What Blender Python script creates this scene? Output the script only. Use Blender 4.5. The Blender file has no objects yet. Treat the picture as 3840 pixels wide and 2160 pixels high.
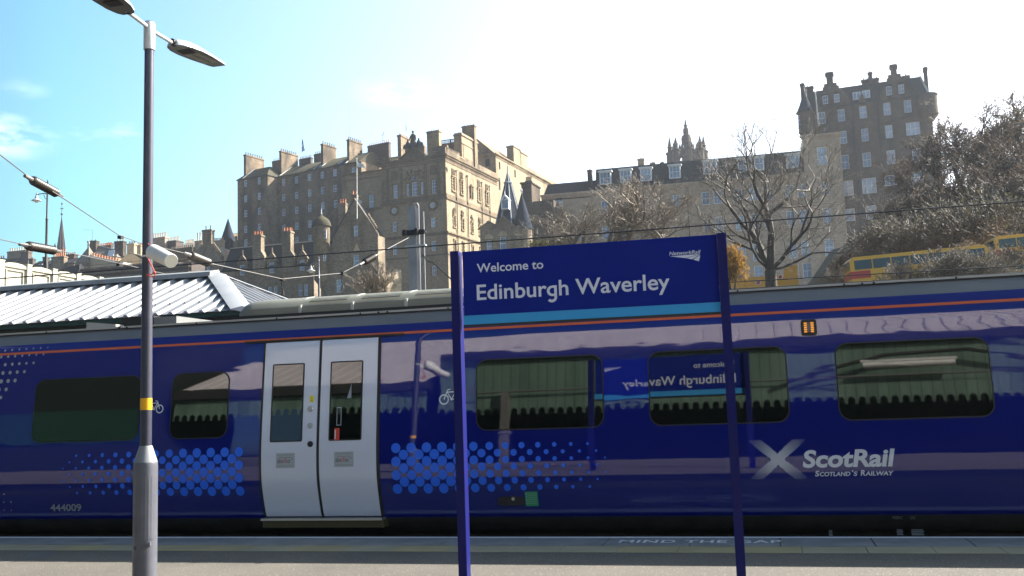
import bpy, bmesh, math, random
import numpy as np
from mathutils import Vector, Matrix
R = math.radians
SC = bpy.context.scene
COL = SC.collection

# ------------------------------------------------------------------ camera
# S = pixel of the 3840x2160 photograph; P() turns one into a point at a known distance
F = 3727.0
_X = np.array([14651, 935, 3727.0]); _X /= np.linalg.norm(_X)
_Z = np.array([-.0342 * 32005, 32005, -3727.0]); _Z -= _X * (_Z @ _X); _Z /= np.linalg.norm(_Z)
_Y = np.cross(_Z, _X)
CR = np.stack([_X, _Y, _Z])
CP = np.array([0.0, 0.0, 1.5])
cam = bpy.data.cameras.new('camera')
cam.sensor_width = 36.0
cam.lens = 36.0 * F / 3840.0
cam.clip_start = 0.05
cam.clip_end = 3000
cam_o = bpy.data.objects.new('camera', cam)
COL.objects.link(cam_o)
mw = Matrix([list(CR[0]) + [0], list(CR[1]) + [0], list(CR[2]) + [1.5], [0, 0, 0, 1]])
cam_o.matrix_world = mw
SC.camera = cam_o

# ------------------------------------------------------------------ sky, sun, exposure
SUN_EL, SUN_AZ = 37.0, 51.0          # azimuth from +Y towards +X
world = bpy.data.worlds.new('World')
SC.world = world
world.use_nodes = True
nt = world.node_tree
for n in list(nt.nodes): nt.nodes.remove(n)
def wn(t, **k):
    n = nt.nodes.new(t)
    for a, b in k.items(): setattr(n, a, b)
    return n
out = wn('ShaderNodeOutputWorld')
bg = wn('ShaderNodeBackground')
sky = wn('ShaderNodeTexSky', sky_type='NISHITA', sun_disc=False)
sky.sun_elevation = R(SUN_EL); sky.sun_rotation = R(SUN_AZ)
sky.air_density = 1.0; sky.dust_density = 3.0; sky.ozone_density = 1.0; sky.altitude = 50
tc = wn('ShaderNodeTexCoord')
mp = wn('ShaderNodeMapping'); mp.inputs['Scale'].default_value = (1.0, 1.0, 3.2)
nz = wn('ShaderNodeTexNoise'); nz.inputs['Scale'].default_value = 2.6; nz.inputs['Detail'].default_value = 7; nz.inputs['Roughness'].default_value = .62
rp = wn('ShaderNodeValToRGB'); rp.color_ramp.elements[0].position = .66; rp.color_ramp.elements[1].position = .86
rp.color_ramp.elements[1].color = (.35, .35, .35, 1)
mx = wn('ShaderNodeMix', data_type='RGBA'); mx.inputs['B'].default_value = (22.0, 22.0, 22.0, 1)
nt.links.new(tc.outputs['Generated'], mp.inputs['Vector'])
nt.links.new(mp.outputs['Vector'], nz.inputs['Vector'])
nt.links.new(nz.outputs['Fac'], rp.inputs['Fac'])
# two small fair-weather clouds: one low on the left, one faint over the rooftops
acc = None
for cx_, cy_, rad_, amp_ in ((5, 505, 3.4, .42), (90, 330, 1.6, .10), (1480, 345, 3.0, .16)):
    c_ = np.array([cx_ - 1920.0, -(cy_ - 1080.0), -F]); d_ = CR @ c_; d_ /= np.linalg.norm(d_)
    q_ = wn('ShaderNodeVectorMath', operation='SUBTRACT'); q_.inputs[1].default_value = tuple(d_); nt.links.new(tc.outputs['Generated'], q_.inputs[0])
    sx_ = wn('ShaderNodeVectorMath', operation='MULTIPLY'); sx_.inputs[1].default_value = (1, 1, 2.3); nt.links.new(q_.outputs['Vector'], sx_.inputs[0])
    ln_ = wn('ShaderNodeVectorMath', operation='LENGTH'); nt.links.new(sx_.outputs['Vector'], ln_.inputs[0])
    mr_ = wn('ShaderNodeMapRange', interpolation_type='SMOOTHSTEP'); mr_.inputs['From Min'].default_value = 0; mr_.inputs['From Max'].default_value = R(rad_); mr_.inputs['To Min'].default_value = amp_; mr_.inputs['To Max'].default_value = 0
    nt.links.new(ln_.outputs['Value'], mr_.inputs['Value'])
    if acc is None: acc = mr_.outputs['Result']
    else:
        ad_ = wn('ShaderNodeMath', operation='MAXIMUM'); nt.links.new(acc, ad_.inputs[0]); nt.links.new(mr_.outputs['Result'], ad_.inputs[1]); acc = ad_.outputs[0]
nz2 = wn('ShaderNodeTexNoise'); nz2.inputs['Scale'].default_value = 14; nz2.inputs['Detail'].default_value = 8; nz2.inputs['Roughness'].default_value = .6
nt.links.new(mp.outputs['Vector'], nz2.inputs['Vector'])
rp2 = wn('ShaderNodeValToRGB'); rp2.color_ramp.elements[0].position = .42; rp2.color_ramp.elements[1].position = .66
nt.links.new(nz2.outputs['Fac'], rp2.inputs['Fac'])
mc_ = wn('ShaderNodeMath', operation='MULTIPLY'); nt.links.new(rp2.outputs['Color'], mc_.inputs[0]); nt.links.new(acc, mc_.inputs[1])
mm_ = wn('ShaderNodeMath', operation='MAXIMUM'); nt.links.new(mc_.outputs[0], mm_.inputs[0]); nt.links.new(rp.outputs['Color'], mm_.inputs[1])
nt.links.new(mm_.outputs[0], mx.inputs['Factor'])
# added veil brightens the low sunward sky, dims the rest to lower fill
dt = wn('ShaderNodeVectorMath', operation='DOT_PRODUCT'); dt.inputs[1].default_value = (math.sin(R(SUN_AZ)) * .99, math.cos(R(SUN_AZ)) * .99, .139)
nrm = wn('ShaderNodeVectorMath', operation='NORMALIZE')
nt.links.new(tc.outputs['Generated'], nrm.inputs[0]); nt.links.new(nrm.outputs['Vector'], dt.inputs[0])
gr = wn('ShaderNodeMapRange', interpolation_type='SMOOTHSTEP'); gr.inputs['From Min'].default_value = -.36; gr.inputs['From Max'].default_value = .56; gr.inputs['To Min'].default_value = 0; gr.inputs['To Max'].default_value = 1
nt.links.new(dt.outputs['Value'], gr.inputs['Value'])
tint = wn('ShaderNodeValToRGB'); e = tint.color_ramp.elements
e[0].position = 0.0; e[0].color = (.38, .52, .68, 1); e[1].position = 1.0; e[1].color = (2.4, 2.3, 2.2, 1)
m_ = e.new(.40); m_.color = (1.12, 1.85, 1.78, 1)
sepz = wn('ShaderNodeSeparateXYZ'); nt.links.new(nrm.outputs['Vector'], sepz.inputs[0])
el = wn('ShaderNodeMapRange', interpolation_type='SMOOTHSTEP'); el.inputs['From Min'].default_value = .46; el.inputs['From Max'].default_value = .72; el.inputs['To Min'].default_value = 1; el.inputs['To Max'].default_value = .08
nt.links.new(sepz.outputs[2], el.inputs['Value'])
ml = wn('ShaderNodeMath', operation='MULTIPLY'); nt.links.new(gr.outputs['Result'], ml.inputs[0]); nt.links.new(el.outputs['Result'], ml.inputs[1])
nt.links.new(ml.outputs[0], tint.inputs['Fac'])
sky_gain = wn('ShaderNodeMix', data_type='RGBA', blend_type='MULTIPLY'); sky_gain.inputs['Factor'].default_value = 1.0
nt.links.new(sky.outputs['Color'], sky_gain.inputs['A']); nt.links.new(tint.outputs['Color'], sky_gain.inputs['B'])
nt.links.new(sky_gain.outputs['Result'], mx.inputs['A'])
nt.links.new(mx.outputs['Result'], bg.inputs['Color'])
bg.inputs['Strength'].default_value = 0.055
nt.links.new(bg.outputs['Background'], out.inputs['Surface'])
sl = bpy.data.lights.new('sun', 'SUN')
sl.energy = 5.0; sl.angle = R(.5); sl.color = (1.0, .945, .86)
so = bpy.data.objects.new('sun', sl); COL.objects.link(so)
SDIR = Vector((math.sin(R(SUN_AZ)) * math.cos(R(SUN_EL)), math.cos(R(SUN_AZ)) * math.cos(R(SUN_EL)), math.sin(R(SUN_EL))))
so.rotation_euler = SDIR.to_track_quat('Z', 'Y').to_euler()
so.location = (0, 0, 60)
vs = SC.view_settings
vs.view_transform = 'Standard'; vs.look = 'None'; vs.gamma = 1.0; vs.use_curve_mapping = False
vs.exposure = 1.7
SC.cycles.use_denoising = True
SC.cycles.max_bounces = 6
SC.cycles.glossy_bounces = 3
SC.cycles.transparent_max_bounces = 6
SC.cycles.sample_clamp_indirect = 6

# ------------------------------------------------------------------ pixel helpers
def ray(x, y): return CR @ np.array([x - 1920.0, -(y - 1080.0), -F])
def P(x, y, Y=None, X=None, Z=None):
    d = ray(x, y)
    t = (Y - CP[1]) / d[1] if Y is not None else ((X - CP[0]) / d[0] if X is not None else (Z - CP[2]) / d[2])
    return CP + d * t
def T(x0, y0, k): return lambda x, y: (x0 + x / k, y0 + y / k)

# ------------------------------------------------------------------ materials
MT = {}
def newmat(name):
    m = bpy.data.materials.new(name); m.use_nodes = True
    b = m.node_tree.nodes['Principled BSDF']
    MT[name] = m
    return m, m.node_tree, b
def mat(name, c, rough=.6, metal=0.0, spec=.5, coat=0.0, ior=None, emit=None, es=0):
    m, t, b = newmat(name)
    b.inputs['Base Color'].default_value = (*c, 1); b.inputs['Roughness'].default_value = rough
    b.inputs['Metallic'].default_value = metal; b.inputs['Specular IOR Level'].default_value = spec
    if coat: b.inputs['Coat Weight'].default_value = coat; b.inputs['Coat Roughness'].default_value = .02
    if ior: b.inputs['IOR'].default_value = ior
    if emit: b.inputs['Emission Color'].default_value = (*emit, 1); b.inputs['Emission Strength'].default_value = es
    return m
def N(t, kind, **k):
    n = t.nodes.new(kind)
    for a, v in k.items():
        if a.startswith('i_'): n.inputs[a[2:].replace('_', ' ')].default_value = v
        else: setattr(n, a, v)
    return n
def mixrgb(t, a, b, fac, mode='MIX'):
    n = t.nodes.new('ShaderNodeMix'); n.data_type = 'RGBA'; n.blend_type = mode
    for s, v in (('A', a), ('B', b)):
        if hasattr(v, 'is_output'): t.links.new(v, n.inputs[s])
        else: n.inputs[s].default_value = (*v, 1)
    if hasattr(fac, 'is_output'): t.links.new(fac, n.inputs['Factor'])
    else: n.inputs['Factor'].default_value = fac
    return n.outputs['Result']
def noise(t, vec, scale, detail=4, rough=.6):
    n = N(t, 'ShaderNodeTexNoise'); n.inputs['Scale'].default_value = scale; n.inputs['Detail'].default_value = detail
    n.inputs['Roughness'].default_value = rough
    t.links.new(vec, n.inputs['Vector']); return n.outputs['Fac']
def ramp(t, fac, p0, p1, c0=(0, 0, 0), c1=(1, 1, 1)):
    n = N(t, 'ShaderNodeValToRGB'); e = n.color_ramp.elements
    e[0].position = p0; e[1].position = p1; e[0].color = (*c0, 1); e[1].color = (*c1, 1)
    t.links.new(fac, n.inputs['Fac']); return n.outputs['Color']
def objvec(t, scale=(1, 1, 1)):
    c = N(t, 'ShaderNodeTexCoord'); m = N(t, 'ShaderNodeMapping'); m.inputs['Scale'].default_value = scale
    t.links.new(c.outputs['Object'], m.inputs['Vector']); return m.outputs['Vector']
def bump(t, b, h, strength, dist=.05):
    n = N(t, 'ShaderNodeBump'); n.inputs['Strength'].default_value = strength; n.inputs['Distance'].default_value = dist
    t.links.new(h, n.inputs['Height']); t.links.new(n.outputs['Normal'], b.inputs['Normal'])
def noisy(name, c1, c2, scale=1.0, rough=.8, bstr=.2, sc=(1, 1, 1), metal=0, p=(.35, .65), bd=.02, detail=5):
    m, t, b = newmat(name)
    v = objvec(t, sc); f = noise(t, v, scale, detail)
    t.links.new(ramp(t, f, p[0], p[1], c1, c2), b.inputs['Base Color'])
    b.inputs['Roughness'].default_value = rough; b.inputs['Metallic'].default_value = metal
    if bstr: bump(t, b, noise(t, v, scale * 6, 4), bstr, bd)
    return m
def stone(name, c1, c2, mortar, soot, bw=.95, bh=.36, sootp=(.42, .68), sootamt=.75, bstr=.6):
    """coursed ashlar or rubble with weathering that belongs to the wall"""
    m, t, b = newmat(name)
    c = N(t, 'ShaderNodeTexCoord'); s = N(t, 'ShaderNodeSeparateXYZ'); t.links.new(c.outputs['Object'], s.inputs[0])
    a = N(t, 'ShaderNodeMath', operation='ADD'); t.links.new(s.outputs[0], a.inputs[0]); t.links.new(s.outputs[1], a.inputs[1])
    k = N(t, 'ShaderNodeCombineXYZ'); t.links.new(a.outputs[0], k.inputs[0]); t.links.new(s.outputs[2], k.inputs[1])
    br = N(t, 'ShaderNodeTexBrick'); t.links.new(k.outputs[0], br.inputs['Vector'])
    br.inputs['Color1'].default_value = (*c1, 1); br.inputs['Color2'].default_value = (*c2, 1); br.inputs['Mortar'].default_value = (*mortar, 1)
    br.inputs['Scale'].default_value = 1.0; br.inputs['Brick Width'].default_value = bw; br.inputs['Row Height'].default_value = bh
    br.inputs['Mortar Size'].default_value = .018; br.inputs['Bias'].default_value = -.15
    v2 = objvec(t, (1, 1, .45))
    f1 = noise(t, v2, .17, 6, .65); f2 = noise(t, c.outputs['Object'], 1.3, 5, .7)
    col = mixrgb(t, br.outputs['Color'], soot, mixrgb(t, (0, 0, 0), (sootamt,) * 3, ramp(t, f1, *sootp)))
    col = mixrgb(t, col, (.5, .5, .5), .55, 'MULTIPLY') if False else mixrgb(t, col, ramp(t, f2, .25, .75, (.62, .62, .62), (1.25, 1.2, 1.12)), .8, 'MULTIPLY')
    t.links.new(col, b.inputs['Base Color']); b.inputs['Roughness'].default_value = .92; b.inputs['Specular IOR Level'].default_value = .2
    h = mixrgb(t, br.outputs['Fac'], f2, .5)
    bump(t, b, h, bstr, -.05)
    return m

# ------------------------------------------------------------------ objects
BASE = {}
def matrix_of(o):
    while o.parent: o = o.parent
    return BASE.get(o.name, Matrix())
def thing(name, label, cat, loc=(0, 0, 0), rz=0.0, group=None):
    o = bpy.data.objects.new(name, None); COL.objects.link(o)
    o.empty_display_size = .2
    o.location = loc; o.rotation_euler = (0, 0, rz)
    o['label'] = label; o['category'] = cat
    if group: o['group'] = group
    BASE[o.name] = Matrix.Translation(Vector([float(c) for c in loc])) @ Matrix.Rotation(rz, 4, 'Z')
    return o
def tag(o, label, cat, group=None, kind=None):
    o['label'] = label; o['category'] = cat
    if group: o['group'] = group
    if kind: o['kind'] = kind
    return o
def structure(o, label, cat): return tag(o, label, cat, None, 'structure')

class MB:
    """collects faces, then builds ONE mesh object"""
    def __init__(s, world=True): s.bm = bmesh.new(); s.world = world; s.mi = 0
    def face(s, pts):
        vs_ = [s.bm.verts.new(tuple(float(c) for c in p)) for p in pts]
        f = s.bm.faces.new(vs_); f.material_index = s.mi; return f
    def box(s, x0, x1, y0, y1, z0, z1):
        p = [(x, y, z) for z in (z0, z1) for y in (y0, y1) for x in (x0, x1)]
        v = [s.bm.verts.new(tuple(float(c) for c in q)) for q in p]
        for q in ((0, 2, 3, 1), (4, 5, 7, 6), (0, 1, 5, 4), (2, 6, 7, 3), (0, 4, 6, 2), (1, 3, 7, 5)):
            f = s.bm.faces.new([v[i] for i in q]); f.material_index = s.mi
    def solid(s, bottom, top):
        """prism between two polygons of equal length"""
        a = [s.bm.verts.new(tuple(float(c) for c in q)) for q in bottom]; b = [s.bm.verts.new(tuple(float(c) for c in q)) for q in top]
        n = len(a); fs = []
        fs.append(s.bm.faces.new(a[::-1])); fs.append(s.bm.faces.new(b))
        for i in range(n): fs.append(s.bm.faces.new([a[i], a[(i + 1) % n], b[(i + 1) % n], b[i]]))
        for f in fs: f.material_index = s.mi
    def prism(s, poly, v0, v1):
        """poly in (u, z), extruded along local y from v0 to v1"""
        s.solid([(u, v0, z) for u, z in poly], [(u, v1, z) for u, z in poly])
    def prismx(s, poly, x0, x1):
        s.solid([(x0, v, z) for v, z in poly], [(x1, v, z) for v, z in poly])
    def tube(s, p0, p1, r0, r1=None, n=10, caps=True):
        r1 = r0 if r1 is None else r1
        p0 = Vector([float(c) for c in p0]); p1 = Vector([float(c) for c in p1]); d = (p1 - p0)
        if d.length < 1e-6: return
        d.normalize()
        a = d.orthogonal().normalized(); b = d.cross(a)
        A = [s.bm.verts.new(p0 + (a * math.cos(q) + b * math.sin(q)) * r0) for q in [2 * math.pi * i / n for i in range(n)]]
        B = [s.bm.verts.new(p1 + (a * math.cos(q) + b * math.sin(q)) * r1) for q in [2 * math.pi * i / n for i in range(n)]]
        fs = [s.bm.faces.new([A[i], A[(i + 1) % n], B[(i + 1) % n], B[i]]) for i in range(n)]
        for f in fs: f.smooth = n > 6
        if caps: fs += [s.bm.faces.new(A[::-1]), s.bm.faces.new(B)]
        for f in fs: f.material_index = s.mi
    def path(s, pts, r, n=8):
        for a, b in zip(pts, pts[1:]): s.tube(a, b, r, r, n)
    def lathe(s, c, prof, n=16, axis=None, smooth=True, ph=0.0, caps=True):
        """prof: list of (radius, height) round axis from c"""
        c = Vector([float(q) for q in c]); d = Vector(axis).normalized() if axis is not None else Vector((0, 0, 1))
        if abs(d.z) > .999: a = Vector((1, 0, 0))
        else: a = d.orthogonal().normalized()
        b = d.cross(a); rings = []
        for r, h in prof:
            if r < 1e-5: rings.append([s.bm.verts.new(c + d * h)])
            else: rings.append([s.bm.verts.new(c + d * h + (a * math.cos(ph + 2 * math.pi * i / n) + b * math.sin(ph + 2 * math.pi * i / n)) * r) for i in range(n)])
        for A, B in zip(rings, rings[1:]):
            for i in range(n):
                j = (i + 1) % n
                if len(A) == 1 and len(B) == 1: continue
                if len(A) == 1: q = [A[0], B[j], B[i]]
                elif len(B) == 1: q = [A[i], A[j], B[0]]
                else: q = [A[i], A[j], B[j], B[i]]
                f = s.bm.faces.new(q); f.smooth = smooth; f.material_index = s.mi
        for ring, rev in ((rings[0], True), (rings[-1], False)):
            if caps and len(ring) > 1:
                f = s.bm.faces.new(ring[::-1] if rev else ring); f.material_index = s.mi
    def bevel(s, w=.01, seg=2):
        es = [e for e in s.bm.edges if len(e.link_faces) == 2 and e.calc_face_angle(0) > .6]
        bmesh.ops.bevel(s.bm, geom=es, offset=w, segments=seg, affect='EDGES', profile=.6)
    def build_each(s, name, mats, parent=None, join=None):
        """every separate piece becomes a part of its own"""
        seen = set(); isl = []
        for f in s.bm.faces:
            if f in seen: continue
            st = [f]; seen.add(f); g = []
            while st:
                q = st.pop(); g.append(q)
                for v in q.verts:
                    for h in v.link_faces:
                        if h not in seen: seen.add(h); st.append(h)
            isl.append(g)
        out_ = []
        for g in isl:
            m = MB(s.world); mp = {}
            for f in g:
                for v in f.verts:
                    if v not in mp: mp[v] = m.bm.verts.new(v.co)
                n = m.bm.faces.new([mp[v] for v in f.verts]); n.material_index = f.material_index; n.smooth = f.smooth
            out_.append(m.build(name, mats, parent))
        s.bm.free(); return out_
    def build(s, name, mats, parent=None, smooth=None, label=None, recalc=True):
        me = bpy.data.meshes.new(name)
        if s.world and parent is not None: s.bm.transform(matrix_of(parent).inverted())
        if recalc: bmesh.ops.recalc_face_normals(s.bm, faces=s.bm.faces[:])
        if smooth is not None:
            for f in s.bm.faces: f.smooth = smooth
        s.bm.to_mesh(me); s.bm.free()
        if smooth is None: me.set_sharp_from_angle(angle=R(38))
        for m in (mats if isinstance(mats, (list, tuple)) else [mats]): me.materials.append(m)
        o = bpy.data.objects.new(name, me); COL.objects.link(o)
        if parent is not None: o.parent = parent
        if label: o['label'] = label
        return o
def place(me, name, parent, loc, rot=None, scale=None):
    o = bpy.data.objects.new(name, me); COL.objects.link(o); o.parent = parent; o.location = loc
    if rot: o.rotation_euler = rot
    if scale: o.scale = scale
    return o
def copy_tree(o, parent=None):
    c = o.copy(); COL.objects.link(c)
    if parent is not None: c.parent = parent
    for ch in list(o.children): copy_tree(ch, c)
    return c

# ------------------------------------------------------------------ lettering (outline text turned into flat faces)
_cap = {}
def text_mesh(body, shear=0.0, offset=0.0, spacing=1.0):
    cu = bpy.data.curves.new('lettering', 'FONT'); cu.body = body; cu.size = 1.0; cu.shear = shear; cu.offset = offset
    cu.space_character = spacing; cu.resolution_u = 4; cu.fill_mode = 'FRONT'
    ob = bpy.data.objects.new('lettering', cu); COL.objects.link(ob)
    dg = bpy.context.evaluated_depsgraph_get()
    me = bpy.data.meshes.new_from_object(ob.evaluated_get(dg))
    vsx = [(v.co.x, v.co.y) for v in me.vertices]; fs = [tuple(p.vertices) for p in me.polygons]
    bpy.data.objects.remove(ob); bpy.data.curves.remove(cu); bpy.data.meshes.remove(me)
    return vsx, fs
def fit_text(body, x0, x1, zb, cap, shear=0.0, offset=0.0, spacing=1.0, ref='E'):
    """text whose box runs x0..x1 with its baseline on zb and capitals cap high"""
    v, f = text_mesh(body, shear, offset, spacing)
    key = (ref, offset)
    if key not in _cap:
        r, _ = text_mesh(ref, 0, offset); _cap[key] = (min(q[1] for q in r), max(q[1] for q in r))
    b0, b1 = _cap[key]
    a0 = min(q[0] for q in v); a1 = max(q[0] for q in v)
    return [(x0 + (q[0] - a0) / (a1 - a0) * (x1 - x0), zb + (q[1] - b0) / (b1 - b0) * cap) for q in v], f
class Flat:
    """flat graphics in (x, z), later laid on a plane or a curved side"""
    def __init__(s): s.v = []; s.f = []; s.m = []
    def add(s, vf, mi=0):
        v, f = vf; o = len(s.v); s.v += v; s.f += [tuple(i + o for i in q) for q in f]; s.m += [mi] * len(f)
    def poly(s, pts, mi=0): s.add((list(pts), [tuple(range(len(pts)))]), mi)
    def rect(s, x0, x1, z0, z1, mi=0): s.poly([(x0, z0), (x1, z0), (x1, z1), (x0, z1)], mi)
    def disc(s, x, z, r, n=20, mi=0, rz=None):
        rz = rz or r; s.poly([(x + r * math.cos(2 * math.pi * i / n), z + rz * math.sin(2 * math.pi * i / n)) for i in range(n)], mi)
    def ring(s, x, z, r0, r1, n=24, mi=0):
        for i in range(n):
            a, b = 2 * math.pi * i / n, 2 * math.pi * (i + 1) / n
            s.poly([(x + r0 * math.cos(a), z + r0 * math.sin(a)), (x + r1 * math.cos(a), z + r1 * math.sin(a)), (x + r1 * math.cos(b), z + r1 * math.sin(b)), (x + r0 * math.cos(b), z + r0 * math.sin(b))], mi)
    def line(s, x0, z0, x1, z1, w, mi=0):
        d = math.hypot(x1 - x0, z1 - z0); nx, nz_ = -(z1 - z0) / d * w / 2, (x1 - x0) / d * w / 2
        s.poly([(x0 - nx, z0 - nz_), (x1 - nx, z1 - nz_), (x1 + nx, z1 + nz_), (x0 + nx, z0 + nz_)], mi)
    def rrect(s, x0, x1, z0, z1, r, n=8, mi=0): s.poly(rrpts(x0, x1, z0, z1, r, n), mi)
    def build(s, name, mats, mapf, parent, cuts=(), smooth=False):
        mb = MB(); bm = mb.bm
        vv = [bm.verts.new((x, 0, z)) for x, z in s.v]
        for q, mi in zip(s.f, s.m):
            try: f = bm.faces.new([vv[i] for i in q]); f.material_index = mi
            except ValueError: pass
        for axis, c in cuts:
            co, no = ((0, 0, c), (0, 0, 1)) if axis == 'z' else ((c, 0, 0), (1, 0, 0))
            bmesh.ops.bisect_plane(bm, geom=bm.verts[:] + bm.edges[:] + bm.faces[:], plane_co=co, plane_no=no, dist=1e-6)
        for v in bm.verts: v.co = Vector([float(c) for c in mapf(v.co.x, v.co.z)])
        return mb.build(name, mats, parent, smooth=smooth, recalc=False)
def rrpts(x0, x1, z0, z1, r, n=8):
    p = []
    for cx, cz, a0 in ((x1 - r, z1 - r, 0), (x0 + r, z1 - r, 90), (x0 + r, z0 + r, 180), (x1 - r, z0 + r, 270)):
        for i in range(n + 1):
            a = R(a0 + 90 * i / n); p.append((cx + r * math.cos(a), cz + r * math.sin(a)))
    return p
# ------------------------------------------------------------------ the materials of the place
def asphalt():
    m, t, b = newmat('asphalt')
    v = objvec(t); f = noise(t, v, 60, 3, .8); g = noise(t, v, 1.1, 5)
    c = mixrgb(t, ramp(t, f, .35, .65, (.075, .068, .058), (.17, .155, .13)), ramp(t, g, .3, .7, (.8, .8, .8), (1.1, 1.08, 1.05)), 1.0, 'MULTIPLY')
    vo = N(t, 'ShaderNodeTexVoronoi'); vo.inputs['Scale'].default_value = 26; t.links.new(v, vo.inputs['Vector'])
    c = mixrgb(t, c, (.40, .39, .36), ramp(t, vo.outputs['Distance'], 0.10, .20, (.75, .75, .75), (0, 0, 0)))
    t.links.new(c, b.inputs['Base Color']); b.inputs['Roughness'].default_value = .85
    bump(t, b, f, .6, .01); return m
asphalt()
noisy('paving', (.21, .21, .205), (.30, .295, .28), 3.0, .85, .25, bd=.006)
noisy('tactile_pale', (.31, .27, .175), (.38, .33, .21), 2.0, .85, .3, bd=.006)
noisy('tactile_buff', (.33, .275, .15), (.41, .335, .17), 2.0, .85, .3, bd=.006)
noisy('patch', (.10, .10, .10), (.13, .13, .125), 3, .85, .1)
noisy('joint', (.05, .05, .05), (.07, .07, .07), 3, .9, 0)
noisy('white_paint_worn', (.72, .73, .75), (.90, .90, .90), 14, .7, 0, p=(.3, .5))
noisy('ballast', (.07, .062, .055), (.20, .18, .16), 16, .95, 1.0, bd=.06)
noisy('soil', (.045, .05, .022), (.10, .085, .05), .6, .95, .5, bd=.2)
noisy('road', (.05, .05, .05), (.075, .073, .07), 2, .9, .2)
noisy('concrete_dark', (.10, .10, .095), (.16, .155, .145), 1.2, .9, .3)
# train
def paint():
    m, t, b = newmat('train_blue')
    b.inputs['Base Color'].default_value = (.002, .0092, .175, 1); b.inputs['Roughness'].default_value = .35; b.inputs['Specular IOR Level'].default_value = 0.0
    b.inputs['Coat Weight'].default_value = 1.0; b.inputs['Coat Roughness'].default_value = .025; b.inputs['Coat IOR'].default_value = 1.78
    v = objvec(t, (.5, 1, 1.6)); f = noise(t, v, 2.3, 2, .5)
    n = N(t, 'ShaderNodeBump'); n.inputs['Strength'].default_value = .048; n.inputs['Distance'].default_value = .03
    t.links.new(f, n.inputs['Height']); t.links.new(n.outputs['Normal'], b.inputs['Coat Normal']); return m
paint()
mat('train_glass', (.004, .006, .005), .02, 0, .5, coat=1.0, ior=1.45)
MT['train_glass'].node_tree.nodes['Principled BSDF'].inputs['Coat IOR'].default_value = 1.5
mat('gasket', (.012, .012, .013), .5)
mat('door_silver', (.66, .69, .78), .32, 0, .5, coat=.6)
mat('orange_stripe', (.62, .12, .025), .4)
mat('dot_blue', (.006, .15, .90), .5, coat=.2)
mat('decal_white', (.72, .74, .78), .45, coat=.5)
mat('decal_grey', (.30, .32, .35), .5)
noisy('roof_grey', (.13, .14, .145), (.18, .185, .18), 1.3, .5, .05, sc=(.4, 1, 1))
noisy('gutter_pale', (.34, .335, .31), (.42, .415, .39), 1.4, .45, 0, sc=(.3, 1, 1))
noisy('unit_olive', (.17, .17, .135), (.23, .23, .185), 1.1, .5, .05)
mat('louvre_dark', (.015, .015, .014), .6)
mat('black', (.012, .012, .013), .6)
mat('black_metal', (.02, .02, .022), .45, .4)
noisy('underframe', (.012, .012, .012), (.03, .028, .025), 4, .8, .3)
mat('sill_brass', (.10, .085, .04), .45, .5)
mat('steel', (.55, .56, .57), .3, .9)
mat('chrome_dark', (.10, .10, .10), .3, .8)
mat('sticker_yellow', (.85, .75, .03), .5)
mat('sticker_red', (.65, .05, .03), .5)
mat('sticker_green', (.03, .33, .13), .5)
mat('notice_grey', (.42, .44, .45), .5)
mat('ink', (.05, .05, .06), .6)
mat('lamp_amber', (.6, .22, .015), .5, emit=(1.0, .36, .03), es=.32)
# sign and posts
noisy('sign_blue', (.0055, .017, .215), (.0075, .022, .25), 1.6, .5, 0)
MT['sign_blue'].node_tree.nodes['Principled BSDF'].inputs['Specular IOR Level'].default_value = .08
mat('post_blue', (.010, .012, .12), .42, 0, .2)
mat('sign_cyan', (.045, .33, .68), .5, 0, .25)
mat('sign_white', (.66, .70, .80), .45, 0, .4)
noisy('post_grey', (.11, .113, .14), (.145, .15, .175), 5, .42, .05, metal=.25)
noisy('shaft_grey', (.045, .048, .072), (.060, .063, .09), 5, .4, .05, metal=.2)
noisy('sleeve_grey', (.42, .43, .44), (.50, .51, .52), 20, .5, .1)
mat('lamp_grey', (.34, .36, .40), .35, .1)
mat('lens_dark', (.10, .095, .08), .4)
mat('lens_grid', (.25, .24, .20), .5)
mat('band_yellow', (.85, .42, .01), .4)
mat('cable_red', (.55, .06, .03), .5)
noisy('plastic_cream', (.68, .67, .62), (.76, .75, .70), 6, .45, 0)
mat('plastic_grey', (.45, .44, .38), .6)
# wires
mat('wire_dark', (.025, .025, .028), .5, .3)
mat('wire_mid', (.11, .105, .10), .5, .3)
mat('wire_pale', (.42, .40, .36), .45, .4)
noisy('insulator_brown', (.014, .010, .007), (.028, .020, .014), 8, .45, 0)
noisy('mast_grey', (.20, .205, .22), (.32, .325, .335), 1.6, .55, .05, metal=.2, sc=(1, 1, .5))
# buildings
noisy('sheet_white', (.22, .23, .245), (.28, .285, .30), .9, .45, 0)
noisy('ridge_grey', (.22, .23, .23), (.30, .31, .30), 1.0, .5, .05)
mat('hut_green', (.015, .055, .038), .5)
mat('hut_dark', (.012, .018, .015), .6)
noisy('cream_iron', (.33, .315, .255), (.38, .365, .30), 2.0, .55, .05)
stone('stone_tenement', (.265, .205, .145), (.37, .29, .205), (.10, .085, .07), (.055, .046, .038), .85, .34, (.40, .64), .85)
stone('stone_buff', (.33, .265, .18), (.40, .325, .225), (.17, .14, .10), (.10, .08, .055), 1.1, .42, (.46, .70), .75)
stone('stone_buff_shade', (.20, .155, .105), (.26, .205, .14), (.12, .095, .07), (.085, .066, .047), 1.1, .42, (.42, .66), .75)  # darker buff stone: relief shade and dirt put into the colour
stone('stone_rustic', (.26, .20, .13), (.33, .255, .165), (.06, .05, .04), (.11, .09, .065), 1.4, .48, (.5, .75), .5, .9)
stone('stone_tan', (.50, .385, .29), (.56, .43, .325), (.30, .22, .155), (.25, .18, .13), 1.2, .45, (.5, .8), .5, .2)
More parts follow.
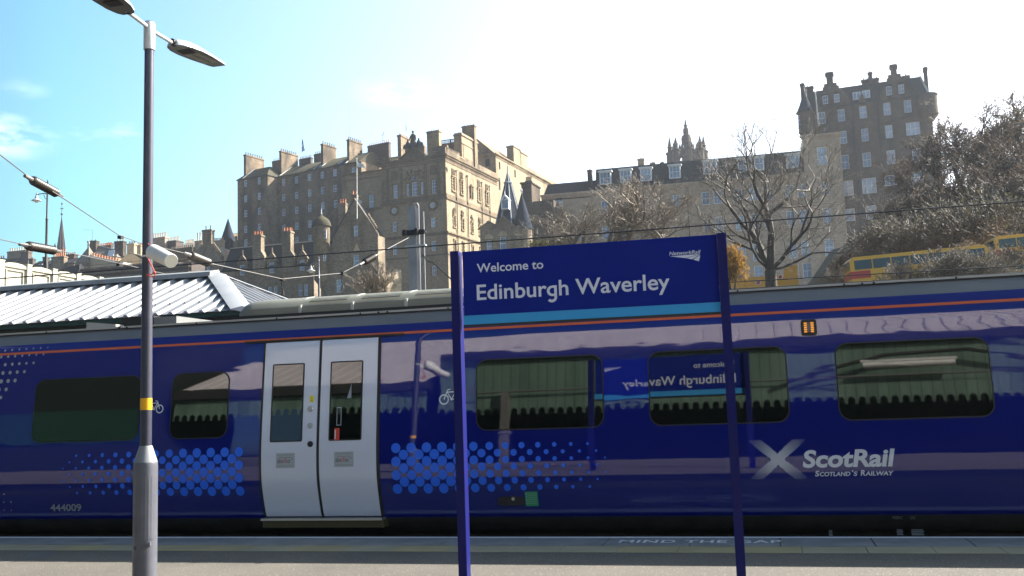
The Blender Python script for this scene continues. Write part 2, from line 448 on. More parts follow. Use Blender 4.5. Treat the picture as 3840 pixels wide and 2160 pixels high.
stone('stone_tower', (.105, .08, .06), (.16, .122, .09), (.09, .07, .055), (.04, .035, .032), .8, .33, (.42, .64), .85)
stone('stone_rubble', (.25, .205, .15), (.38, .31, .225), (.12, .10, .08), (.075, .062, .045), .62, .27, (.44, .68), .75)
stone('stone_pale', (.42, .34, .23), (.50, .41, .29), (.30, .25, .18), (.25, .20, .14), .8, .33, (.5, .78), .4)
stone('stone_pinkish', (.40, .32, .26), (.47, .38, .31), (.33, .27, .22), (.25, .2, .17), .7, .3, (.5, .78), .4)
noisy('harling', (.50, .40, .25), (.58, .47, .31), .8, .9, .15)
noisy('brick_dark', (.07, .055, .05), (.12, .09, .075), 2, .9, .3)
def slate(name, c1, c2, moss=None):
    m, t, b = newmat(name)
    c = N(t, 'ShaderNodeTexCoord'); s = N(t, 'ShaderNodeSeparateXYZ'); t.links.new(c.outputs['Object'], s.inputs[0])
    a = N(t, 'ShaderNodeMath', operation='ADD'); t.links.new(s.outputs[0], a.inputs[0]); t.links.new(s.outputs[1], a.inputs[1])
    k = N(t, 'ShaderNodeCombineXYZ'); t.links.new(a.outputs[0], k.inputs[0]); t.links.new(s.outputs[2], k.inputs[1])
    br = N(t, 'ShaderNodeTexBrick'); t.links.new(k.outputs[0], br.inputs['Vector'])
    br.inputs['Color1'].default_value = (*c1, 1); br.inputs['Color2'].default_value = (*c2, 1); br.inputs['Mortar'].default_value = (*[q * .5 for q in c1], 1)
    br.inputs['Scale'].default_value = 1; br.inputs['Brick Width'].default_value = .4; br.inputs['Row Height'].default_value = .22; br.inputs['Mortar Size'].default_value = .02
    col = br.outputs['Color']
    f = noise(t, c.outputs['Object'], .5, 5)
    if moss: col = mixrgb(t, col, moss, ramp(t, f, .42, .66, (0, 0, 0), (.8, .8, .8)))
    t.links.new(col, b.inputs['Base Color']); b.inputs['Roughness'].default_value = .95; b.inputs['Specular IOR Level'].default_value = .08
    bump(t, b, br.outputs['Fac'], .5, -.04); return m
slate('slate_mossy', (.075, .07, .055), (.115, .105, .08), (.105, .095, .05))
slate('slate_dark', (.035, .037, .042), (.055, .056, .06))
slate('slate_blue', (.030, .040, .058), (.045, .055, .075))
slate('slate_warm', (.20, .175, .15), (.32, .28, .24))
noisy('lead', (.34, .36, .40), (.44, .46, .50), 1, .5, 0)
noisy('skew_pale', (.46, .44, .40), (.58, .55, .50), 2, .8, .1)
noisy('terracotta', (.40, .15, .07), (.52, .22, .11), 1.5, .8, 0)
noisy('pot_buff', (.42, .30, .18), (.55, .40, .25), 1.5, .8, 0)
noisy('pot_dark', (.10, .075, .06), (.16, .12, .09), 1.5, .8, 0)
mat('frame_white', (.82, .83, .85), .5)
def panes():
    m, t, b = newmat('pane')
    i = N(t, 'ShaderNodeObjectInfo'); v = objvec(t)
    f = ramp(t, i.outputs['Random'], 0, 1, (.16, .22, .31), (.50, .59, .72))
    g = noise(t, v, 2.2, 3)
    t.links.new(mixrgb(t, f, ramp(t, g, .3, .7, (.45, .5, .55), (1.2, 1.2, 1.2)), .8, 'MULTIPLY'), b.inputs['Base Color'])
    b.inputs['Roughness'].default_value = .12; b.inputs['Coat Weight'].default_value = .6; b.inputs['Coat Roughness'].default_value = .03; return m
panes()
mat('void', (.015, .016, .018), .8)
mat('pipe', (.03, .03, .032), .6)
mat('flag_blue', (.02, .09, .50), .8)
mat('flag_white', (.80, .80, .82), .8)
noisy('bronze_dark', (.035, .038, .030), (.06, .062, .05), 2, .7, .1)
mat('gilt', (.55, .42, .16), .5)
# vehicles
mat('bus_yellow', (.80, .42, .02), .35, coat=.5)
mat('bus_red', (.50, .03, .02), .35, coat=.5)
mat('bus_glass', (.04, .07, .08), .06, 0, .5, coat=.5)
# plants
noisy('bark', (.036, .029, .022), (.070, .056, .042), 5, .85, .3, sc=(1, 1, .3))
noisy('twig', (.17, .135, .10), (.25, .20, .15), 1.0, .7, 0)
noisy('twig_mid', (.105, .088, .07), (.16, .135, .105), 1.0, .7, 0)
noisy('twig_red', (.075, .058, .044), (.115, .086, .064), 1.0, .7, 0)
noisy('twig_dark', (.075, .066, .056), (.12, .104, .088), 1.0, .7, 0)
def leafm(name, c1, c2):
    m, t, b = newmat(name)
    g = N(t, 'ShaderNodeNewGeometry')
    t.links.new(ramp(t, g.outputs['Random Per Island'], 0, 1, c1, c2), b.inputs['Base Color'])
    b.inputs['Roughness'].default_value = .95; b.inputs['Specular IOR Level'].default_value = .05
    b.inputs['Transmission Weight'].default_value = 0
    tr = N(t, 'ShaderNodeBsdfTranslucent'); t.links.new(ramp(t, g.outputs['Random Per Island'], 0, 1, c1, c2), tr.inputs['Color'])
    ms = N(t, 'ShaderNodeMixShader'); ms.inputs[0].default_value = .35
    t.links.new(b.outputs[0], ms.inputs[1]); t.links.new(tr.outputs[0], ms.inputs[2])
    t.links.new(ms.outputs[0], t.nodes['Material Output'].inputs['Surface']); return m
leafm('leaf_gold', (.22, .115, .025), (.42, .25, .06))
leafm('leaf_brown', (.085, .055, .032), (.14, .095, .055))
leafm('leaf_olive', (.055, .062, .022), (.115, .115, .045))
leafm('leaf_green', (.070, .068, .040), (.12, .11, .065))
# canopy behind the photographer
noisy('canopy_roof', (.52, .46, .45), (.60, .54, .53), .8, .7, .1)
def boards():
    m, t, b = newmat('valance_green')
    v = objvec(t); s = N(t, 'ShaderNodeSeparateXYZ'); t.links.new(v, s.inputs[0])
    mm = N(t, 'ShaderNodeMath', operation='PINGPONG'); mm.inputs[1].default_value = .12; t.links.new(s.outputs[0], mm.inputs[0])
    f = ramp(t, mm.outputs[0], .004, .012)
    g = noise(t, objvec(t, (1.4, 1, .25)), 2.0, 4); t.links.new(mixrgb(t, mixrgb(t, (.015, .03, .022), (.14, .225, .165), f), ramp(t, g, .3, .7, (.55, .6, .58), (1.15, 1.1, 1.1)), 1.0, 'MULTIPLY'), b.inputs['Base Color']); b.inputs['Roughness'].default_value = .5; return m
boards()
noisy('column_paint', (.12, .115, .105), (.16, .155, .145), 2, .5, 0)
mat('canopy_dark', (.02, .022, .02), .8)
# ================================================================== ground, platform, track
YE = 11.07           # platform edge
YS = 11.17           # widest line of the train side
mb = MB(); mb.box(-60, 60, -2.1, YE - 1.06, -1.0, 0); structure(mb.build('platform', MT['asphalt']), 'grey asphalt station platform beside the blue train', 'platform')
mb = MB(); mb.box(-60, 60, YE - 1.06, YE - .02, -1.0, -.012); structure(mb.build('platform_wall', MT['concrete_dark']), 'dark concrete wall under the platform edge', 'platform wall')
# tactile strip of 400 mm buff pavers and a coping of long slabs, with open joints
rnd = random.Random(3)
mb = MB()
x = -60.0
while x < 60:
    mb.mi = 0 if rnd.random() < .6 else 1
    w = .596
    mb.box(x, x + w - .007, YE - 1.055, YE - .635, -.012, .002 + rnd.random() * .002)
    x += w
structure(mb.build('tactile_paving', [MT['tactile_buff'], MT['tactile_pale']]), 'faded yellow tactile paving strip along the platform', 'paving strip')
mb = MB(); x = -60.3
while x < 60:
    mb.box(x, x + .885, YE - .625, YE + .03, -.09, .003 + rnd.random() * .002); x += .9
structure(mb.build('platform_coping', MT['paving']), 'pale coping slabs at the platform edge', 'coping')
fl = Flat(); fl.rect(-60, 60, YE - .075, YE + .028)
structure(fl.build('platform_line', MT['white_paint_worn'], lambda a, b: (a, b, .0085), None), 'worn white line painted on the platform edge', 'painted line')
# MIND THE GAP, painted on the coping, read from the train side of the platform
Zp = T(2700, 1580, 2.2596)
p0 = P(1558 * 1.4907, 1364 * 1.4907, Z=0); p1 = P(1966 * 1.4907, 1364 * 1.4907, Z=0)
fl = Flat(); fl.add(fit_text('MIND THE GAP', p0[0], p1[0], YE - .43, .20, offset=.02, spacing=1.1))
structure(fl.build('platform_lettering', MT['white_paint_worn'], lambda a, b: (a, b, .0086), None), 'white MIND THE GAP lettering on the platform edge', 'lettering')
# manhole-like repair patch in the shade at the left
mb = MB(); q = [P(80, 2094, Z=0), P(130, 2070, Z=0), P(215, 2070, Z=0), P(180, 2094, Z=0)]
mb.face([(c[0], c[1], .004) for c in q]); structure(mb.build('platform_patch', MT['patch']), 'pale repair patch in the platform asphalt', 'patch')
# everything beyond: track bed and rising ground in one sheet
def sst(a, b, t):
    t = min(1, max(0, (t - a) / (b - a))); return t * t * (3 - 2 * t)
def ground_z(x, y):
    base = -1.15
    right = sst(-5, 7, x - .07 * (y - 80))
    h = 8.4 * sst(40, 84, y) + 12.0 * sst(90, 120, y) + 6 * sst(120, 170, y)
    mid = 5.0 * sst(45, 100, y) + 16 * sst(120, 200, y)
    far = 8 * sst(200, 500, y)
    return base + h * right + mid * (1 - right) + far
xs = [-900, -500, -300, -200] + list(range(-150, 101, 5)) + [130, 180, 300, 500, 900]
ys = [-300, -100, -33] + [11.2, 14, 20, 30] + list(range(36, 211, 4)) + [240, 300, 400, 600, 1000, 1800]
mb = MB(); g = {}
for i, xx in enumerate(xs):
    for j, yy in enumerate(ys): g[i, j] = mb.bm.verts.new((xx, yy, ground_z(xx, yy)))
for i in range(len(xs) - 1):
    for j in range(len(ys) - 1): mb.bm.faces.new([g[i, j], g[i + 1, j], g[i + 1, j + 1], g[i, j + 1]]).smooth = True
structure(mb.build('ground', MT['soil']), 'rough ground rising behind the station', 'ground')
mb = MB(); mb.box(-80, 60, 11.3, 17.4, -1.6, -1.08); structure(mb.build('track_bed', MT['ballast']), 'stone ballast under the train', 'track bed')
fl = MB()
for yy in (11.9, 13.34): fl.box(-80, 60, yy, yy + .07, -1.08, -.93)
structure(fl.build('rails', MT['steel']), 'steel rails under the train', 'rails')

# ================================================================== the train
PROF = [(-.02, .42), (.0, .34), (.05, .27), (.12, .20), (.22, .135), (.35, .088), (.5, .046), (.62, .018), (.72, .005), (.82, .0), (.95, .001), (1.08, .007), (1.2, .0166), (2.05, .107), (2.2, .1240), (2.335, .1400), (2.41, .158), (2.48, .188), (2.55, .236), (2.61, .290), (2.668, .345), (2.672, .36)]
PZ = [p[0] for p in PROF]; PI = [p[1] for p in PROF]
def _slopes():
    n = len(PZ); h = [PZ[i + 1] - PZ[i] for i in range(n - 1)]; d = [(PI[i + 1] - PI[i]) / h[i] for i in range(n - 1)]
    m = [d[0]] + [0 if d[i - 1] * d[i] <= 0 else 2 * d[i - 1] * d[i] / (d[i - 1] + d[i]) for i in range(1, n - 1)] + [d[-1]]
    return m
PM = _slopes()
def inset(z):
    if z <= PZ[0]: return PI[0]
    if z >= PZ[-1]: return PI[-1]
    i = max(k for k in range(len(PZ) - 1) if PZ[k] <= z); h = PZ[i + 1] - PZ[i]; t = (z - PZ[i]) / h
    return (2 * t**3 - 3 * t**2 + 1) * PI[i] + (t**3 - 2 * t**2 + t) * h * PM[i] + (-2 * t**3 + 3 * t**2) * PI[i + 1] + (t**3 - t**2) * h * PM[i + 1]
def side(off): return lambda x, z: (x, YS + inset(z) - off, z)
def tx(x, y, it=3):
    """pixel of the photograph -> (x, z) on the train side"""
    yy = YS
    for _ in range(it + 2):
        p = P(x, y, Y=yy); yy = YS + inset(p[2])
    return p[0], p[2]
ZC = [('z', z) for z in (.05, .1, .15, .2, .25, .3, .36, .42, .48, .54, .6, .66, .72, .78, .84, .9, .96, 1.02, 1.08, 1.14, 1.2, 1.6, 2.05, 2.12, 2.2, 2.26, 2.32, 2.38, 2.42)]
X0, X1 = -16.6, 6.4
train = thing('train_coach', 'dark blue glossy passenger coach standing along the platform edge', 'train', (-5, YS, 0))
zs = sorted(set([PZ[0], PZ[-1], 2.515] + list(np.linspace(-.02, 2.668, 72))))
WID = 2.72
ZSK = min(zs, key=lambda q: abs(q - .19))
def shell(name, z0, z1, m):
    zz = [z for z in zs if z0 - 1e-6 <= z <= z1 + 1e-6]; b = MB(); rows = []
    for xx in np.linspace(X0, X1, 24): rows.append([b.bm.verts.new((float(xx), YS + inset(z), z)) for z in zz])
    for a, c in zip(rows, rows[1:]):
        for i in range(len(zz) - 1):
            f = b.bm.faces.new([a[i], c[i], c[i + 1], a[i + 1]]); f.smooth = True
    rows2 = [[b.bm.verts.new((xx, YS + WID - inset(z), z)) for z in zz] for xx in (X0, X1)]
    for i in range(len(zz) - 1):
        b.bm.faces.new([rows2[0][i], rows2[0][i + 1], rows2[1][i + 1], rows2[1][i]])
        b.bm.faces.new([rows[0][i], rows[0][i + 1], rows2[0][i + 1], rows2[0][i]])
        b.bm.faces.new([rows[-1][i], rows2[1][i], rows2[1][i + 1], rows[-1][i + 1]])
    return b.build(name, m, train, recalc=False)
shell('body', ZSK, 2.515, MT['train_blue']); shell('shade_strip', -.02, ZSK, MT['underframe'])  # lowest strip of the body blackened, shade over the gap put into its colour
shell('roof_edge', 2.515, 2.668, MT['roof_grey'])
b = MB()
ra = [(.345, 2.668), (.348, 2.682), (.40, 2.690), (.55, 2.704), (.80, 2.724), (1.1, 2.742), (1.36, 2.75)]
ra = ra + [(WID - i, z) for i, z in ra[-2::-1]]
vsr = [[b.bm.verts.new((xx, YS + i, z)) for i, z in ra] for xx in np.linspace(X0, X1, 2)]
for i in range(len(ra) - 1):
    f = b.bm.faces.new([vsr[0][i], vsr[1][i], vsr[1][i + 1], vsr[0][i + 1]]); f.smooth = 1 < i < len(ra) - 3
b.build('roof', MT['roof_grey'], train)
# rain gutter: pale rail with a dark seam, joints and screws
b = MB(); b.mi = 0
gx = [X0, -8.3, -4.6, -.9, 2.25 - 1.15, 3.6, X1]
for a, c in zip(gx, gx[1:]): b.box(a + .003, c - .003, YS + .322, YS + .372, 2.674, 2.700)
b.mi = 1; b.box(X0, X1, YS + .318, YS + .36, 2.664, 2.6745)
for xx in np.arange(X0 + .2, X1, 1.15): b.tube((xx, YS + .33, 2.684), (xx, YS + .312, 2.684), .012, .010, 8)
for xx in gx[1:-1]:
    for dx in (-.06, .06): b.tube((xx + dx, YS + .33, 2.682), (xx + dx, YS + .31, 2.682), .014, .012, 8)
b.build('gutter', [MT['gutter_pale'], MT['black_metal']], train)
f = Flat(); f.rect(X0, X1, 2.384, 2.414); f.build('stripe', MT['orange_stripe'], side(.003), train, [('z', 2.4)] + [('x', x) for x in range(-16, 7)])
# windows
D = T(0, 0, 1 / 1.4907)
WINS = [(-9.44, -7.86), (-7.385, -6.595), (-3.335, -1.855), (-1.318, .165), (.695, 2.20), (2.72, 4.22), (-12.6, -11.0)]
def window(xa, xb):
    g = Flat(); g.rrect(xa - .016, xb + .016, 1.198, 2.032, .135); fr = g.build('window', MT['gasket'], side(.0035), train, ZC)
    g = Flat(); g.rrect(xa, xb, 1.214, 2.016, .12, 10); g.build('pane', MT['train_glass'], side(.007), fr, [('z', 1.6)])
for a, c in WINS: window(a, c)
# doors
dl, dm0, dm1, dr = -6.095, -5.365, -5.325, -4.592
b_ = Flat(); b_.rect(dl - .035, dr + .04, .215, 2.372); dfr = b_.build('door_frame', MT['gasket'], side(.004), train, ZC)
b = MB(); b.box(dl - .30, dr + .33, YS + .13, YS + .165, 2.366, 2.392); b.build('door_rail', MT['gasket'], train)
NB = lambda x, y: tx(900 + x / 1.51, 1200 + y / 1.51)
def door(xa, xb, wx0, wx1):
    g = MB(); zz = [.225] + list(np.linspace(.25, 2.345, 44)) + [2.36]
    A = [[g.bm.verts.new((x, YS + inset(z) - (.016 if 0 < i < len(zz) - 1 else .004), z)) for i, z in enumerate(zz)] for x in (xa, xb)]
    E0 = [[g.bm.verts.new((x, YS + inset(z) - .002, z)) for z in zz] for x in (xa, xb)]
    for i in range(len(zz) - 1):
        q = g.bm.faces.new([A[0][i], A[1][i], A[1][i + 1], A[0][i + 1]]); q.smooth = True
        for k in (0, 1): g.bm.faces.new([A[k][i], A[k][i + 1], E0[k][i + 1], E0[k][i]])
    o = g.build('door', MT['door_silver'], train)
    h = Flat(); h.rrect(wx0 - .018, wx1 + .018, 1.130, 2.088, .02, 3); h.build('window_frame', MT['gasket'], side(.018), o, ZC)
    h = Flat(); h.rect(wx0, wx1, 1.146, 2.072); h.build('window', MT['train_glass'], side(.021), o, ZC)
    return o
d1 = door(dl, dm0, NB(185, 470)[0] + .008, NB(357, 470)[0] - .004)
d2 = door(dm1, dr, NB(516, 470)[0] + .004, NB(688, 470)[0])
# things on the doors
x, z = NB(410, 447); h = Flat(); h.rect(x - .028, x + .028, z - .04, z + .04, 0)
h.poly([(x - .014, z + .006), (x + .014, z + .006), (x, z + .032)], 1); h.poly([(x - .0095, z + .009), (x + .0095, z + .009), (x, z + .027)], 0); h.rect(x - .0012, x + .0012, z + .0125, z + .021, 1)
for k in range(3): h.rect(x - .02, x + .02, z - .01 - k * .009, z - .007 - k * .009, 1)
h.build('warning_sticker', [MT['sticker_yellow'], MT['ink']], side(.0185), d1)
def button(y, ra_, mats):
    x, z = NB(402, y); g = MB(); yy = YS + inset(z)
    g.lathe((x, yy - .014, z), [(ra_, 0), (ra_, .012), (ra_ * .85, .018), (ra_ * .62, .018)], 24, (0, -1, 0)); g.mi = 1
    g.lathe((x, yy - .014, z), [(ra_ * .62, .014), (ra_ * .5, .017), (0, .018)], 24, (0, -1, 0)); g.build('door_button', mats, d1)
button(503, .036, [MT['steel'], MT['black']]); button(598, .036, [MT['notice_grey'], MT['notice_grey']]); button(702, .036, [MT['black'], MT['steel']])
for (bx, by, o) in ((261, 795, d1), (591, 788, d2)):
    x, z = NB(bx, by); h = Flat(); h.rect(x - .125, x + .125, z - .09, z + .09, 0)
    for k in range(17):
        for zz in (z + .066, z - .066): h.rect(x - .10 + k * .012, x - .094 + k * .012, zz - .003, zz + .003, 1)
    h.add(fit_text('ScotRail is operated by', x - .085, x + .085, z + .030, .013), 1)
    h.add(fit_text('abe', x - .108, x - .030, z - .030, .055), 1); h.add(fit_text('ll', x - .022, x + .004, z - .030, .055), 2); h.add(fit_text('io', x + .014, x + .062, z - .030, .055), 1)
    h.rect(x + .075, x + .105, z + .012, z + .017, 1)
    h.build('notice', [MT['notice_grey'], MT['ink'], MT['sticker_red']], side(.019), o, [('z', z)])
x, z = NB(550, 645); h = Flat(); h.rect(x - .028, x + .04, z - .075, z + .07, 0); h.rect(x - .022, x - .008, z - .06, z + .05, 1); h.build('red_notice', [MT['sticker_red'], MT['decal_white']], side(.0225), d2)
x, z = NB(565, 545); h = Flat()
for q in ((x - .032, x - .022, z - .11, z + .11), (x + .022, x + .032, z - .11, z + .11), (x - .032, x + .032, z + .10, z + .11), (x - .032, x + .032, z - .11, z - .10)): h.rect(*q)
h.build('handrail', MT['decal_grey'], side(.0225), d2)
x, z = NB(627, 400); h = Flat(); h.poly([(x - .035, z - .09), (x + .02, z - .09), (x + .02, z + .09)]); h.build('triangle_notice', MT['decal_grey'], side(.0225), d2)
b = MB(); b.mi = 0; b.box(dl - .03, dr + .05, YS + .02, YS + .20, .185, .212); b.mi = 1; b.box(dl - .02, dr + .06, YS + .055, YS + .22, .10, .185)
for k in range(8): b.tube((dl + .1 + k * .2, YS + .056, .14), (dl + .1 + k * .2, YS + .045, .14), .012, .012, 8)
b.build('door_step', [MT['steel'], MT['sill_brass']], train)
# indicator lamp above the windows
x0_, z0_ = tx(2900 + 225 / 2.2287, 1000 + 445 / 2.2287); x1_, z1_ = tx(2900 + 368 / 2.2287, 1000 + 572 / 2.2287)
g = MB(); zc = (z0_ + z1_) / 2; yb = YS + inset(zc); g.mi = 0
pts = rrpts(x0_, x1_, z1_, z0_, .03, 4)
g.solid([(a, YS + inset(c) + .01, c) for a, c in pts], [(a, YS + inset(c) - .012, c) for a, c in pts])
pts = rrpts(x0_ + .035, x1_ - .035, z1_ + .035, z0_ - .035, .012, 4); g.mi = 1
g.solid([(a, YS + inset(c) - .01, c) for a, c in pts], [(a, YS + inset(c) - .022, c) for a, c in pts])
ind = g.build('indicator_lamp', [MT['gasket'], MT['chrome_dark']], train)
h = Flat(); cx = (x0_ + x1_) / 2
for sx in (-.036, .036):
    for r in range(5):
        for c in range(3): h.disc(cx + sx + (c - 1) * .0105, zc + (r - 2) * .0235, .0052, 8, 0, .009)
h.build('lamp_cells', MT['lamp_amber'], side(.0235), ind)
# dots
def dots(name, pts, m, off=.004):
    h = Flat()
    for x, z, r in pts:
        if r > .002: h.disc(x, z, r, 22 if r > .03 else 12)
    h.build(name, m, side(off), train, [('z', .4 + .04 * k) for k in range(20)])
Q = T(1400, 1300, 2.07); L2 = T(0, 1500, 2.196)
rows = [tx(*Q(175, y))[1] for y in (787, 840, 892, 944, 998, 1050, 1104)]
xa = tx(*Q(175, 790))[0]; dx = (tx(*Q(1664, 790))[0] - xa) / 12.0
pts = []
for r, z in enumerate(rows):
    for k in range(14):
        t = k + .5 * (r % 2)
        rad = .060 * (1 if t < 3.6 else max(0, 1 - (t - 3.6) / 11.6)) ** 1.0
        if t <= 12.1 or (r in (2, 4) and t <= 13.1) or (r % 2 and t <= 12.6): pts.append((xa + dx * t, z + .008 * 0, rad * .98))
dots('dot_pattern', pts, MT['dot_blue'])
rows2 = [tx(*L2(1966, y))[1] for y in (427, 482, 535, 588, 640, 694, 749)]
xb = tx(*L2(1968, 430))[0]; dx2 = (xb - tx(*L2(629, 460))[0]) / 12.0
pts = []
for r, z in enumerate(rows2):
    for k in range(14):
        t = k + .5 * (r % 2); rad = .060 * (1 if t < 3.6 else max(0, 1 - (t - 3.6) / 11.6))
        if t <= 12.1 or (r in (2, 4) and t <= 13.1) or (r % 2 and t <= 12.6): pts.append((xb - dx2 * t, z, rad * .98))
dots('dot_pattern', pts, MT['dot_blue'])
# pale dot fans at the far left of the coach
LL = T(0, 1000, 2.683); pts = []
for x, y, r in [(125, 838, .021), (197, 832, .018), (268, 828, .019), (340, 823, .015), (412, 818, .015), (483, 813, .012), (55, 843, .024), (-15, 848, .026),
                (15, 910, .027), (85, 905, .026), (155, 900, .024), (226, 896, .022), (297, 890, .021), (368, 886, .019), (440, 882, .018),
                (-15, 992, .033), (55, 986, .031), (126, 981, .030), (197, 976, .028), (268, 972, .026), (340, 968, .024),
                (32, 1070, .036), (104, 1066, .034), (176, 1060, .033), (248, 1056, .031), (-40, 1075, .036),
                (14, 1154, .040), (84, 1150, .038), (154, 1145, .036), (64, 1235, .036), (-8, 1238, .038), (-40, 1320, .036), (10, 1316, .032)]:
    a, c = tx(*LL(x, y)); pts.append((a, c, r * .72))
dots('pale_dots', pts, MT['decal_grey'])
pts = []
for x, y, r in [(34, 775, .012), (33, 842, .010), (92, 840, .011), (36, 908, .009), (95, 908, .008), (-30, 775, .012), (-30, 842, .012)]:
    a, c = tx(*L2(x, y)); pts.append((a, c, r))
dots('pale_dots', pts, MT['decal_grey'])
# saltire of dots, name and strapline
ca, cz = tx(*Zp(490, 322)); u = 1 / 2.2596 / 3727 * 11.3
pts = []; pitch = .0187 * 1.0
hx = .275 * 1.07; hz = .212 * 1.25
for i in range(-26, 27):
    for j in range(-24, 25):
        x = (i + .5 * (j % 2)) * .0235 * 0.86; z = j * .0175 * .95
        if abs(z) > hz * .80: continue
        sx = x - .10 * z * 0
        dA = abs(x * .0 + (sx * .66 - z * .75)); dB = abs(sx * .66 + z * .75)
        d = min(dA, dB); lim = .047
        if d > lim or abs(sx) > .30: continue
        e = math.hypot(sx, z) / .345
        r = .0088 * (1 - .66 * max(0, e - .2) / .8)
        pts.append((ca + sx, cz + z, max(.0022, r)))
dots('saltire_dots', pts, MT['decal_white'], .005)
h = Flat()
xA, zA = tx(*Zp(702, 390)); xB, _ = tx(*Zp(1484, 300)); _, zt = tx(*Zp(1180, 236)); _, zb = tx(*Zp(1180, 386))
h.add(fit_text('ScotRail', xA, xB, zb, zt - zb, shear=.16, offset=.032))
xA, zA = tx(*Zp(805, 465)); xB, _ = tx(*Zp(1472, 440)); _, zt = tx(*Zp(1000, 421)); _, zb = tx(*Zp(1000, 464))
k = (xB - xA) / 670.0
h.add(fit_text('S', xA, xA + k * 40, zb, (zt - zb) * 1.12, shear=.16, offset=.03)); h.add(fit_text('COTLAND', xA + k * 42, xA + k * 305, zb, (zt - zb) * .86, shear=.16, offset=.03))
h.poly([(xA + k * 318, zt - .012), (xA + k * 326, zt - .012), (xA + k * 334, zt + .006), (xA + k * 322, zt + .006)])
h.add(fit_text('S', xA + k * 330, xA + k * 366, zb, (zt - zb) * .86, shear=.16, offset=.03)); h.add(fit_text('R', xA + k * 390, xA + k * 432, zb, (zt - zb) * 1.12, shear=.16, offset=.03)); h.add(fit_text('AILWAY', xA + k * 430, xB, zb, (zt - zb) * .86, shear=.16, offset=.03))
h.build('company_lettering', MT['decal_white'], side(.005), train, ZC)
h = Flat(); xA, zb = tx(*L2(422, 915)); xB, _ = tx(*L2(676, 905)); _, zt = tx(*L2(540, 857))
h.add(fit_text('444009', xA, xB, zb, zt - zb, shear=.12, offset=.02)); h.build('number_lettering', MT['decal_grey'], side(.005), train, ZC)
def bike(cx, cz, s, flip=1):
    h = Flat(); q = lambda a, b_: (cx + flip * a * s, cz + b_ * s)
    for a in (-.62, .62): h.ring(*q(a, -.2), .40 * s, .30 * s)
    seg = [((-.62, -.2), (-.28, .35)), ((-.28, .35), (.38, .35)), ((.62, -.2), (.34, .52)), ((.02, -.2), (.38, .35)), ((.02, -.2), (-.36, .5)), ((-.62, -.2), (.02, -.2)), ((.34, .52), (.12, .56)), ((-.5, .52), (-.2, .52))]
    for (a, b1), (c, d) in seg: h.line(*q(a, b1), *q(c, d), .075 * s)
    h.disc(*q(.02, -.2), .1 * s, 10); h.build('bicycle_symbol', MT['decal_white'], side(.005), train, [('z', cz)])
a, c = tx(*L2(1275, 70)); bike(a - .012, c + .02, .138, 1)
a, c = tx(*Q(610, 395)); bike(a, c + .012, .155, -1)
# emergency handle recess, green label, step lettering
x, z = tx(*Q(1085, 1181)); h = MB(); yy = YS + inset(z)
h.mi = 0; h.box(x - .18, x + .13, yy - .006, yy + .03, z - .075, z + .075); h.mi = 1; h.box(x - .12, x - .075, yy - .009, yy, z - .05, z + .05); h.box(x - .04, x + .04, yy - .010, yy, z - .045, z + .045); h.mi = 2
h.lathe((x + .003, yy - .01, z), [(.02, 0), (.018, .006), (0, .007)], 14, (0, -1, 0)); h.build('access_panel', [MT['gasket'], MT['black'], MT['steel']], train)
x, z = tx(*Q(1230, 1181)); h = Flat(); h.rect(x - .075, x + .075, z - .083, z + .083, 0)
for k in range(6): h.rect(x - .045, x + .06, z + .055 - k * .022, z + .060 - k * .022, 1)
for k in range(4): h.rect(x - .068, x - .052, z + .045 - k * .034, z + .062 - k * .034, 1)
h.build('green_label', [MT['sticker_green'], MT['decal_grey']], side(.006), train, ZC)
# below the floor
b = MB(); b.mi = 0; b.box(X0, X1, YS + .46, YS + 2.26, -.85, -.01); b.box(X0, X1, YS + .40, YS + .47, -.62, .03)
for xx in (-14.5, -10.6, -3.2, -.2, 4.0): b.box(xx, xx + 1.5, YS + .30, YS + .5, -.75, -.06)
b.mi = 1
for x, y, w, hh in ((1525, 930, 46, 60), (1675, 930, 92, 62), (938, 945, 28, 50)):
    p = P(*Zp(x, y), Y=YS + .29); ww = w / 2.2596 / 3727 * 11.4; h2 = hh / 2.2596 / 3727 * 11.4
    for k in range(5): b.box(p[0] - ww / 2, p[0] + ww / 2 * (1 - .15 * (k % 2)), YS + .285, YS + .292, p[2] - h2 / 2 + k * h2 / 5, p[2] - h2 / 2 + (k + .6) * h2 / 5)
b.build('underframe', [MT['underframe'], MT['decal_grey']], train)
h = Flat()
for s, x, w in (('MSR/C', 1504, 72), ('CIC', 1634, 40)):
    a, c = tx(*Zp(x, 828)); ww = w / 2.2596 / 3727 * 11.3
    h.add(fit_text(s, a - ww / 2, a + ww / 2, c, .03))
h.build('small_lettering', MT['decal_grey'], side(.006), train, ZC)
# roof: long olive unit with louvres, and small boxes to the left
pa = P(597 * 1.4907, 790 * 1.4907, Y=YS + .6); ux0, ux1 = pa[0] + .1, -1.25
b = MB(); sec = [(.42, 2.70), (.43, 2.83), (.50, 2.90), (.62, 2.955), (.8, 2.985), (1.36, 3.0), (1.92, 2.985), (2.2, 2.9), (2.26, 2.72)]
cuts = [ux0, ux0 + .06, ux0 + .20] + list(np.arange(ux0 + .9, ux1 - .3, .72)) + [ux1]
prev = None
for n_, xx in enumerate(cuts):
    k = .72 if n_ == 0 else (.92 if n_ == 1 else 1)
    ring = [b.bm.verts.new((xx, YS + (1.36 + (i - 1.36) * (k * .2 + .8)), 2.70 + (z - 2.70) * k)) for i, z in sec]
    if prev:
        for i in range(len(sec) - 1): b.bm.faces.new([prev[i], ring[i], ring[i + 1], prev[i + 1]]).smooth = True
    else: b.bm.faces.new(ring)
    prev = ring
b.mi = 0
unit = b.build('roof_unit', MT['unit_olive'], train)
b = MB()
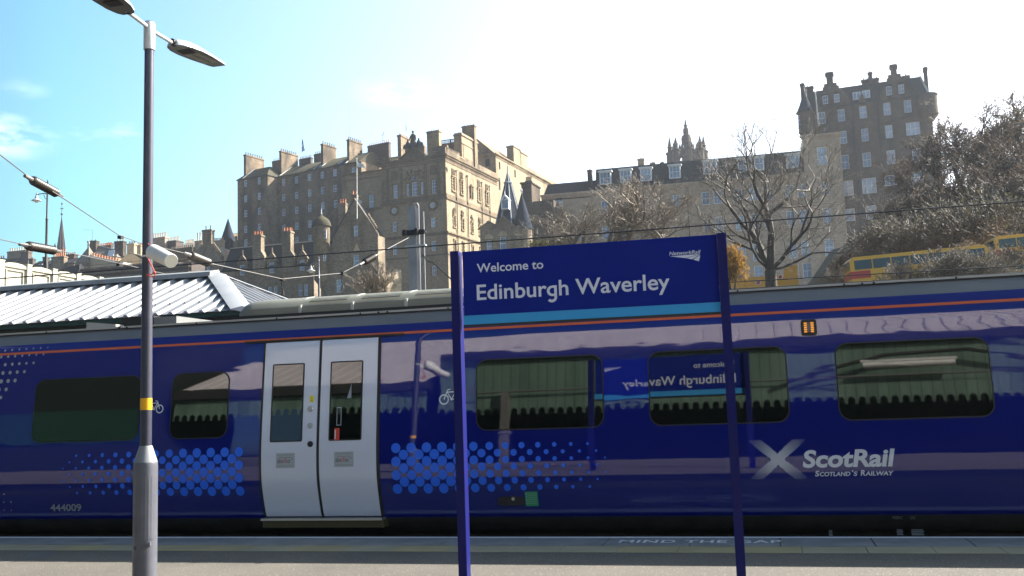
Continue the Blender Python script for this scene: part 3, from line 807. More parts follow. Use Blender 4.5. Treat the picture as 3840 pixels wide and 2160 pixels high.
for xx in cuts[3:-1]: b.box(xx - .018, xx + .018, YS + .40, YS + .44, 2.70, 2.84); b.prismx([(.424 + YS, 2.835), (.615 + YS, 2.962), (.80 + YS, 2.992), (.80 + YS, 2.97), (.62 + YS, 2.94), (.44 + YS, 2.82)], xx - .018, xx + .018)
b.build('seam', MT['gutter_pale'], unit)
bb = MB()
for n_, xx in enumerate(cuts[3:-2]):
    if n_ in (4, 7): continue
    for r in range(4):
        t = .08 + r * .22; i0, z0 = .50 + .12 * t * 1.0, 2.90 + .055 * t
        i0 = .455 + .20 * t; z0 = 2.868 + .088 * t
        xl, xr = xx + .10, xx + .62
        bb.face([(xl, YS + i0 - .010, z0 + .006), (xr, YS + i0 - .010, z0 + .006), (xr, YS + i0 + .016, z0 + .022), (xl, YS + i0 + .016, z0 + .022)])
bb.build('louvre', MT['louvre_dark'], unit)
b = MB(); b.mi = 1; b.box(ux0 + .02, ux1, YS + .395, YS + .418, 2.70, 2.745); b.build('unit_base', [MT['roof_grey'], MT['gasket']], unit)
LB = T(0, 1000, 2.683)
def roofbox(xp0, xp1, yp, yo, dy, m, slope=0):
    p = P(*LB(xp0, yp), Y=YS + yo); q = P(*LB(xp1, yp), Y=YS + yo)
    g = MB(); g.solid([(p[0], YS + yo, 2.70), (q[0], YS + yo, 2.70), (q[0], YS + yo + dy, 2.70), (p[0], YS + yo + dy, 2.70)],
                      [(p[0], YS + yo, p[2]), (q[0], YS + yo, p[2] - slope), (q[0], YS + yo + dy, p[2] - slope), (p[0], YS + yo + dy, p[2])])
    g.bevel(.012, 2); return g.build('roof_box', m, train)
roofbox(870, 1165, 560, .62, .9, MT['gutter_pale'], .05)
roofbox(1225, 1545, 515, .8, 1.0, MT['black_metal'])
roofbox(1548, 1775, 510, .8, 1.0, MT['roof_grey'])

# ================================================================== station name sign
SG = P(*T(1650, 840, 2.1467)(178, 222), Y=8.05)
sign = thing('station_sign', 'dark blue Welcome to Edinburgh Waverley name board on two square posts', 'station sign', (SG[0], SG[1], 0), R(2))
sm = lambda off: (lambda x, z: tuple(matrix_of(sign) @ Vector((x, -off, z))))
b = MB(False); b.box(.002, 2.137, .0, .045, 2.256, 2.806); b.bevel(.003, 1); b.build('board', MT['sign_blue'], sign)
b = MB(False); b.box(-.003, 2.136, -.004, .049, 2.178, 2.255); b.build('stripe', MT['sign_cyan'], sign)
b = MB(False); b.box(.0, 2.137, .006, .04, 2.160, 2.177); b.build('bottom_rail', MT['chrome_dark'], sign)
for u0, top in ((-.100, 2.812), (2.1385, 2.812)):
    b = MB(False); b.box(u0, u0 + .0725, -.03, .085, -.005, top); b.bevel(.005, 2); p_ = b.build('post', MT['post_blue'], sign)
    b = MB(False); b.box(u0 - .05, u0 + .122, -.08, .135, -.004, .010); b.build('base_plate', MT['post_blue'], p_)
def name_text():
    # the board's g has one bowl and a hooked tail: a q with a hook
    off = .014; v, f = fit_text('Edinburqh Waverley', .119, 1.742, 2.382, .131, offset=off); v = list(v); f = list(f)
    full = text_mesh('Edinburqh Waverley', 0, off)[0]; pre = text_mesh('Edinburq', 0, off)[0]; a0 = min(q[0] for q in full); sx = (1.742 - .119) / (max(q[0] for q in full) - a0)
    low = [i for i, q in enumerate(pre) if q[1] < -.08]; xr = .119 + (max(pre[i][0] for i in low) - a0) * sx; xl = .119 + (min(pre[i][0] for i in low) - a0) * sx; w = xr - xl
    zq = min(q[1] for q in v if xl - .001 < q[0] < xr + .001)
    for i, q in enumerate(v):
        if xl - .002 < q[0] < xr + .002 and q[1] < 2.382 - .010: v[i] = (q[0], 2.382 - .012)
    r1 = .044; r0 = r1 - w; cx = xr - r1; cz = 2.382 - .010; n = 12
    for i in range(n):
        a, b = -math.pi * .80 * i / n, -math.pi * .80 * (i + 1) / n; o = len(v)
        v += [(cx + r0 * math.cos(a), cz + r0 * 1.0 * math.sin(a)), (cx + r1 * math.cos(a), cz + r1 * math.sin(a)), (cx + r1 * math.cos(b), cz + r1 * math.sin(b)), (cx + r0 * math.cos(b), cz + r0 * math.sin(b))]; f.append((o, o + 1, o + 2, o + 3))
    return v, f
def sign_graphics(ff, front):
    h = Flat(); fl_ = (lambda v: v) if front else (lambda v: ([(2.137 - x, z) for x, z in v[0]], v[1]))
    h.add(fl_(fit_text('Welcome to', .126, .702, 2.617, .076, offset=.014, ref='W')))
    h.build('welcome_lettering', MT['sign_white'], ff, sign)
    h = Flat(); h.add(fl_(name_text()))
    h.build('name_lettering', MT['sign_white'], ff, sign)
    h = Flat(); h.add(fl_(fit_text('NetworkRail', 1.750, 2.003, 2.659, .030, shear=.2, offset=.012)))
    for pl in ([(1.752, 2.652), (2.000, 2.655), (1.880, 2.629)], [(1.886, 2.627), (1.998, 2.652), (1.932, 2.616)], [(1.940, 2.613), (1.9985, 2.648), (1.960, 2.606), (1.950, 2.606)][:3], [(1.955, 2.606), (1.999, 2.645), (1.986, 2.597)]):
        h.add(fl_((pl, [(0, 1, 2)])))
    h.build('emblem', MT['sign_white'], ff, sign)
sign_graphics(sm(.0025), True)
sign_graphics(lambda x, z: tuple(matrix_of(sign) @ Vector((x, .0475, z))), False)

# ================================================================== platform lamp post
LPp = P(560, 138, Y=7.8); LX, LY = LPp[0] - .0, 7.8
pb = P(520, 1940, Y=7.8)
post = thing('lamp_post', 'grey double-headed platform lamp post with a yellow band', 'lamp post', (LX, LY, 0))
b = MB(); lean = 0.0
zcone = P(520, 1672, Y=7.8)[2]; zb2 = P(525, 1735, Y=7.8)[2]; zy0 = P(530, 1538, Y=7.8)[2]; zy1 = P(530, 1494, Y=7.8)[2]; zsl = P(558, 183, Y=7.8)[2]
ztop = P(560, 85, Y=7.8)[2]
b.lathe((LX, LY, 0), [(.103, -.02), (.103, zb2 - .03), (.1015, zb2), (.1005, zb2 + .004)], 40); b.build('base', MT['post_grey'], post)
b = MB(); b.lathe((LX, LY, 0), [(.1005, zb2 + .004), (.056, zcone - .004), (.055, zcone)], 40); b.build('cone', MT['mast_grey'], post)
b = MB(); b.lathe((LX, LY, 0), [(.0495, zcone), (.0495, zy0), (.0475, 2.6), (.043, 4.0), (.0405, ztop - .03)], 32); b.build('shaft', MT['shaft_grey'], post)
b = MB(); b.lathe((LX, LY, 0), [(.0505, zy0), (.0505, zy1)], 32); b.build('yellow_band', MT['band_yellow'], post)
b = MB(); b.lathe((LX, LY, 0), [(.050, zsl - .012), (.051, zsl), (.051, ztop - .015), (.045, ztop)], 32); b.mi = 1; b.lathe((LX, LY, 0), [(.045, ztop - .001), (.04, ztop + .006), (0, ztop + .007)], 24)
b.build('sleeve', [MT['sleeve_grey'], MT['black']], post)
# service door in the base, with its bent lower lip and lock
b = MB(); b.mi = 0
za = P(540, 2030, Y=7.7)[2]
for a in range(7):
    t0, t1 = R(-105 + a * 16), R(-105 + (a + 1) * 16)
    for z0, z1, rr in ((za + .01, zb2 - .12, .1065),):
        q = [(LX + rr * math.cos(t) , LY + rr * math.sin(t), z) for t, z in ((t0, z0), (t1, z0), (t1, z1), (t0, z1))]; b.face(q)
b.build('service_door', MT['post_grey'], post)
b = MB(); p = P(507, 2057, Y=7.69); b.lathe((p[0], 7.71, p[2]), [(.026, 0), (.026, .012), (.017, .016), (.014, .008), (0, .006)], 20, (-.1, -1, 0)); p = P(556, 2042, Y=7.72)
b.solid([(p[0] - .03, 7.705, p[2] - .025), (p[0] + .022, 7.73, p[2] + .02), (p[0] + .022, 7.73, p[2] - .012), (p[0] - .03, 7.705, p[2] - .05)], [(p[0] - .03, 7.685, p[2] - .02), (p[0] + .03, 7.70, p[2] + .028), (p[0] + .03, 7.70, p[2] - .008), (p[0] - .03, 7.685, p[2] - .045)])
b.build_each('door_lock', MT['post_grey'], post)
# arms and heads: one over the track side, one towards the platform
za0 = P(560, 105, Y=7.8)[2]
tip = P(835, 238, X=LX); j1 = P(648, 162, X=LX); j0 = P(482, 45, X=LX)
b = MB(); b.tube((LX, LY + .02, za0 - .01), (LX, j1[1] + .02, j1[2]), .0185, .0185, 14); b.tube((LX, LY - .02, za0 - .01 + .01), (LX, j0[1] - .04, j0[2]), .0185, .0185, 14); b.build('arm', MT['sleeve_grey'], post)
def head(y0, z0, dirn, L, tilt):
    """flat LED lantern, y0/z0 at its root, running along dirn*y"""
    g = MB(); prof = [(0, .055, .035), (.04, .09, .05), (.14, .125, .058), (.30, .14, .05), (.52, .125, .032), (.70, .10, .018), (L - .03, .085, .008), (L, .07, .003)]
    rings = []
    for s, w, h in prof:
        c = z0 + s * tilt; pts = [(-w, -.022), (-w * .985, .0), (-w * .72, h * .75), (-w * .3, h), (w * .3, h), (w * .72, h * .75), (w * .985, .0), (w, -.022)]
        rings.append([g.bm.verts.new((LX + a, y0 + dirn * s, c + e)) for a, e in pts])
    for A, B in zip(rings, rings[1:]):
        for i in range(len(A) - 1): g.bm.faces.new([A[i], A[i + 1], B[i + 1], B[i]]).smooth = i not in (0, 6)
    g.bm.faces.new(rings[0]); g.bm.faces.new(rings[-1])
    o = g.build('lamp_head', MT['lamp_grey'], post)
    g = MB(); pl = []
    for s, w, h in prof: pl.append((s, w * .985))
    g.face([(LX - w, y0 + dirn * s, z0 + s * tilt - .020) for s, w in pl] + [(LX + w, y0 + dirn * s, z0 + s * tilt - .020) for s, w in pl[::-1]])
    o2 = g.build('underside', MT['lens_dark'], o)
    g = MB()
    for r in range(4):
        for c in (-1, 1):
            s = .36 + r * .095; x = LX + c * .045
            g.box(x - .035, x + .035, y0 + dirn * s - .036, y0 + dirn * s + .036, z0 + s * tilt - .026, z0 + s * tilt - .021)
    g.mi = 1; s = .22; g.box(LX - .07, LX + .07, y0 + dirn * s - .05, y0 + dirn * s + .06, z0 + s * tilt - .027, z0 + s * tilt - .0215)
    g.build('lens', [MT['lens_grid'], MT['black']], o)
    g = MB(); g.tube((LX, y0 - dirn * .02, z0 + .01), (LX, y0 + dirn * .03, z0 + .01), .032, .036, 16); g.build('collar', MT['black_metal'], o)
tl = (tip[2] - j1[2]) / (tip[1] - j1[1])
head(j1[1], j1[2] + .0, 1, (tip[1] - j1[1]) * .93, tl * .75)
head(j0[1], j0[2], -1, (tip[1] - j1[1]) * .93, tl * .75)

# loudspeaker clamped to the post
sp0 = P(592, 942, Y=7.76); 
spk = thing('loudspeaker', 'cream drum-shaped loudspeaker clamped to the lamp post with red cable', 'loudspeaker', (LX, LY, sp0[2]))
F2 = T(460, 780, 4)
a0 = P(*F2(455, 655), Y=7.72); a1 = P(*F2(730, 795), Y=7.52); ax = Vector(a1 - a0); ln = ax.length; ax.normalize()
b = MB(); b.lathe(a0, [(.02, -.012), (.058, -.010), (.066, 0), (.068, .02), (.062, ln - .006), (.059, ln)], 40, ax); b.mi = 1; b.lathe(Vector(a0) + ax * (ln - .003), [(.0585, 0), (.057, .003), (0, .0032)], 40, ax)
b.build('drum', [MT['plastic_cream'], MT['plastic_grey']], spk)
b = MB(); zk = P(*F2(330, 718), Y=7.76)[2]
b.lathe((LX, LY, zk - .008), [(.0475, 0), (.0505, .001), (.0505, .015), (.0475, .016)], 28)
q = P(*F2(400, 700), Y=7.70); q2 = P(*F2(550, 712), Y=7.655)
b.solid([(LX + .03, LY - .06, zk - .02), (q2[0], 7.648, q2[2] - .012), (q2[0], 7.655, q2[2] - .012), (LX + .03, LY - .05, zk - .02)], [(LX + .03, LY - .06, zk + .02), (q2[0], 7.648, q2[2] + .012), (q2[0], 7.655, q2[2] + .012), (LX + .03, LY - .05, zk + .02)])
b.tube((q2[0], 7.66, q2[2]), (q2[0], 7.640, q2[2]), .011, .011, 12); b.build('bracket', MT['plastic_cream'], spk)
pts = [P(*F2(x, y), Y=yy) for x, y, yy in ((380, 530, 7.74), (400, 560, 7.72), (450, 575, 7.71), (410, 620, 7.70), (400, 660, 7.70))]
b = MB(); b.path(pts, .004); pts = [P(*F2(x, y), Y=yy) for x, y, yy in ((385, 760, 7.74), (400, 810, 7.73), (440, 870, 7.73), (465, 930, 7.73), (492, 980, 7.74), (485, 1015, 7.74), (440, 1032, 7.74), (395, 1015, 7.75), (360, 1010, 7.76))]
b.path(pts, .0055); pts = [P(*F2(x, y), Y=yy) for x, y, yy in ((395, 985, 7.74), (430, 1000, 7.74), (470, 965, 7.74), (490, 985, 7.74))]
b.path(pts, .0045); b.build('cable', MT['cable_red'], spk)

# ================================================================== canopy behind the photographer (seen mirrored in the train)
CY = -2.0
can = thing('platform_canopy', 'green boarded platform canopy with scalloped valance mirrored in the train', 'canopy', (0, CY, 0))
for CX0, CX1, VB, VT in ((-16.2, -8.7, 4.1, 4.87), (-8.4, 30.0, 4.0, 5.62)):
    b = MB(); pitch = .24
    for k in range(int((CX1 - CX0) / pitch)):
        xc = CX0 + (k + .5) * pitch; arc = [(xc + .085 * math.cos(a), VB + .085 + .085 * math.sin(a)) for a in np.linspace(math.pi, 0, 7)]
        l, r_ = xc - pitch / 2, xc + pitch / 2
        b.face([(l, CY, VB), (xc - .085, CY, VB)] + [(a, CY, z) for a, z in arc] + [(xc + .085, CY, VB), (r_, CY, VB), (r_, CY, VT), (l, CY, VT)])
    b.build('valance', MT['valance_green'], can)
    b = MB(); b.box(CX0, CX1, CY - .25, CY + .10, VT, VT + .28); b.build('gutter', MT['canopy_dark'], can)
    b = MB(); nr = int((CX1 - CX0) / .45)
    for k in range(nr):
        xa = CX0 + k * .45
        b.solid([(xa, CY - .15, VT + .30), (xa + .44, CY - .15, VT + .30), (xa + .44, CY - 9, VT + 4.6), (xa, CY - 9, VT + 4.6)], [(xa + .02, CY - .15, VT + .33), (xa + .41, CY - .15, VT + .33), (xa + .41, CY - 9, VT + 4.63), (xa + .02, CY - 9, VT + 4.63)])
    b.build('roof', MT['canopy_roof'], can)
CX0 = -16.2
b = MB(); b.box(CX0, CX1, CY - 10.5, CY - 9.5, -1.2, VT + 3.3); b.build('back_wall', MT['canopy_dark'], can)
for xx in (-6.55, 13.5, 24):
    b = MB(); b.box(xx - .09, xx + .09, CY + .02, CY + .30, -1.0, 4.7); b.box(xx - .14, xx + .14, CY - .02, CY + .36, 3.0, 3.16); b.build('column', MT['column_paint'], can)
b = MB(); b.tube((-8, CY + .22, 4.72), (5.2, CY + .22, 4.80), .025, .025, 8); b.build('conduit', MT['column_paint'], can)
b = MB(); b.path([(.2, CY + .2, 4.62), (1.4, CY + .2, 5.0), (2.6, CY + .2, 5.28), (4.4, CY + .2, 5.34), (5.6, CY + .2, 5.1), (7.5, CY + .2, 5.02)], .045, 8); b.build('cable', MT['canopy_dark'], can)
for xx in (3.1, -2.6): b = MB(); b.tube((xx - 1.0, CY + .30, 5.02), (xx + 1.0, CY + .30, 5.02), .075, .075, 14); b.box(xx - 1.05, xx + 1.05, CY + .24, CY + .36, 5.09, 5.14); b.build('strip_light', MT['plastic_cream'], can)
fb = thing('backdrop', 'added dark building out of view, mirrored at the left of the train', 'backdrop', (-22, CY, 0))  # unseen dark building, added to blacken the reflection at the coach's left end
b = MB(); b.box(-60, -16.6, CY - 4, CY + .6, -1.1, 10.5); b.build('hall', MT['hut_dark'], fb)
b = MB(); b.box(-60, -16.65, CY + .6, CY + .68, 3.0, 4.4); b.build('fascia', MT['hut_green'], fb)

# ================================================================== hut roof behind the train
HY0, HW = 18.0, 3.0
pc = P(905, 1152, Y=HY0); pr = P(812, 1030, Y=HY0 + HW); hx0, hx1 = -40.0, pc[0]; ze, zr = pc[2] - .05, pr[2] - .03; hxr = pr[0]
hut = thing('station_building', 'low green station building with a ribbed white metal hip roof', 'building', (hx1, HY0, 0))
b = MB(); b.box(hx0, hx1 - .35, HY0 + .45, HY0 + 2 * HW - .45, -1.1, ze - .15); b.build('wall', MT['hut_green'], hut)
b = MB()
for k in range(4): b.box(hx0, hx1 - .10 - .06 * k, HY0 + .12 + .07 * k, HY0 + .2 + .07 * k, ze - .13 - .09 * k, ze - .05 - .09 * k)
b.mi = 1; b.box(hx0, hx1 - .02, HY0 + .05, HY0 + .09, ze - .10, ze - .02); b.build('fascia', [MT['hut_dark'], MT['hut_green']], hut)
def ribbed(A, Bp, Cc, Dd, n, w, h):
    """trapezoid sheet A-B (eave) to D-C (top), n ribs standing h proud"""
    A, Bp, Cc, Dd = [Vector([float(q) for q in v]) for v in (A, Bp, Cc, Dd)]
    g = MB(); nrm = (Bp - A).cross(Dd - A).normalized(); nrm = nrm if nrm.z > 0 else -nrm
    g.face([A, Bp, Cc, Dd]); ed = (Bp - A).normalized(); up = (Dd - A) - ed * (Dd - A).dot(ed); hgt = up.length; up = up.normalized(); L = (Bp - A).length
    s0 = (Dd - A).dot(ed); s1 = (Cc - A).dot(ed)
    for k in range(n):
        s = (k + .5) * L / n
        top = hgt
        if s < s0 and s0 > 0: top = hgt * s / s0
        if s > s1 and s1 < L: top = hgt * (L - s) / (L - s1)
        top -= .05
        if top < .1: continue
        q0 = A + ed * s - up * .04; q1 = A + ed * s + up * top
        g.solid([q0 - ed * w, q0 + ed * w, q0 + ed * w * .45 + nrm * h, q0 - ed * w * .45 + nrm * h], [q1 - ed * w, q1 + ed * w, q1 + ed * w * .45 + nrm * h, q1 - ed * w * .45 + nrm * h])
        if k % 1 == 0:
            for t in (.25, .62):
                if t * hgt < top: c = A + ed * (s + L / n * .5) + up * t * hgt; g.mi = 1; g.box(c.x - .02, c.x + .02, c.y - .012, c.y + .012, c.z - .005, c.z + .022); g.mi = 0
    return g
A_, B_, C_, D_ = (hx0, HY0, ze), (hx1, HY0, ze), (hxr, HY0 + HW, zr), (hx0, HY0 + HW, zr)
rib = ribbed(A_, B_, C_, D_, 84, .07, .055); rib.build('roof', [MT['sheet_white'], MT['ridge_grey']], hut)
g = ribbed((hx1, HY0, ze), (hx1, HY0 + 2 * HW, ze), (hxr, HY0 + HW + .001, zr), (hxr, HY0 + HW, zr), 16, .07, .055); g.build('roof', [MT['sheet_white'], MT['ridge_grey']], hut)
g = MB(); g.face([(hx0, HY0 + 2 * HW, ze), (hx1, HY0 + 2 * HW, ze), (hxr, HY0 + HW, zr), (hx0, HY0 + HW, zr)]); g.build('roof', MT['sheet_white'], hut)
g = MB(); g.solid([(hx0, HY0 + HW - .30, zr - .035), (hxr, HY0 + HW - .30, zr - .035), (hxr, HY0 + HW + .3, zr - .035), (hx0, HY0 + HW + .3, zr - .035)], [(hx0, HY0 + HW - .28, zr + .075), (hxr, HY0 + HW - .28, zr + .075), (hxr, HY0 + HW + .1, zr + .16), (hx0, HY0 + HW + .1, zr + .16)])
g.build('ridge_cap', MT['ridge_grey'], hut)
g = MB(); e0, e1 = Vector((hxr, HY0 + HW, zr + .10)), Vector((hx1 + .03, HY0 - .03, ze + .07)); dd = (e1 - e0).normalized(); sd = dd.cross(Vector((0, 0, 1))).normalized() * .23
dn = Vector((0, 0, -.06))
g.solid([e0 - sd + dn, e0 + dn * .0, e0 + sd + dn, e0 + dn * 2], [e1 - sd + dn, e1, e1 + sd + dn, e1 + dn * 2]); e1 = Vector((hx1 + .03, HY0 + 2 * HW + .03, ze + .07)); dd = (e1 - e0).normalized(); sd = dd.cross(Vector((0, 0, 1))).normalized() * .16
g.solid([e0 - sd + dn, e0, e0 + sd + dn, e0 + dn * 2], [e1 - sd + dn, e1, e1 + sd + dn, e1 + dn * 2]); g.build('hip_cap', MT['sheet_white'], hut)
# ================================================================== overhead line: mast, span wires with insulators, contact wires
MY = 37.0
mp0 = P(1562, 1110, Y=MY); mt0 = P(1550, 778, Y=MY)
mast = thing('overhead_line_mast', 'grey steel overhead line mast standing behind the sign', 'mast', (mp0[0], MY, -1.1))
b = MB(); x = mt0[0]; b.box(x - .175, x + .175, MY - .2, MY - .18, -1.1, mt0[2]); b.box(x - .175, x + .175, MY + .18, MY + .2, -1.1, mt0[2]); b.box(x - .012, x + .012, MY - .18, MY + .18, -1.1, mt0[2]); b.build('column', MT['mast_grey'], mast)
b = MB()
for dx, zt_ in ((.26, mt0[2] + .02), (.46, mt0[2] - .22)): b.tube((x + dx, MY - .1, -1.1), (x + dx, MY - .1, zt_), .022, .022, 8)
b.tube((x + .26, MY - .1, mt0[2] + .02), (x + .20, MY - .1, mt0[2] + .14), .022, .022, 8); b.tube((x + .20, MY - .1, mt0[2] + .14), (x + .04, MY - .1, mt0[2] + .13), .022, .022, 8); b.build('conduit', MT['lead'], mast)
for yy in (875, 925):
    zz = P(1560, yy, Y=MY)[2]; b = MB(); k = .10 if yy == 875 else .03
    b.box(x - .30, x + .52, MY - .27, MY - .20, zz - k, zz + k); b.box(x + .40, x + .58, MY - .3, MY - .12, zz - .03, zz + .02)
    if yy == 875: b.lathe((x - .28, MY - .30, zz - .05), [(.10, -.08), (.12, 0), (.10, .16)], 12); b.lathe((x + .22, MY - .30, zz - .04), [(.08, -.08), (.10, 0), (.08, .18)], 12)
    b.build('bracket', MT['black_metal'] if yy == 875 else MT['lead'], mast)
zz = P(1576, 955, Y=MY)[2]; q = P(1695, 1085, Y=MY)
b = MB(); b.path([(x + .36, MY - .1, zz), (x + .62, MY - .1, zz - .30), (x + .80, MY - .1, zz - .36), (q[0] + .1, MY - .1, q[2] + .3), (q[0] + .9, MY - .1, q[2] - .5)], .03, 6); b.build('cable', MT['pipe'], mast)

def wire(name, label, pts, r, m, group=None, sag=0):
    """pts: list of (S x, S y, distance Y)"""
    ps = [P(a, c, Y=y) for a, c, y in pts]
    t = thing(name, label, 'wire', tuple(ps[0]), 0, group); b = MB(); b.path(ps, r, 7); b.build('strand', m, t); return t, ps
def insulator(t, a, c, r, n=11):
    """ribbed brown rod insulator with end fittings"""
    a = Vector([float(q) for q in a]); c = Vector([float(q) for q in c]); d = c - a; L = d.length; b = MB(); prof = [(r * .55, 0)]
    for k in range(n):
        z0 = L * (.03 + .94 * k / n); z1 = L * (.03 + .94 * (k + .55) / n); z2 = L * (.03 + .94 * (k + .9) / n); prof += [(r * .86, z0), (r, z1), (r * .86, z2)]
    prof += [(r * .55, L)]; b.lathe(a, prof, 18, d); o = b.build('insulator', MT['insulator_brown'], t)
    d.normalize(); b = MB(); b.tube(a - d * r * 1.9, a, r * .28, r * .5, 8); b.tube(c, c + d * r * 1.9, r * .5, r * .28, 8); b.lathe(a - d * r * 2.4, [(0, 0), (r * .34, r * .1), (r * .34, r * .7), (0, r * .8)], 8, d); b.build('end_fitting', MT['wire_mid'], t)
GP = 'head span wires with brown insulators across the tracks'
EE = T(0, 540, 2.0125)
ysp = lambda s: s
# upper span
up = [(-20, 565, 13.2), (119 - 26, 672 - 20, 14.6), (214 + 30, 724 + 24, 15.6), (447, 883, 18.6), (527, 911, 20.0), (600, 928, 21), (704, 952, 22.5), (790, 988, 23.6), (1058, 1046, 27.0), (1282, 1024, 31.0), (1352, 988, 33.0), (1412, 955, 34.0), (1546, 884, 36.7)]
wr, ps = wire('span_wire', 'upper pale span wire carrying three brown insulators across the tracks', up, .011, MT['wire_mid'], GP)
insulator(wr, P(119, 674, Y=14.75), P(214, 726, Y=15.5), .088); insulator(wr, P(712, 957, Y=22.6), P(782, 985, Y=23.5), .125); insulator(wr, P(1364, 984, Y=33.2), P(1402, 962, Y=33.9), .125)
lo = [(-20, 893, 13.2), (75, 914, 14.4), (235, 942, 15.8), (465, 991, 18.6), (560, 1014, 20.2), (684, 1042, 22.2), (800, 1072, 23.8), (940, 1105, 26.0), (1060, 1127, 27.2), (1107, 1137, 28)]
wl_, ps2 = wire('span_wire', 'lower pale span wire sagging over the white roof, with two brown insulators', lo, .009, MT['wire_mid'], GP)
insulator(wl_, P(100, 921, Y=14.7), P(206, 940, Y=15.5), .085); insulator(wl_, P(720, 1052, Y=22.7), P(784, 1067, Y=23.5), .115)
for k, (x, y0, y1, yy) in enumerate(((452, 889, 990, 18.65), (1058, 1046, 1132, 27.1), (1282, 1024, 1100, 31.0))):
    t = thing('dropper', ['dark dropper clamp hanging left of the lamp post', 'dark knotted dropper hanging above the roof of the train', 'thin dark dropper hanging beside the gabled stone house'][k], 'dropper', tuple(P(x, y0, Y=yy)), 0, 'droppers between the span wires')
    b = MB(); f_ = yy / 3727; p = P(x, y0, Y=yy); q = P(x - 3, y1, Y=yy)
    b.box(p[0] - 9 * f_, p[0] + 9 * f_, yy - .05, yy + .05, p[2] - 8 * f_, p[2] + 5 * f_)
    if k: b.path([p, (p[0] - 3 * f_, yy, p[2] - 28 * f_), (p[0] + 3 * f_, yy, p[2] - 45 * f_), (q[0], yy, q[2] + 6 * f_)], .012, 6)
    for s in np.linspace(.2, .9, 4): c = p + (q - p) * s; b.lathe((c[0], yy, c[2]), [(0, -3.2 * f_), (3.2 * f_, 0), (0, 3.2 * f_)], 8)
    if k == 1 or k == 0: b.box(q[0] - 8 * f_, q[0] + 8 * f_, yy - .06, yy + .06, q[2] - 11 * f_, q[2] + 10 * f_)
    if k: b.path([P(x + 2, y0 + 38, Y=yy), P(x + 8, y0 + 62, Y=yy), P(x + 20, y0 + 70, Y=yy)], .010, 5)
    b.build('clamp', MT['black_metal'], t)
GW = 'contact wires above the tracks'
def cw(label, xa, ya, xb, yb_, Y, r):
    pa, pb = P(xa, ya, Y=Y), P(xb, yb_, Y=Y); d = pb - pa; pa = pa - d * .4; pb = pb + d * .4
    t = thing('contact_wire', label, 'wire', tuple(pa), 0, GW); b = MB(); n = 10; b.path([pa + (pb - pa) * i / n for i in range(n + 1)], r, 7); b.build('strand', MT['wire_dark'], t)
cw('thick black contact wire crossing the whole view just above the sign', 0, 1045, 3840, 755, 14.6, .0105)
cw('upper of the two thin black wires just over the train roof behind the buses', 2730, 1059, 3840, 996, 15.5, .008)
cw('lowest thin black wire, close along the top of the train at right', 2730, 1086, 3840, 1021, 15.2, .007)
pa, pb = P(620, 1034, Y=33), P(1180, 993, Y=33)
t = thing('contact_wire', 'short dark wire passing behind the dormers of the low stone house', 'wire', tuple(pa), 0, GW); b = MB(); b.path([pa + (pb - pa) * i / 6 for i in range(7)], .016, 6); b.build('strand', MT['wire_dark'], t)

# ================================================================== bridge parapet and old street lamps
BX = -60.27
brz = P(*T(0, 780, 4)(20, 800), X=BX)[2]
brg = thing('road_bridge', 'cream panelled iron parapet of a road bridge at the far left', 'bridge', (BX, 75, 0))
b = MB(); b.box(BX - 14, BX - .6, 52, 175, brz - 1.9, brz - 1.3); b.build('deck', MT['concrete_dark'], brg)
b = MB(); b.box(BX - .35, BX - .1, 52, 175, brz - 3.2, brz - .22); b.build('parapet', MT['cream_iron'], brg)
y0, sp = 67.5, 3.12
pan = None; pil = None
for k in range(-4, 24):
    yy = y0 + k * sp
    if pil is None:
        g = MB(False); g.box(-.5, .12, -.26, .26, -3.2, .06); g.box(-.53, .15, -.30, .30, .06, .14); o = g.build('pilaster', MT['cream_iron'], brg); pil = o.data
        o.location = (0, yy - 75, brz)
        g = MB(False); L0, L1 = .27, sp - .27
        for (a, c, e, f) in ((L0, L1, -.34, -.14), (L0, L1, -3.2, -2.5)): g.box(-.10, .04, a, c, e, f)
        g.prismx([(L0, -.14), (L1, -.14), (L1 - .5, .01), (sp / 2, .07), (L0 + .5, .01)], -.12, .07)
        for (a, c, e, f) in ((L0 + .28, L1 - .28, -.62, -.52), (L0 + .28, L1 - .28, -2.3, -2.2), (L0 + .28, L0 + .38, -2.2, -.62), (L1 - .38, L1 - .28, -2.2, -.62)): g.box(-.10, .02, a, c, e, f)
        o = g.build('panel', MT['cream_iron'], brg); pan = o.data; o.location = (0, yy - 75, brz)
    else:
        place(pil, 'pilaster', brg, (0, yy - 75, brz))
        if k < 23: place(pan, 'panel', brg, (0, yy - 75, brz))
b = MB(); b.box(BX - 13, BX - .8, 90, 93, -1.1, brz - 1.9); b.box(BX - 13, BX - .8, 140, 144, -1.1, brz - 1.9); b.build('pier', MT['stone_buff'], brg)
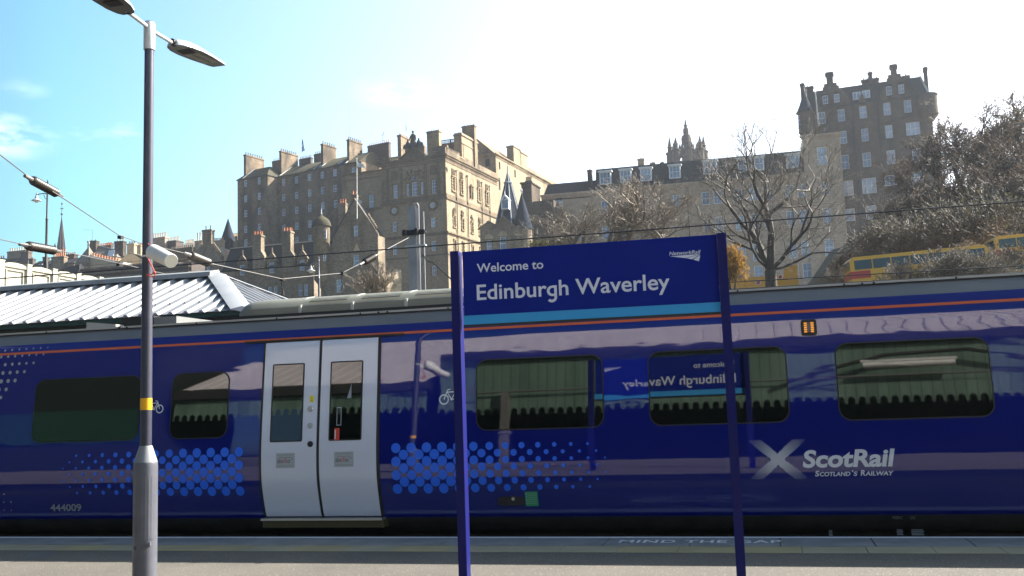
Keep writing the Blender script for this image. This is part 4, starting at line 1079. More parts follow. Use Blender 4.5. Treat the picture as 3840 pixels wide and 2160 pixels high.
def old_lamp(label, xb, yb_, xt, yt, xl, yl, Y, dark):
    p, q, l = P(xb, yb_, Y=Y), P(xt, yt, Y=Y), P(xl, yl, Y=Y); f = Y / 3727
    t = thing('street_lamp', label, 'street lamp', (p[0], Y, p[2]), 0, 'old swan neck street lamps'); b = MB()
    xx = p[0]; H = q[2] - p[2]
    b.lathe((xx, Y, p[2]), [(.19, 0), (.19, .5), (.12, .8), (.11, H * .55), (.15, H * .555), (.085, H * .57), (.08, H * .9), (.12, H * .905), (.05, H * .94), (.09, H * .965), (0, H)], 12); b.build('column', MT['pipe'] if dark else MT['post_grey'], t)
    za = p[2] + H * .83; s = 1 if l[0] > xx else -1
    b = MB(); b.path([(xx, Y, za), (xx + s * .3, Y, za + .15), (l[0], Y, za + .10), (l[0], Y, l[2] + .35)], .045, 7)
    b.path([(xx, Y, za - .5), (xx + s * .25, Y, za - .35), (xx + s * .4, Y, za + .05)], .03, 6); b.build('arm', MT['pipe'] if dark else MT['post_grey'], t)
    b = MB(); b.mi = 0; b.lathe((l[0], Y, l[2]), [(.46, -.02), (.44, .03), (.26, .12), (.17, .20), (.12, .42), (.07, .5), (.07, .72), (0, .74)], 18); b.build('lamp_shade', MT['lead'], t)
    b = MB(); b.lathe((l[0], Y, l[2] - .02), [(.22, 0), (.20, -.10), (.12, -.19), (0, -.22)], 14); b.build('globe', MT['plastic_cream'], t)
old_lamp('dark Victorian lamp with one hanging shade, standing on the cream bridge', 172, 1012, 180, 672, 137, 752, 79, True)
old_lamp('grey swan neck lamp in front of the round turret', 1197, 1150, 1195, 960, 1166, 1016, 96, False)
# ================================================================== buildings
_win = {}
KD = 1.8
class Bld:
    def __init__(s, name, label, cat, px, Y, deg, group=None):
        Y = Y * KD
        o = P(*px, Y=Y); s.o = Vector((o[0], Y, 0)); s.rz = R(deg); s.root = thing(name, label, cat, (o[0], Y, 0), s.rz, group)
        s.u = np.array([math.cos(s.rz), math.sin(s.rz), 0]); s.n = np.array([-math.sin(s.rz), math.cos(s.rz), 0]); s.oo = np.array([o[0], Y, 0])
    def uz(s, px, v=0.0):
        d = ray(*px); t = ((s.oo + s.n * v - CP) @ s.n) / (d @ s.n); p = CP + d * t; return float((p - s.oo) @ s.u), float(p[2])
    def vz(s, px, u=0.0):
        d = ray(*px); t = ((s.oo + s.u * u - CP) @ s.u) / (d @ s.u); p = CP + d * t; return float((p - s.oo) @ s.n), float(p[2])
    def part(s, mb, name, m, parent=None, **k): return mb.build(name, m, parent or s.root, **k)
    def parts(s, mb, name, m, parent=None): return mb.build_each(name, m, parent or s.root)
    def chimney(s, u0, u1, v0, v1, z0, z1, m, pots=(3, 1), pm='terracotta', ph=.75, pr=.15, cap=.12):
        b = MB(False); b.box(u0, u1, v0, v1, z0, z1 - .5); b.box(u0 - cap, u1 + cap, v0 - cap, v1 + cap, z1 - .5, z1 - .22); b.box(u0 - cap * .4, u1 + cap * .4, v0 - cap * .4, v1 + cap * .4, z1 - .22, z1)
        o = b.build('chimney', m, s.root)
        key = ('pot', pm, ph, pr)
        nu, nv = pots
        for i in range(nu):
            for j in range(nv):
                uu = u0 + (u1 - u0) * (i + .5) / nu; vv = v0 + (v1 - v0) * (j + .5) / nv
                if key not in _win:
                    g = MB(False); g.lathe((0, 0, 0), [(pr * .9, 0), (pr * .8, ph * .2), (pr * .75, ph * .85), (pr, ph * .88), (pr, ph), (pr * .6, ph), (pr * .6, ph * .8)], 9)
                    c = g.build('chimney_pot', MT[pm], o); _win[key] = c.data; c.location = (uu, vv, z1)
                else: place(_win[key], 'chimney_pot', o, (uu, vv, z1))
        return o
def wall(mb, mapf, a0, a1, z0, z1, holes=(), depth=.3, zt0=None):
    """rectangular wall with real openings and reveals; mapf(a, depth, z)"""
    A = sorted(set([a0, a1] + [round(h[0] + s * h[2] / 2, 3) for h in holes for s in (-1, 1)])); Zs = sorted(set([z0, z1] + [round(h[1] + s * h[3] / 2, 3) for h in holes for s in (-1, 1)]))
    A = [a for a in A if a0 <= a <= a1]; Zs = [z for z in Zs if z0 <= z <= z1]; cache = {}
    def V(a, z):
        if (a, z) not in cache: cache[a, z] = mb.bm.verts.new(mapf(a, 0, z))
        return cache[a, z]
    for i in range(len(A) - 1):
        for j in range(len(Zs) - 1):
            ca, cz = (A[i] + A[i + 1]) / 2, (Zs[j] + Zs[j + 1]) / 2
            if any(abs(ca - h[0]) < h[2] / 2 and abs(cz - h[1]) < h[3] / 2 for h in holes): continue
            f = mb.bm.faces.new([V(A[i], Zs[j]), V(A[i + 1], Zs[j]), V(A[i + 1], Zs[j + 1]), V(A[i], Zs[j + 1])]); f.material_index = mb.mi
    for h in holes:
        x0, x1, y0, y1 = h[0] - h[2] / 2, h[0] + h[2] / 2, h[1] - h[3] / 2, h[1] + h[3] / 2; c = [(x0, y0), (x1, y0), (x1, y1), (x0, y1)]
        for i in range(4):
            p, q = c[i], c[(i + 1) % 4]; mb.face([mapf(p[0], 0, p[1]), mapf(q[0], 0, q[1]), mapf(q[0], depth, q[1]), mapf(p[0], depth, p[1])])
front = lambda v=0.0: (lambda a, d, z: (a, v + d, z))
right = lambda u=0.0: (lambda a, d, z: (u - d, a, z))
def window_unit(bl, name, a, z, w, h, place_v, rot=0.0, style='sash', sd=None, sm=None):
    """sash window: white frame with bars (part) and its glass (sub-part); built round 0,0,0"""
    w, h = round(w * 10) / 10, round(h * 10) / 10; key = (style, w, h)
    if key not in _win:
        g = MB(False); t = .14 if style != 'slim' else .09
        for q in ((-w / 2, -w / 2 + t, -h / 2, h / 2), (w / 2 - t, w / 2, -h / 2, h / 2), (-w / 2 + t, w / 2 - t, h / 2 - t, h / 2), (-w / 2 + t, w / 2 - t, -h / 2, -h / 2 + t * 1.3)): g.box(q[0], q[1], -.06, .06, q[2], q[3])
        b_ = []
        if style in ('sash', 'slim'): b_ = [(-w / 2 + t, w / 2 - t, -.05, .05)]
        if style == 'grid': b_ = [(-w / 2 + t, w / 2 - t, -.05, .05), (-.03, .03, -h / 2 + t, h / 2 - t), (-w / 2 + t, w / 2 - t, h * .24, h * .24 + .05), (-w / 2 + t, w / 2 - t, -h * .26, -h * .26 + .05)]
        if style == 'sash' and w > .8: b_.append((-.025, .025, -h / 2 + t, h / 2 - t))
        if style == 'wide': b_ = [(-w / 2 + t, w / 2 - t, -.05, .05), (-w / 6 - .06, -w / 6 + .06, -h / 2 + t, h / 2 - t), (w / 6 - .06, w / 6 + .06, -h / 2 + t, h / 2 - t)]
        for q in b_: g.box(q[0], q[1], -.045, .04, q[2], q[3])
        f = g.build('window', MT['stone_buff_shade' if style == 'dark' else 'frame_white'], bl.root); g = MB(False); g.box(-w / 2 + .02, w / 2 - .02, -.004, .012, -h / 2 + .02, h / 2 - .02); p = g.build('pane', MT['void' if style == 'dark' else 'pane'], f)
        _win[key] = (f.data, p.data)
    else:
        f = bpy.data.objects.new('window', _win[key][0]); COL.objects.link(f); f.parent = bl.root; p = bpy.data.objects.new('pane', _win[key][1]); COL.objects.link(p); p.parent = f
    if sd is not None:
        k2 = ('sill', h, w, round(sd, 2), sm)
        if k2 not in _win:
            g = MB(False); g.box(-w / 2 - .1, w / 2 + .1, -sd - .12, -sd + .02, -h / 2 - .17, -h / 2 - .003); o = g.build('sill', MT[sm], f); _win[k2] = o.data
        else:
            o = bpy.data.objects.new('sill', _win[k2]); COL.objects.link(o); o.parent = f
    f.location = (a, place_v, z) if rot == 0 else (place_v, a, z); f.rotation_euler = (0, 0, rot); return f
def sill(mb, a, z, w, h, v, d=.12): mb.box(a - w / 2 - .1, a + w / 2 + .1, v - d, v + .02, z - h / 2 - .16, z - h / 2 - .003)
def pxholes(bl, tile, lst, v, k, wd, ht, per=None):
    """window centres in pixels -> holes (u, z, w, h) of one size in metres"""
    out = []
    for q in lst:
        u, z = bl.uz(tile(q[0], q[1]), v); out.append((round(u, 3), round(z, 3), (q[2] if len(q) > 2 else wd), (q[3] if len(q) > 3 else ht)))
    return out
def align(holes, tol=.45):
    """let windows of one row share a height and of one column share a position"""
    for idx in (1, 0):
        done = []
        for h in sorted(holes, key=lambda q: q[idx]):
            if done and h[idx] - done[-1][-1][idx] < tol: done[-1].append(h)
            else: done.append([h])
        nh = []
        for g in done:
            m = round(sum(h[idx] for h in g) / len(g), 3)
            for h in g: nh.append((h[0], m, h[2], h[3]) if idx == 1 else (m, h[1], h[2], h[3]))
        holes = nh
    return holes

# ---------------------------------------------------------------- the tall tenement at the left (two blocks)
TA, TC, TB = T(860, 480, 4), T(860, 780, 4), T(1380, 440, 4)
tn = Bld('tenement', 'tall brown stone tenement with rows of white sash windows and slab chimneys', 'tenement', TA(1740, 560), 165, -16, 'old town buildings on the ridge')
zE = 1.5 + 44.6 * KD
hm = pxholes(tn, TA, [(820, 810), (1012, 782), (1207, 748), (1398, 702), (1590, 672), (816, 1043), (1012, 1012), (1207, 983), (1398, 936), (1590, 907), (815, 1267), (1010, 1237), (1207, 1210), (1398, 1163), (1585, 1137)], 0, 22, 1.5, 2.5)
hm += pxholes(tn, TC, [(815, 300), (1010, 272), (1205, 247), (1205, 462), (1010, 490)], 0, 22, 1.5, 2.5)
hm = align([(h[0], h[1], 1.5, 2.4) for h in hm])
hb = align(pxholes(tn, TA, [(1868, 648), (1868, 885)], .6, 22, 1.5, 2.5))
uL = -16.62 * KD; VL = -2.75 * KD; ul0 = tn.uz(TA(122, 760), VL)[0]
hl = pxholes(tn, TA, [(252, 828), (452, 797), (248, 1058), (450, 1028), (245, 1282), (447, 1252)], VL, 22, 1.4, 2.4) + pxholes(tn, TC, [(243, 320), (447, 290), (240, 525)], VL, 22, 1.4, 2.6)
hl = align([(h[0], h[1], 1.4, 2.4) for h in hl])
b = MB(False); wall(b, front(0), uL, .1, -1, zE, hm); wall(b, front(.6), .1, 6.2, -1, zE, hb); b.face([(.1, 0, -1), (.1, .6, -1), (.1, .6, zE), (.1, 0, zE)])
wall(b, front(VL), ul0, uL, -1, zE, hl); b.face([(uL, VL, -1), (uL, 0, -1), (uL, 0, zE), (uL, VL, zE)]); b.face([(ul0, VL, -1), (ul0, 14, -1), (ul0, 14, zE), (ul0, VL, zE)]); b.face([(ul0, 14, -1), (6.2, 14, -1), (6.2, 14, zE), (ul0, 14, zE)]); b.face([(6.2, .6, -1), (6.2, 14, -1), (6.2, 14, zE), (6.2, .6, zE)])
tn.part(b, 'wall', MT['stone_tenement'], recalc=False)
for h, v in [(q, 0) for q in hm] + [(q, .6) for q in hb] + [(q, VL) for q in hl]: window_unit(tn, 'window', h[0], h[1], h[2], h[3], v + .16, sd=.16, sm='stone_tenement')
b = MB(False); b.box(uL + .35, 6.2, -.35, -.05, zE - .22, zE + .02); b.box(ul0 - .3, uL + .3, VL - .35, VL - .05, zE - .22, zE + .02); b.box(uL + .05, uL + .35, VL - .05, -.05, zE - .22, zE + .02); tn.part(b, 'eaves', MT['pipe'])
zR = zE + 4.4
b = MB(False); b.solid([(uL + .3, -.4, zE), (6.2, -.4, zE), (6.2, 14.4, zE), (uL - 3, 14.4, zE)], [(uL + .3, 6.0, zR), (6.2, 6.0, zR), (6.2, 8.2, zR), (uL - 3, 8.2, zR)])
b.solid([(ul0 - .3, VL - .4, zE), (uL + .35, VL - .4, zE), (uL + .35, 11, zE), (ul0 - .3, 11, zE)], [(ul0 + 3.3, VL + 4.2, zR - .4), (uL - 3.0, VL + 4.2, zR - .4), (uL - 3.0, 7, zR - .4), (ul0 + 3.3, 7, zR - .4)])
tn.part(b, 'roof', MT['slate_mossy'])
def slab(b0, pA, pT, pE, zbase, pots, m='stone_tenement', w=1.0):
    """slab chimney: front edge at pixel x pA (v0), top pixel pT, far end pixel pE"""
    u, zt = b0.uz(pT, pA[1]); v1, _ = b0.vz(pE, u + w)
    b0.chimney(u, u + w, pA[1], v1, zbase, zt, MT[m], (1, pots), 'pot_dark', .95, .22, .16)
slab(tn, (0, VL + 1.6), TA(258 - 42, 400), TA(520, 480), zE - 1, 8); slab(tn, (0, 1.2), TA(748, 345), TA(1030, 450), zE - .5, 8); slab(tn, (0, 1.4), TA(1372, 238), TA(1605, 330), zE, 6); slab(tn, (0, 1.2), TA(1762, 172), TA(1995, 260), zE, 7)
for x0, x1, yt, np_ in ((640, 760, 500, 4), (1045, 1220, 470, 8), (1268, 1372, 395, 4), (2072, 2390, 270, 11)):
    u0, zt = tn.uz(TA(x0, yt), 9.5); u1, _ = tn.uz(TA(x1, yt), 9.5); tn.chimney(u0, u1, 9.5, 10.6, zE, zt, MT['brick_dark'], (np_, 1), 'pot_dark' if x0 != 2072 else 'terracotta', .9, .17)
b = MB(False)
for u_, v_ in ((uL + .9, 0), (-7.6 * KD, 0), (.2, 0)):
    b.solid([(u_, -.35, zE + .05), (u_ + .35, -.35, zE + .05), (u_ + .35, 5.9, zR - .02), (u_, 5.9, zR - .02)], [(u_, -.35, zE + .35), (u_ + .35, -.35, zE + .35), (u_ + .35, 5.9, zR + .28), (u_, 5.9, zR + .28)])
b.solid([(ul0 + 2.5, VL - .2, zE + .1), (ul0 + 2.85, VL - .2, zE + .1), (ul0 + 4.2, VL + 4.0, zR - .4), (ul0 + 3.9, VL + 4.0, zR - .4)], [(ul0 + 2.5, VL - .2, zE + .4), (ul0 + 2.85, VL - .2, zE + .4), (ul0 + 4.2, VL + 4.0, zR - .1), (ul0 + 3.9, VL + 4.0, zR - .1)])
tn.parts(b, 'skew', MT['skew_pale'])
for x, y in ((1385, 555), (1655, 520)):
    u, z = tn.uz(TA(x, y), 1.2); b = MB(False); sl_ = 4.4 / 6.4
    b.solid([(u - .8, .6, z - .9 + .2), (u + .8, .6, z - .9 + .2), (u + .8, 2.4, z + .35 + .2), (u - .8, 2.4, z + .35 + .2)], [(u - .8, .6, z - .9 + .45), (u + .8, .6, z - .9 + .45), (u + .8, 2.4, z + .35 + .45), (u - .8, 2.4, z + .35 + .45)]); tn.part(b, 'skylight', MT['lead'])
b = MB(False)
for px_, v in ((TA(1745, 700), -.08), (TA(718, 850), -.1)): u, _ = tn.uz(px_, v); b.tube((u, v, 2), (u, v, zE - .2), .1, .1, 8)
tn.parts(b, 'downpipe', MT['pipe'])
# shaded plain bay between the tenement and the palazzo is part of the corner building below

# ---------------------------------------------------------------- ornate corner building
cb = Bld('corner_building', 'ornate buff stone corner building with pediment, roundels and sunlit carved side', 'building', TB(1160, 560), 150, -8, 'old town buildings on the ridge')
Z3 = T(1380, 420, 1.9586)
zC = 1.5 + 40.4 * KD; ub0 = cb.uz(TB(200, 690))[0]; ub1 = ub0 - 14.5
hf = [(415, 1115, 1.55, 4.0), (600, 1090, 1.0, 3.6), (700, 1070, 1.9, 4.2), (812, 1060, .95, 3.6), (990, 1035, 1.5, 4.0)]
hf = [(*cb.uz(TB(x, y)), w, h) for x, y, w, h in hf]
zz_ = sum(h[1] for h in hf) / 5; hf = [(h[0], zz_, h[2], h[3]) for h in hf]
lo_ = [(197, 845), (480, 808), (200, 1015), (484, 980), (203, 1190), (487, 1165), (490, 1330), (205, 1345)]
hlo = align([(*cb.uz(Z3(x, y)), 1.5, 2.8) for x, y in lo_])
round_ = [cb.uz(TB(x, y)) for x, y in ((400, 1402), (977, 1320))]
hw = [(*cb.uz(TB(50, 1260), 1.0), 1.6, 4.2)]; hw.append((hw[0][0] + .3, hw[0][1] - 7.2, 1.5, 2.6))
vS = cb.vz(TB(1930, 900))[0]
zs1 = cb.uz(TB(1170, 1215))[1]; zs2 = cb.uz(Z3(580, 882))[1]
# side windows: (pixel x at mid height, w, h, rows)
sv = [cb.vz(TB(x, y))[0] for x, y in ((1280, 1030), (1405, 1090), (1545, 1050), (1665, 1190), (1785, 1230))]
top_z = cb.vz(TB(1280, 1010))[1] + .15
s_top = [(v, top_z, 1.1, 3.9) for i, v in enumerate(sv) if i != 2]
r2z = cb.vz(Z3(632, 805))[1]; s_mid = [(v, r2z, 1.0, 3.0) for v in sv]
r3z = cb.vz(Z3(640, 985))[1]; s_low = [(v, r3z, 1.1, 3.2) for v in sv]; s_low2 = [(v, r3z - 5.2, 1.2, 3.0) for v in sv] + [(v, r3z - 10.4, 1.2, 3.0) for v in sv]
b = MB(False); wall(b, front(0), ub0, 0, -1, zC, hf + hlo, .45); wall(b, front(1.0), ub1, ub0, -1, zC - 1.5, hw, .45); b.face([(ub0, 0, -1), (ub0, 1, -1), (ub0, 1, zC), (ub0, 0, zC)])
wall(b, right(0), 0, vS, -1, zC, s_top + s_mid + s_low + s_low2, .45)
b.face([(ub1, 1, -1), (ub1, vS, -1), (ub1, vS, zC - 1.5), (ub1, 1, zC - 1.5)]); b.face([(ub1, vS, -1), (0, vS, -1), (0, vS, zC), (ub1, vS, zC)]); b.face([(ub1, 1, zC - 1.5), (ub0, 1, zC - 1.5), (ub0, vS, zC - 1.5), (ub1, vS, zC - 1.5)]); b.face([(ub0, 0, zC), (0, 0, zC), (0, vS, zC), (ub0, vS, zC)])
cb.part(b, 'wall', MT['stone_buff'], recalc=False)
for h in hf: window_unit(cb, 'window', h[0], h[1], h[2], h[3], .28, style='grid' if h[2] > 1.2 else 'sash')
for h in hlo: window_unit(cb, 'window', h[0], h[1], h[2], h[3], .28)
for h in hw: window_unit(cb, 'window', h[0], h[1], h[2], h[3], 1.28, style='slim')
# side windows sit in deep blocked surrounds
for h in s_top + s_mid + s_low + s_low2: window_unit(cb, 'window', h[0], h[1], h[2], h[3], -.34, R(90), style='dark')
b = MB(False)
def blocked(b, h, n, proj=.28, wide=.75):
    a, z, w, hh = h
    for k in range(n):
        z0 = z - hh / 2 + k * hh / n; e = wide if k % 2 == 0 else wide * .5
        for s in (-1, 1):
            x0, x1 = sorted((a + s * w / 2, a + s * (w / 2 + e))); b.box(-.01, proj if k % 2 == 0 else proj * .6, x0, x1, z0 + .03, z0 + hh / n - .03)
    b.box(-.01, proj * 1.6, a - w / 2 - wide, a + w / 2 + wide, z + hh / 2 + .25, z + hh / 2 + .55); b.box(-.01, proj, a - w / 2 - .3, a + w / 2 + .3, z + hh / 2 + .02, z + hh / 2 + .25)
    b.box(-.01, proj * 1.3, a - w / 2 - wide, a + w / 2 + wide, z - hh / 2 - .4, z - hh / 2 - .05)
for lst_, n_, p_, w_ in ((s_top, 9, .30, .75), (s_mid, 7, .26, .55), (s_low, 7, .2, .4)):
    for h in lst_: b = MB(False); blocked(b, h, n_, p_, w_); cb.part(b, 'window_surround', MT['stone_buff'])
# carved relief: lumps of foliage and shields
rc = random.Random(8)
def carve(b, mapf, a0, a1, z0, z1, n, r0=.12, r1=.34):
    for _ in range(n):
        a, z, r = rc.uniform(a0, a1), rc.uniform(z0, z1), rc.uniform(r0, r1); c = mapf(a, -.02, z); d = mapf(a, -1.02, z); ax_ = Vector(d) - Vector(c)
        b.lathe(c, [(r, -.05), (r * .9, r * .35), (r * .45, r * .8), (0, r * .9)], 6, ax_, True, rc.random() * 3)
b = MB(False)
for v in (sv[0], sv[1], sv[3], sv[4]): carve(b, right(0), v - .75, v + .75, top_z + 2.9, top_z + 4.5, 30, .18, .48)
v = sv[2]; carve(b, right(0), v - .9, v + .9, top_z - 1.2, top_z + 2.2, 40, .2, .5)
for v in sv: carve(b, right(0), v - .8, v + .8, r2z + 2.0, r2z + 4.0, 30, .2, .5)
for v in (-.02, ): carve(b, right(0), .2, 1.0, top_z + 3.0, top_z + 4.2, 14)
um = hf[2][0]; carve(b, front(0), um - 3.2, um + 3.2, hf[2][1] + 3.0, hf[2][1] + 5.7, 80, .14, .36)
for u in (ub0 + .7, -.6): carve(b, front(0), u - .4, u + .4, hf[0][1] + 2.4, hf[0][1] + 3.8, 16, .12, .3)
for (u, z) in round_ + [((round_[0][0] + round_[1][0]) / 2, (round_[0][1] + round_[1][1]) / 2 + .3)]:
    for k in range(16):
        a = k * math.pi / 8; c = (u + 1.45 * math.cos(a), 0, z + 1.35 * math.sin(a)); b.lathe(c, [(.34, -.05), (.3, .12), (.12, .2), (0, .22)], 6, (0, -1, 0))
cb.part(b, 'carving', MT['stone_buff_shade'])
b = MB(False)
for v in (sv[0], sv[1], sv[3], sv[4]):
    for (x0, x1, y0, y1) in ((v - 1.0, v + 1.0, top_z + 4.55, top_z + 4.75), (v - 1.0, v - .82, top_z + 2.7, top_z + 4.55), (v + .82, v + 1.0, top_z + 2.7, top_z + 4.55)): b.box(-.01, .22, x0, x1, y0, y1)
v = sv[2]; b.box(-.01, .5, v - .9, v - .6, top_z - 2.2, top_z + 1.5); b.box(-.01, .5, v + .6, v + .9, top_z - 2.2, top_z + 1.5); b.box(-.01, .7, v - 1.1, v + 1.1, top_z + 1.5, top_z + 1.8)
cb.part(b, 'panel_frame', MT['stone_buff'])
b = MB(False); b.box(-.3, -.0, v - .6, v + .6, top_z - 2.0, top_z + 1.5); b.box(.003, .006, v - .58, v + .58, top_z - 2.0, top_z + 1.4); cb.part(b, 'niche', MT['stone_tenement'])
b = MB(False)
for v in (sv[0] + 1.55, (sv[1] + sv[2]) / 2 + .2, sv[3] + 1.6, sv[4] + 1.5): b.tube((.3, v, 4), (.3, v, top_z + 4.2), .15, .15, 7); b.box(.05, .55, v - .22, v + .22, top_z + 4.1, top_z + 4.5)
cb.part(b, 'downpipe', MT['pipe'])
# bands: entablature, cornice, strings
b = MB(False)
def band(b, z0, z1, p, v0=0.0, ua=ub0, ub=0.0, vs_=vS): b.box(ua - p, ub + p, v0 - p, v0 - .001, z0, z1); b.box(ub + .001, ub + p, v0 - .001, vs_ + p, z0, z1)
band(b, zC - .1, zC + .25, .75); band(b, zC - .45, zC - .1, .45); band(b, zC - 1.9, zC - 1.65, .15); band(b, zC - 1.3, zC - 1.05, .10)
band(b, zs1 - .1, zs1 + .35, .35); band(b, zs1 + .35, zs1 + 1.5, .12); band(b, zs2 - .2, zs2 + .25, .45); band(b, zs2 - .6, zs2 - .2, .15); band(b, r3z - 3.1, r3z - 2.7, .15)
b.box(ub1 - .3, ub0 - .16, .45, 1.0, zC - 1.75, zC - 1.45); b.box(ub1, ub0 - .16, .8, 1.0, zC - 3.6, zC - 3.45); b.box(ub1, ub0 - .16, .75, 1.0, zs1 - .6, zs1 + .1)
cb.part(b, 'cornice', MT['stone_buff_shade'])
b = MB(False)
n = int(-ub0 / .42)
for k in range(n): u = ub0 + (k + .5) * (-ub0) / n; b.box(u - .11, u + .11, -.42, -.001, zC - .72, zC - .46)
n = int(vS / .42)
for k in range(n): v = (k + .5) * vS / n; b.box(.001, .42, v - .11, v + .11, zC - .72, zC - .46)
for k in range(20): u = ub1 + (k + .5) * 8.2 / 20; b.box(u - .1, u + .1, .6, .999, zC - 2.05, zC - 1.76)
cb.part(b, 'dentils', MT['stone_buff'])
b = MB(False)
for x in (295, 497, 868, 1063):
    u, _ = cb.uz(TB(x, 900)); b.box(u - .36, u + .36, -.30, -.002, zs1 + 1.52, zC - 2.0); b.box(u - .48, u + .48, -.42, -.30, zs1 + 1.52, zs1 + 2.4); b.box(u - .46, u + .46, -.40, -.30, zC - 2.6, zC - 2.0); cb.part(b, 'pilaster', MT['stone_buff_shade']); b = MB(False)
for x in (400, 985):
    u, z = cb.uz(TB(x, 880 if x == 400 else 790)); b.box(u - 1.15, u + 1.15, -.12, -.002, z - 1.5, z + 1.5); b.box(u - .7, u + .7, -.2, -.12, z - 1.0, z + 1.0); cb.part(b, 'wall_panel', MT['stone_buff_shade']); b = MB(False)
for k in range(9):
    for u, s in ((ub0, 1), (0, -1)):
        w_ = .95 if k % 2 else .7; z = zs1 + 1.6 + k * .62; x0, x1 = sorted((u, u + s * w_)); b.box(x0, x1, -.16, -.002, z, z + .52)
cb.part(b, 'quoins', MT['stone_buff_shade']); b = MB(False)
for h in hf: b.box(h[0] - h[2] / 2 - .28, h[0] - h[2] / 2 - .02, -.13, -.002, h[1] - h[3] / 2, h[1] + h[3] / 2 + .3); b.box(h[0] + h[2] / 2 + .02, h[0] + h[2] / 2 + .28, -.13, -.002, h[1] - h[3] / 2, h[1] + h[3] / 2 + .3); b.box(h[0] - h[2] / 2 - .02, h[0] + h[2] / 2 + .02, -.16, -.002, h[1] + h[3] / 2 + .05, h[1] + h[3] / 2 + .35)
for h in hlo:
    for k in range(6):
        if k % 2 == 0:
            for s in (-1, 1): x0, x1 = sorted((h[0] + s * h[2] / 2 + s * .02, h[0] + s * (h[2] / 2 + .4))); b.box(x0, x1, -.07, -.002, h[1] - 1.4 + k * .5, h[1] - 1.4 + k * .5 + .42)
cb.part(b, 'window_margin', MT['stone_buff_shade'])
for (u, z) in round_:
    g = MB(False); g.lathe((u, -.25, z), [(1.05, -.3), (1.05, .1), (.82, .1), (.82, -.3)], 28, (0, -1, 0), caps=False); o = g.build('round_window', MT['stone_buff'], cb.root)
    g = MB(False); g.lathe((u, -.12, z), [(.86, 0), (.86, .12), (.68, .12), (.68, .0)], 28, (0, -1, 0), caps=False); g.box(u - .72, u + .72, -.20, -.15, z - .03, z + .03); g.box(u - .03, u + .03, -.20, -.15, z - .7, z + .7)
    for s in (-.33, .33): g.box(u + s - .025, u + s + .025, -.19, -.15, z - .62, z + .62); g.box(u - .62, u + .62, -.19, -.15, z + s - .025, z + s + .025)
    g.build('frame', MT['frame_white'], o); g = MB(False); g.lathe((u, -.1, z), [(.75, 0), (0, .02)], 24, (0, -1, 0)); g.build('pane', MT['pane'], o)
u, z = hf[2][0], hf[2][1] + 2.75; g = MB(False); g.solid([(u + 1.0 * math.cos(a), -.06, z + 1.0 * math.sin(a)) for a in np.linspace(0, math.pi, 12)], [(u + 1.0 * math.cos(a), -.02, z + 1.0 * math.sin(a)) for a in np.linspace(0, math.pi, 12)]); cb.part(g, 'lunette', MT['pane'])
g = MB(False)
for a, c in zip(np.linspace(0, math.pi, 12), np.linspace(0, math.pi, 12)[1:]): g.solid([(u + r * math.cos(t), -.2, z + r * math.sin(t)) for r, t in ((1.0, a), (1.3, a), (1.3, c), (1.0, c))], [(u + r * math.cos(t), -.002, z + r * math.sin(t)) for r, t in ((1.0, a), (1.3, a), (1.3, c), (1.0, c))])
cb.part(g, 'arch', MT['stone_buff'])
# attic: pediment, parapets, balusters, statue group, chimneys
pa_, pb_ = cb.uz(TB(490, 605))[0], cb.uz(TB(870, 545))[0]; um2 = (pa_ + pb_) / 2; zp = zC + .26
b = MB(False); b.prism([(pa_, zp), (pb_, zp), (um2, zp + 3.0)], -.15, .8)
for s, e in ((pa_ - .35, um2), (pb_ + .35, um2)): b.solid([(s, -.6, zp), (s, .6, zp), (e, .6, zp + 3.05), (e, -.6, zp + 3.05)], [(s, -.6, zp + .4), (s, .6, zp + .4), (e, .6, zp + 3.5), (e, -.6, zp + 3.5)])
cb.part(b, 'pediment', MT['stone_buff_shade'])
b = MB(False); b.box(pa_ + 1.1, pb_ - .9, .82, 2.2, zp, zp + 3.6); b.box(ub0, ub0 + .9, .0, .8, zp, zp + 1.6); b.box(-1.0 - 1.2, 0.1, -.1, .8, zp, zp + 2.0); b.box(-.1, .3, .8, 9, zp, zp + 1.9); b.box(-.25, .42, .8, 9, zp + 1.9, zp + 2.1); b.box(pb_ + .6, 0, 1.2, 2.2, zp, zp + 3.0); b.box(-.25, .3, 12.6, vS, zp, zp + 1.7)
b.box(ub0 - 3, pa_ + 1.1, 1.2, 8, zp, zp + 1.4)
cb.part(b, 'parapet', MT['stone_tenement'])
g = MB(False)
for x0, x1, yy in ((318, 468, 590), (888, 1038, 495)):
    ua, za = cb.uz(TB(x0, yy)); uc, _ = cb.uz(TB(x1, yy))
    for k in range(6): uu = ua + (uc - ua) * (k + .5) / 6; g.lathe((uu, .25, zp), [(.16, 0), (.10, .12), (.20, .5), (.10, .95), (.17, 1.1)], 8)
    g.box(ua - .1, uc + .1, .05, .45, zp + 1.1, zp + 1.35)
for k in range(11): g.lathe((.15, 7.3 + k * .5, zp), [(.14, 0), (.09, .12), (.18, .5), (.09, .95), (.15, 1.1)], 7)
g.box(0, .34, 7, 12.6, zp + 1.1, zp + 1.3)
cb.part(g, 'balustrade', MT['stone_pale'])
su, sz = cb.uz(TB(680, 395), 1.4); g = MB(False)
g.lathe((su, 1.4, zp + 3.6), [(1.0, 0), (.95, .5), (.6, .6)], 10); g.lathe((su - .05, 1.4, zp + 4.0), [(.75, 0), (.72, .8), (.55, 1.5), (.62, 2.1), (.45, 2.6), (.16, 2.75), (.14, 2.85), (.26, 3.0), (.28, 3.2), (.16, 3.4), (0, 3.45)], 14)
g.tube((su - .5, 1.3, zp + 6.3), (su - .85, 1.1, zp + 5.4), .2, .14, 8); g.tube((su + .5, 1.3, zp + 6.3), (su + .75, 1.1, zp + 5.2), .2, .14, 8)
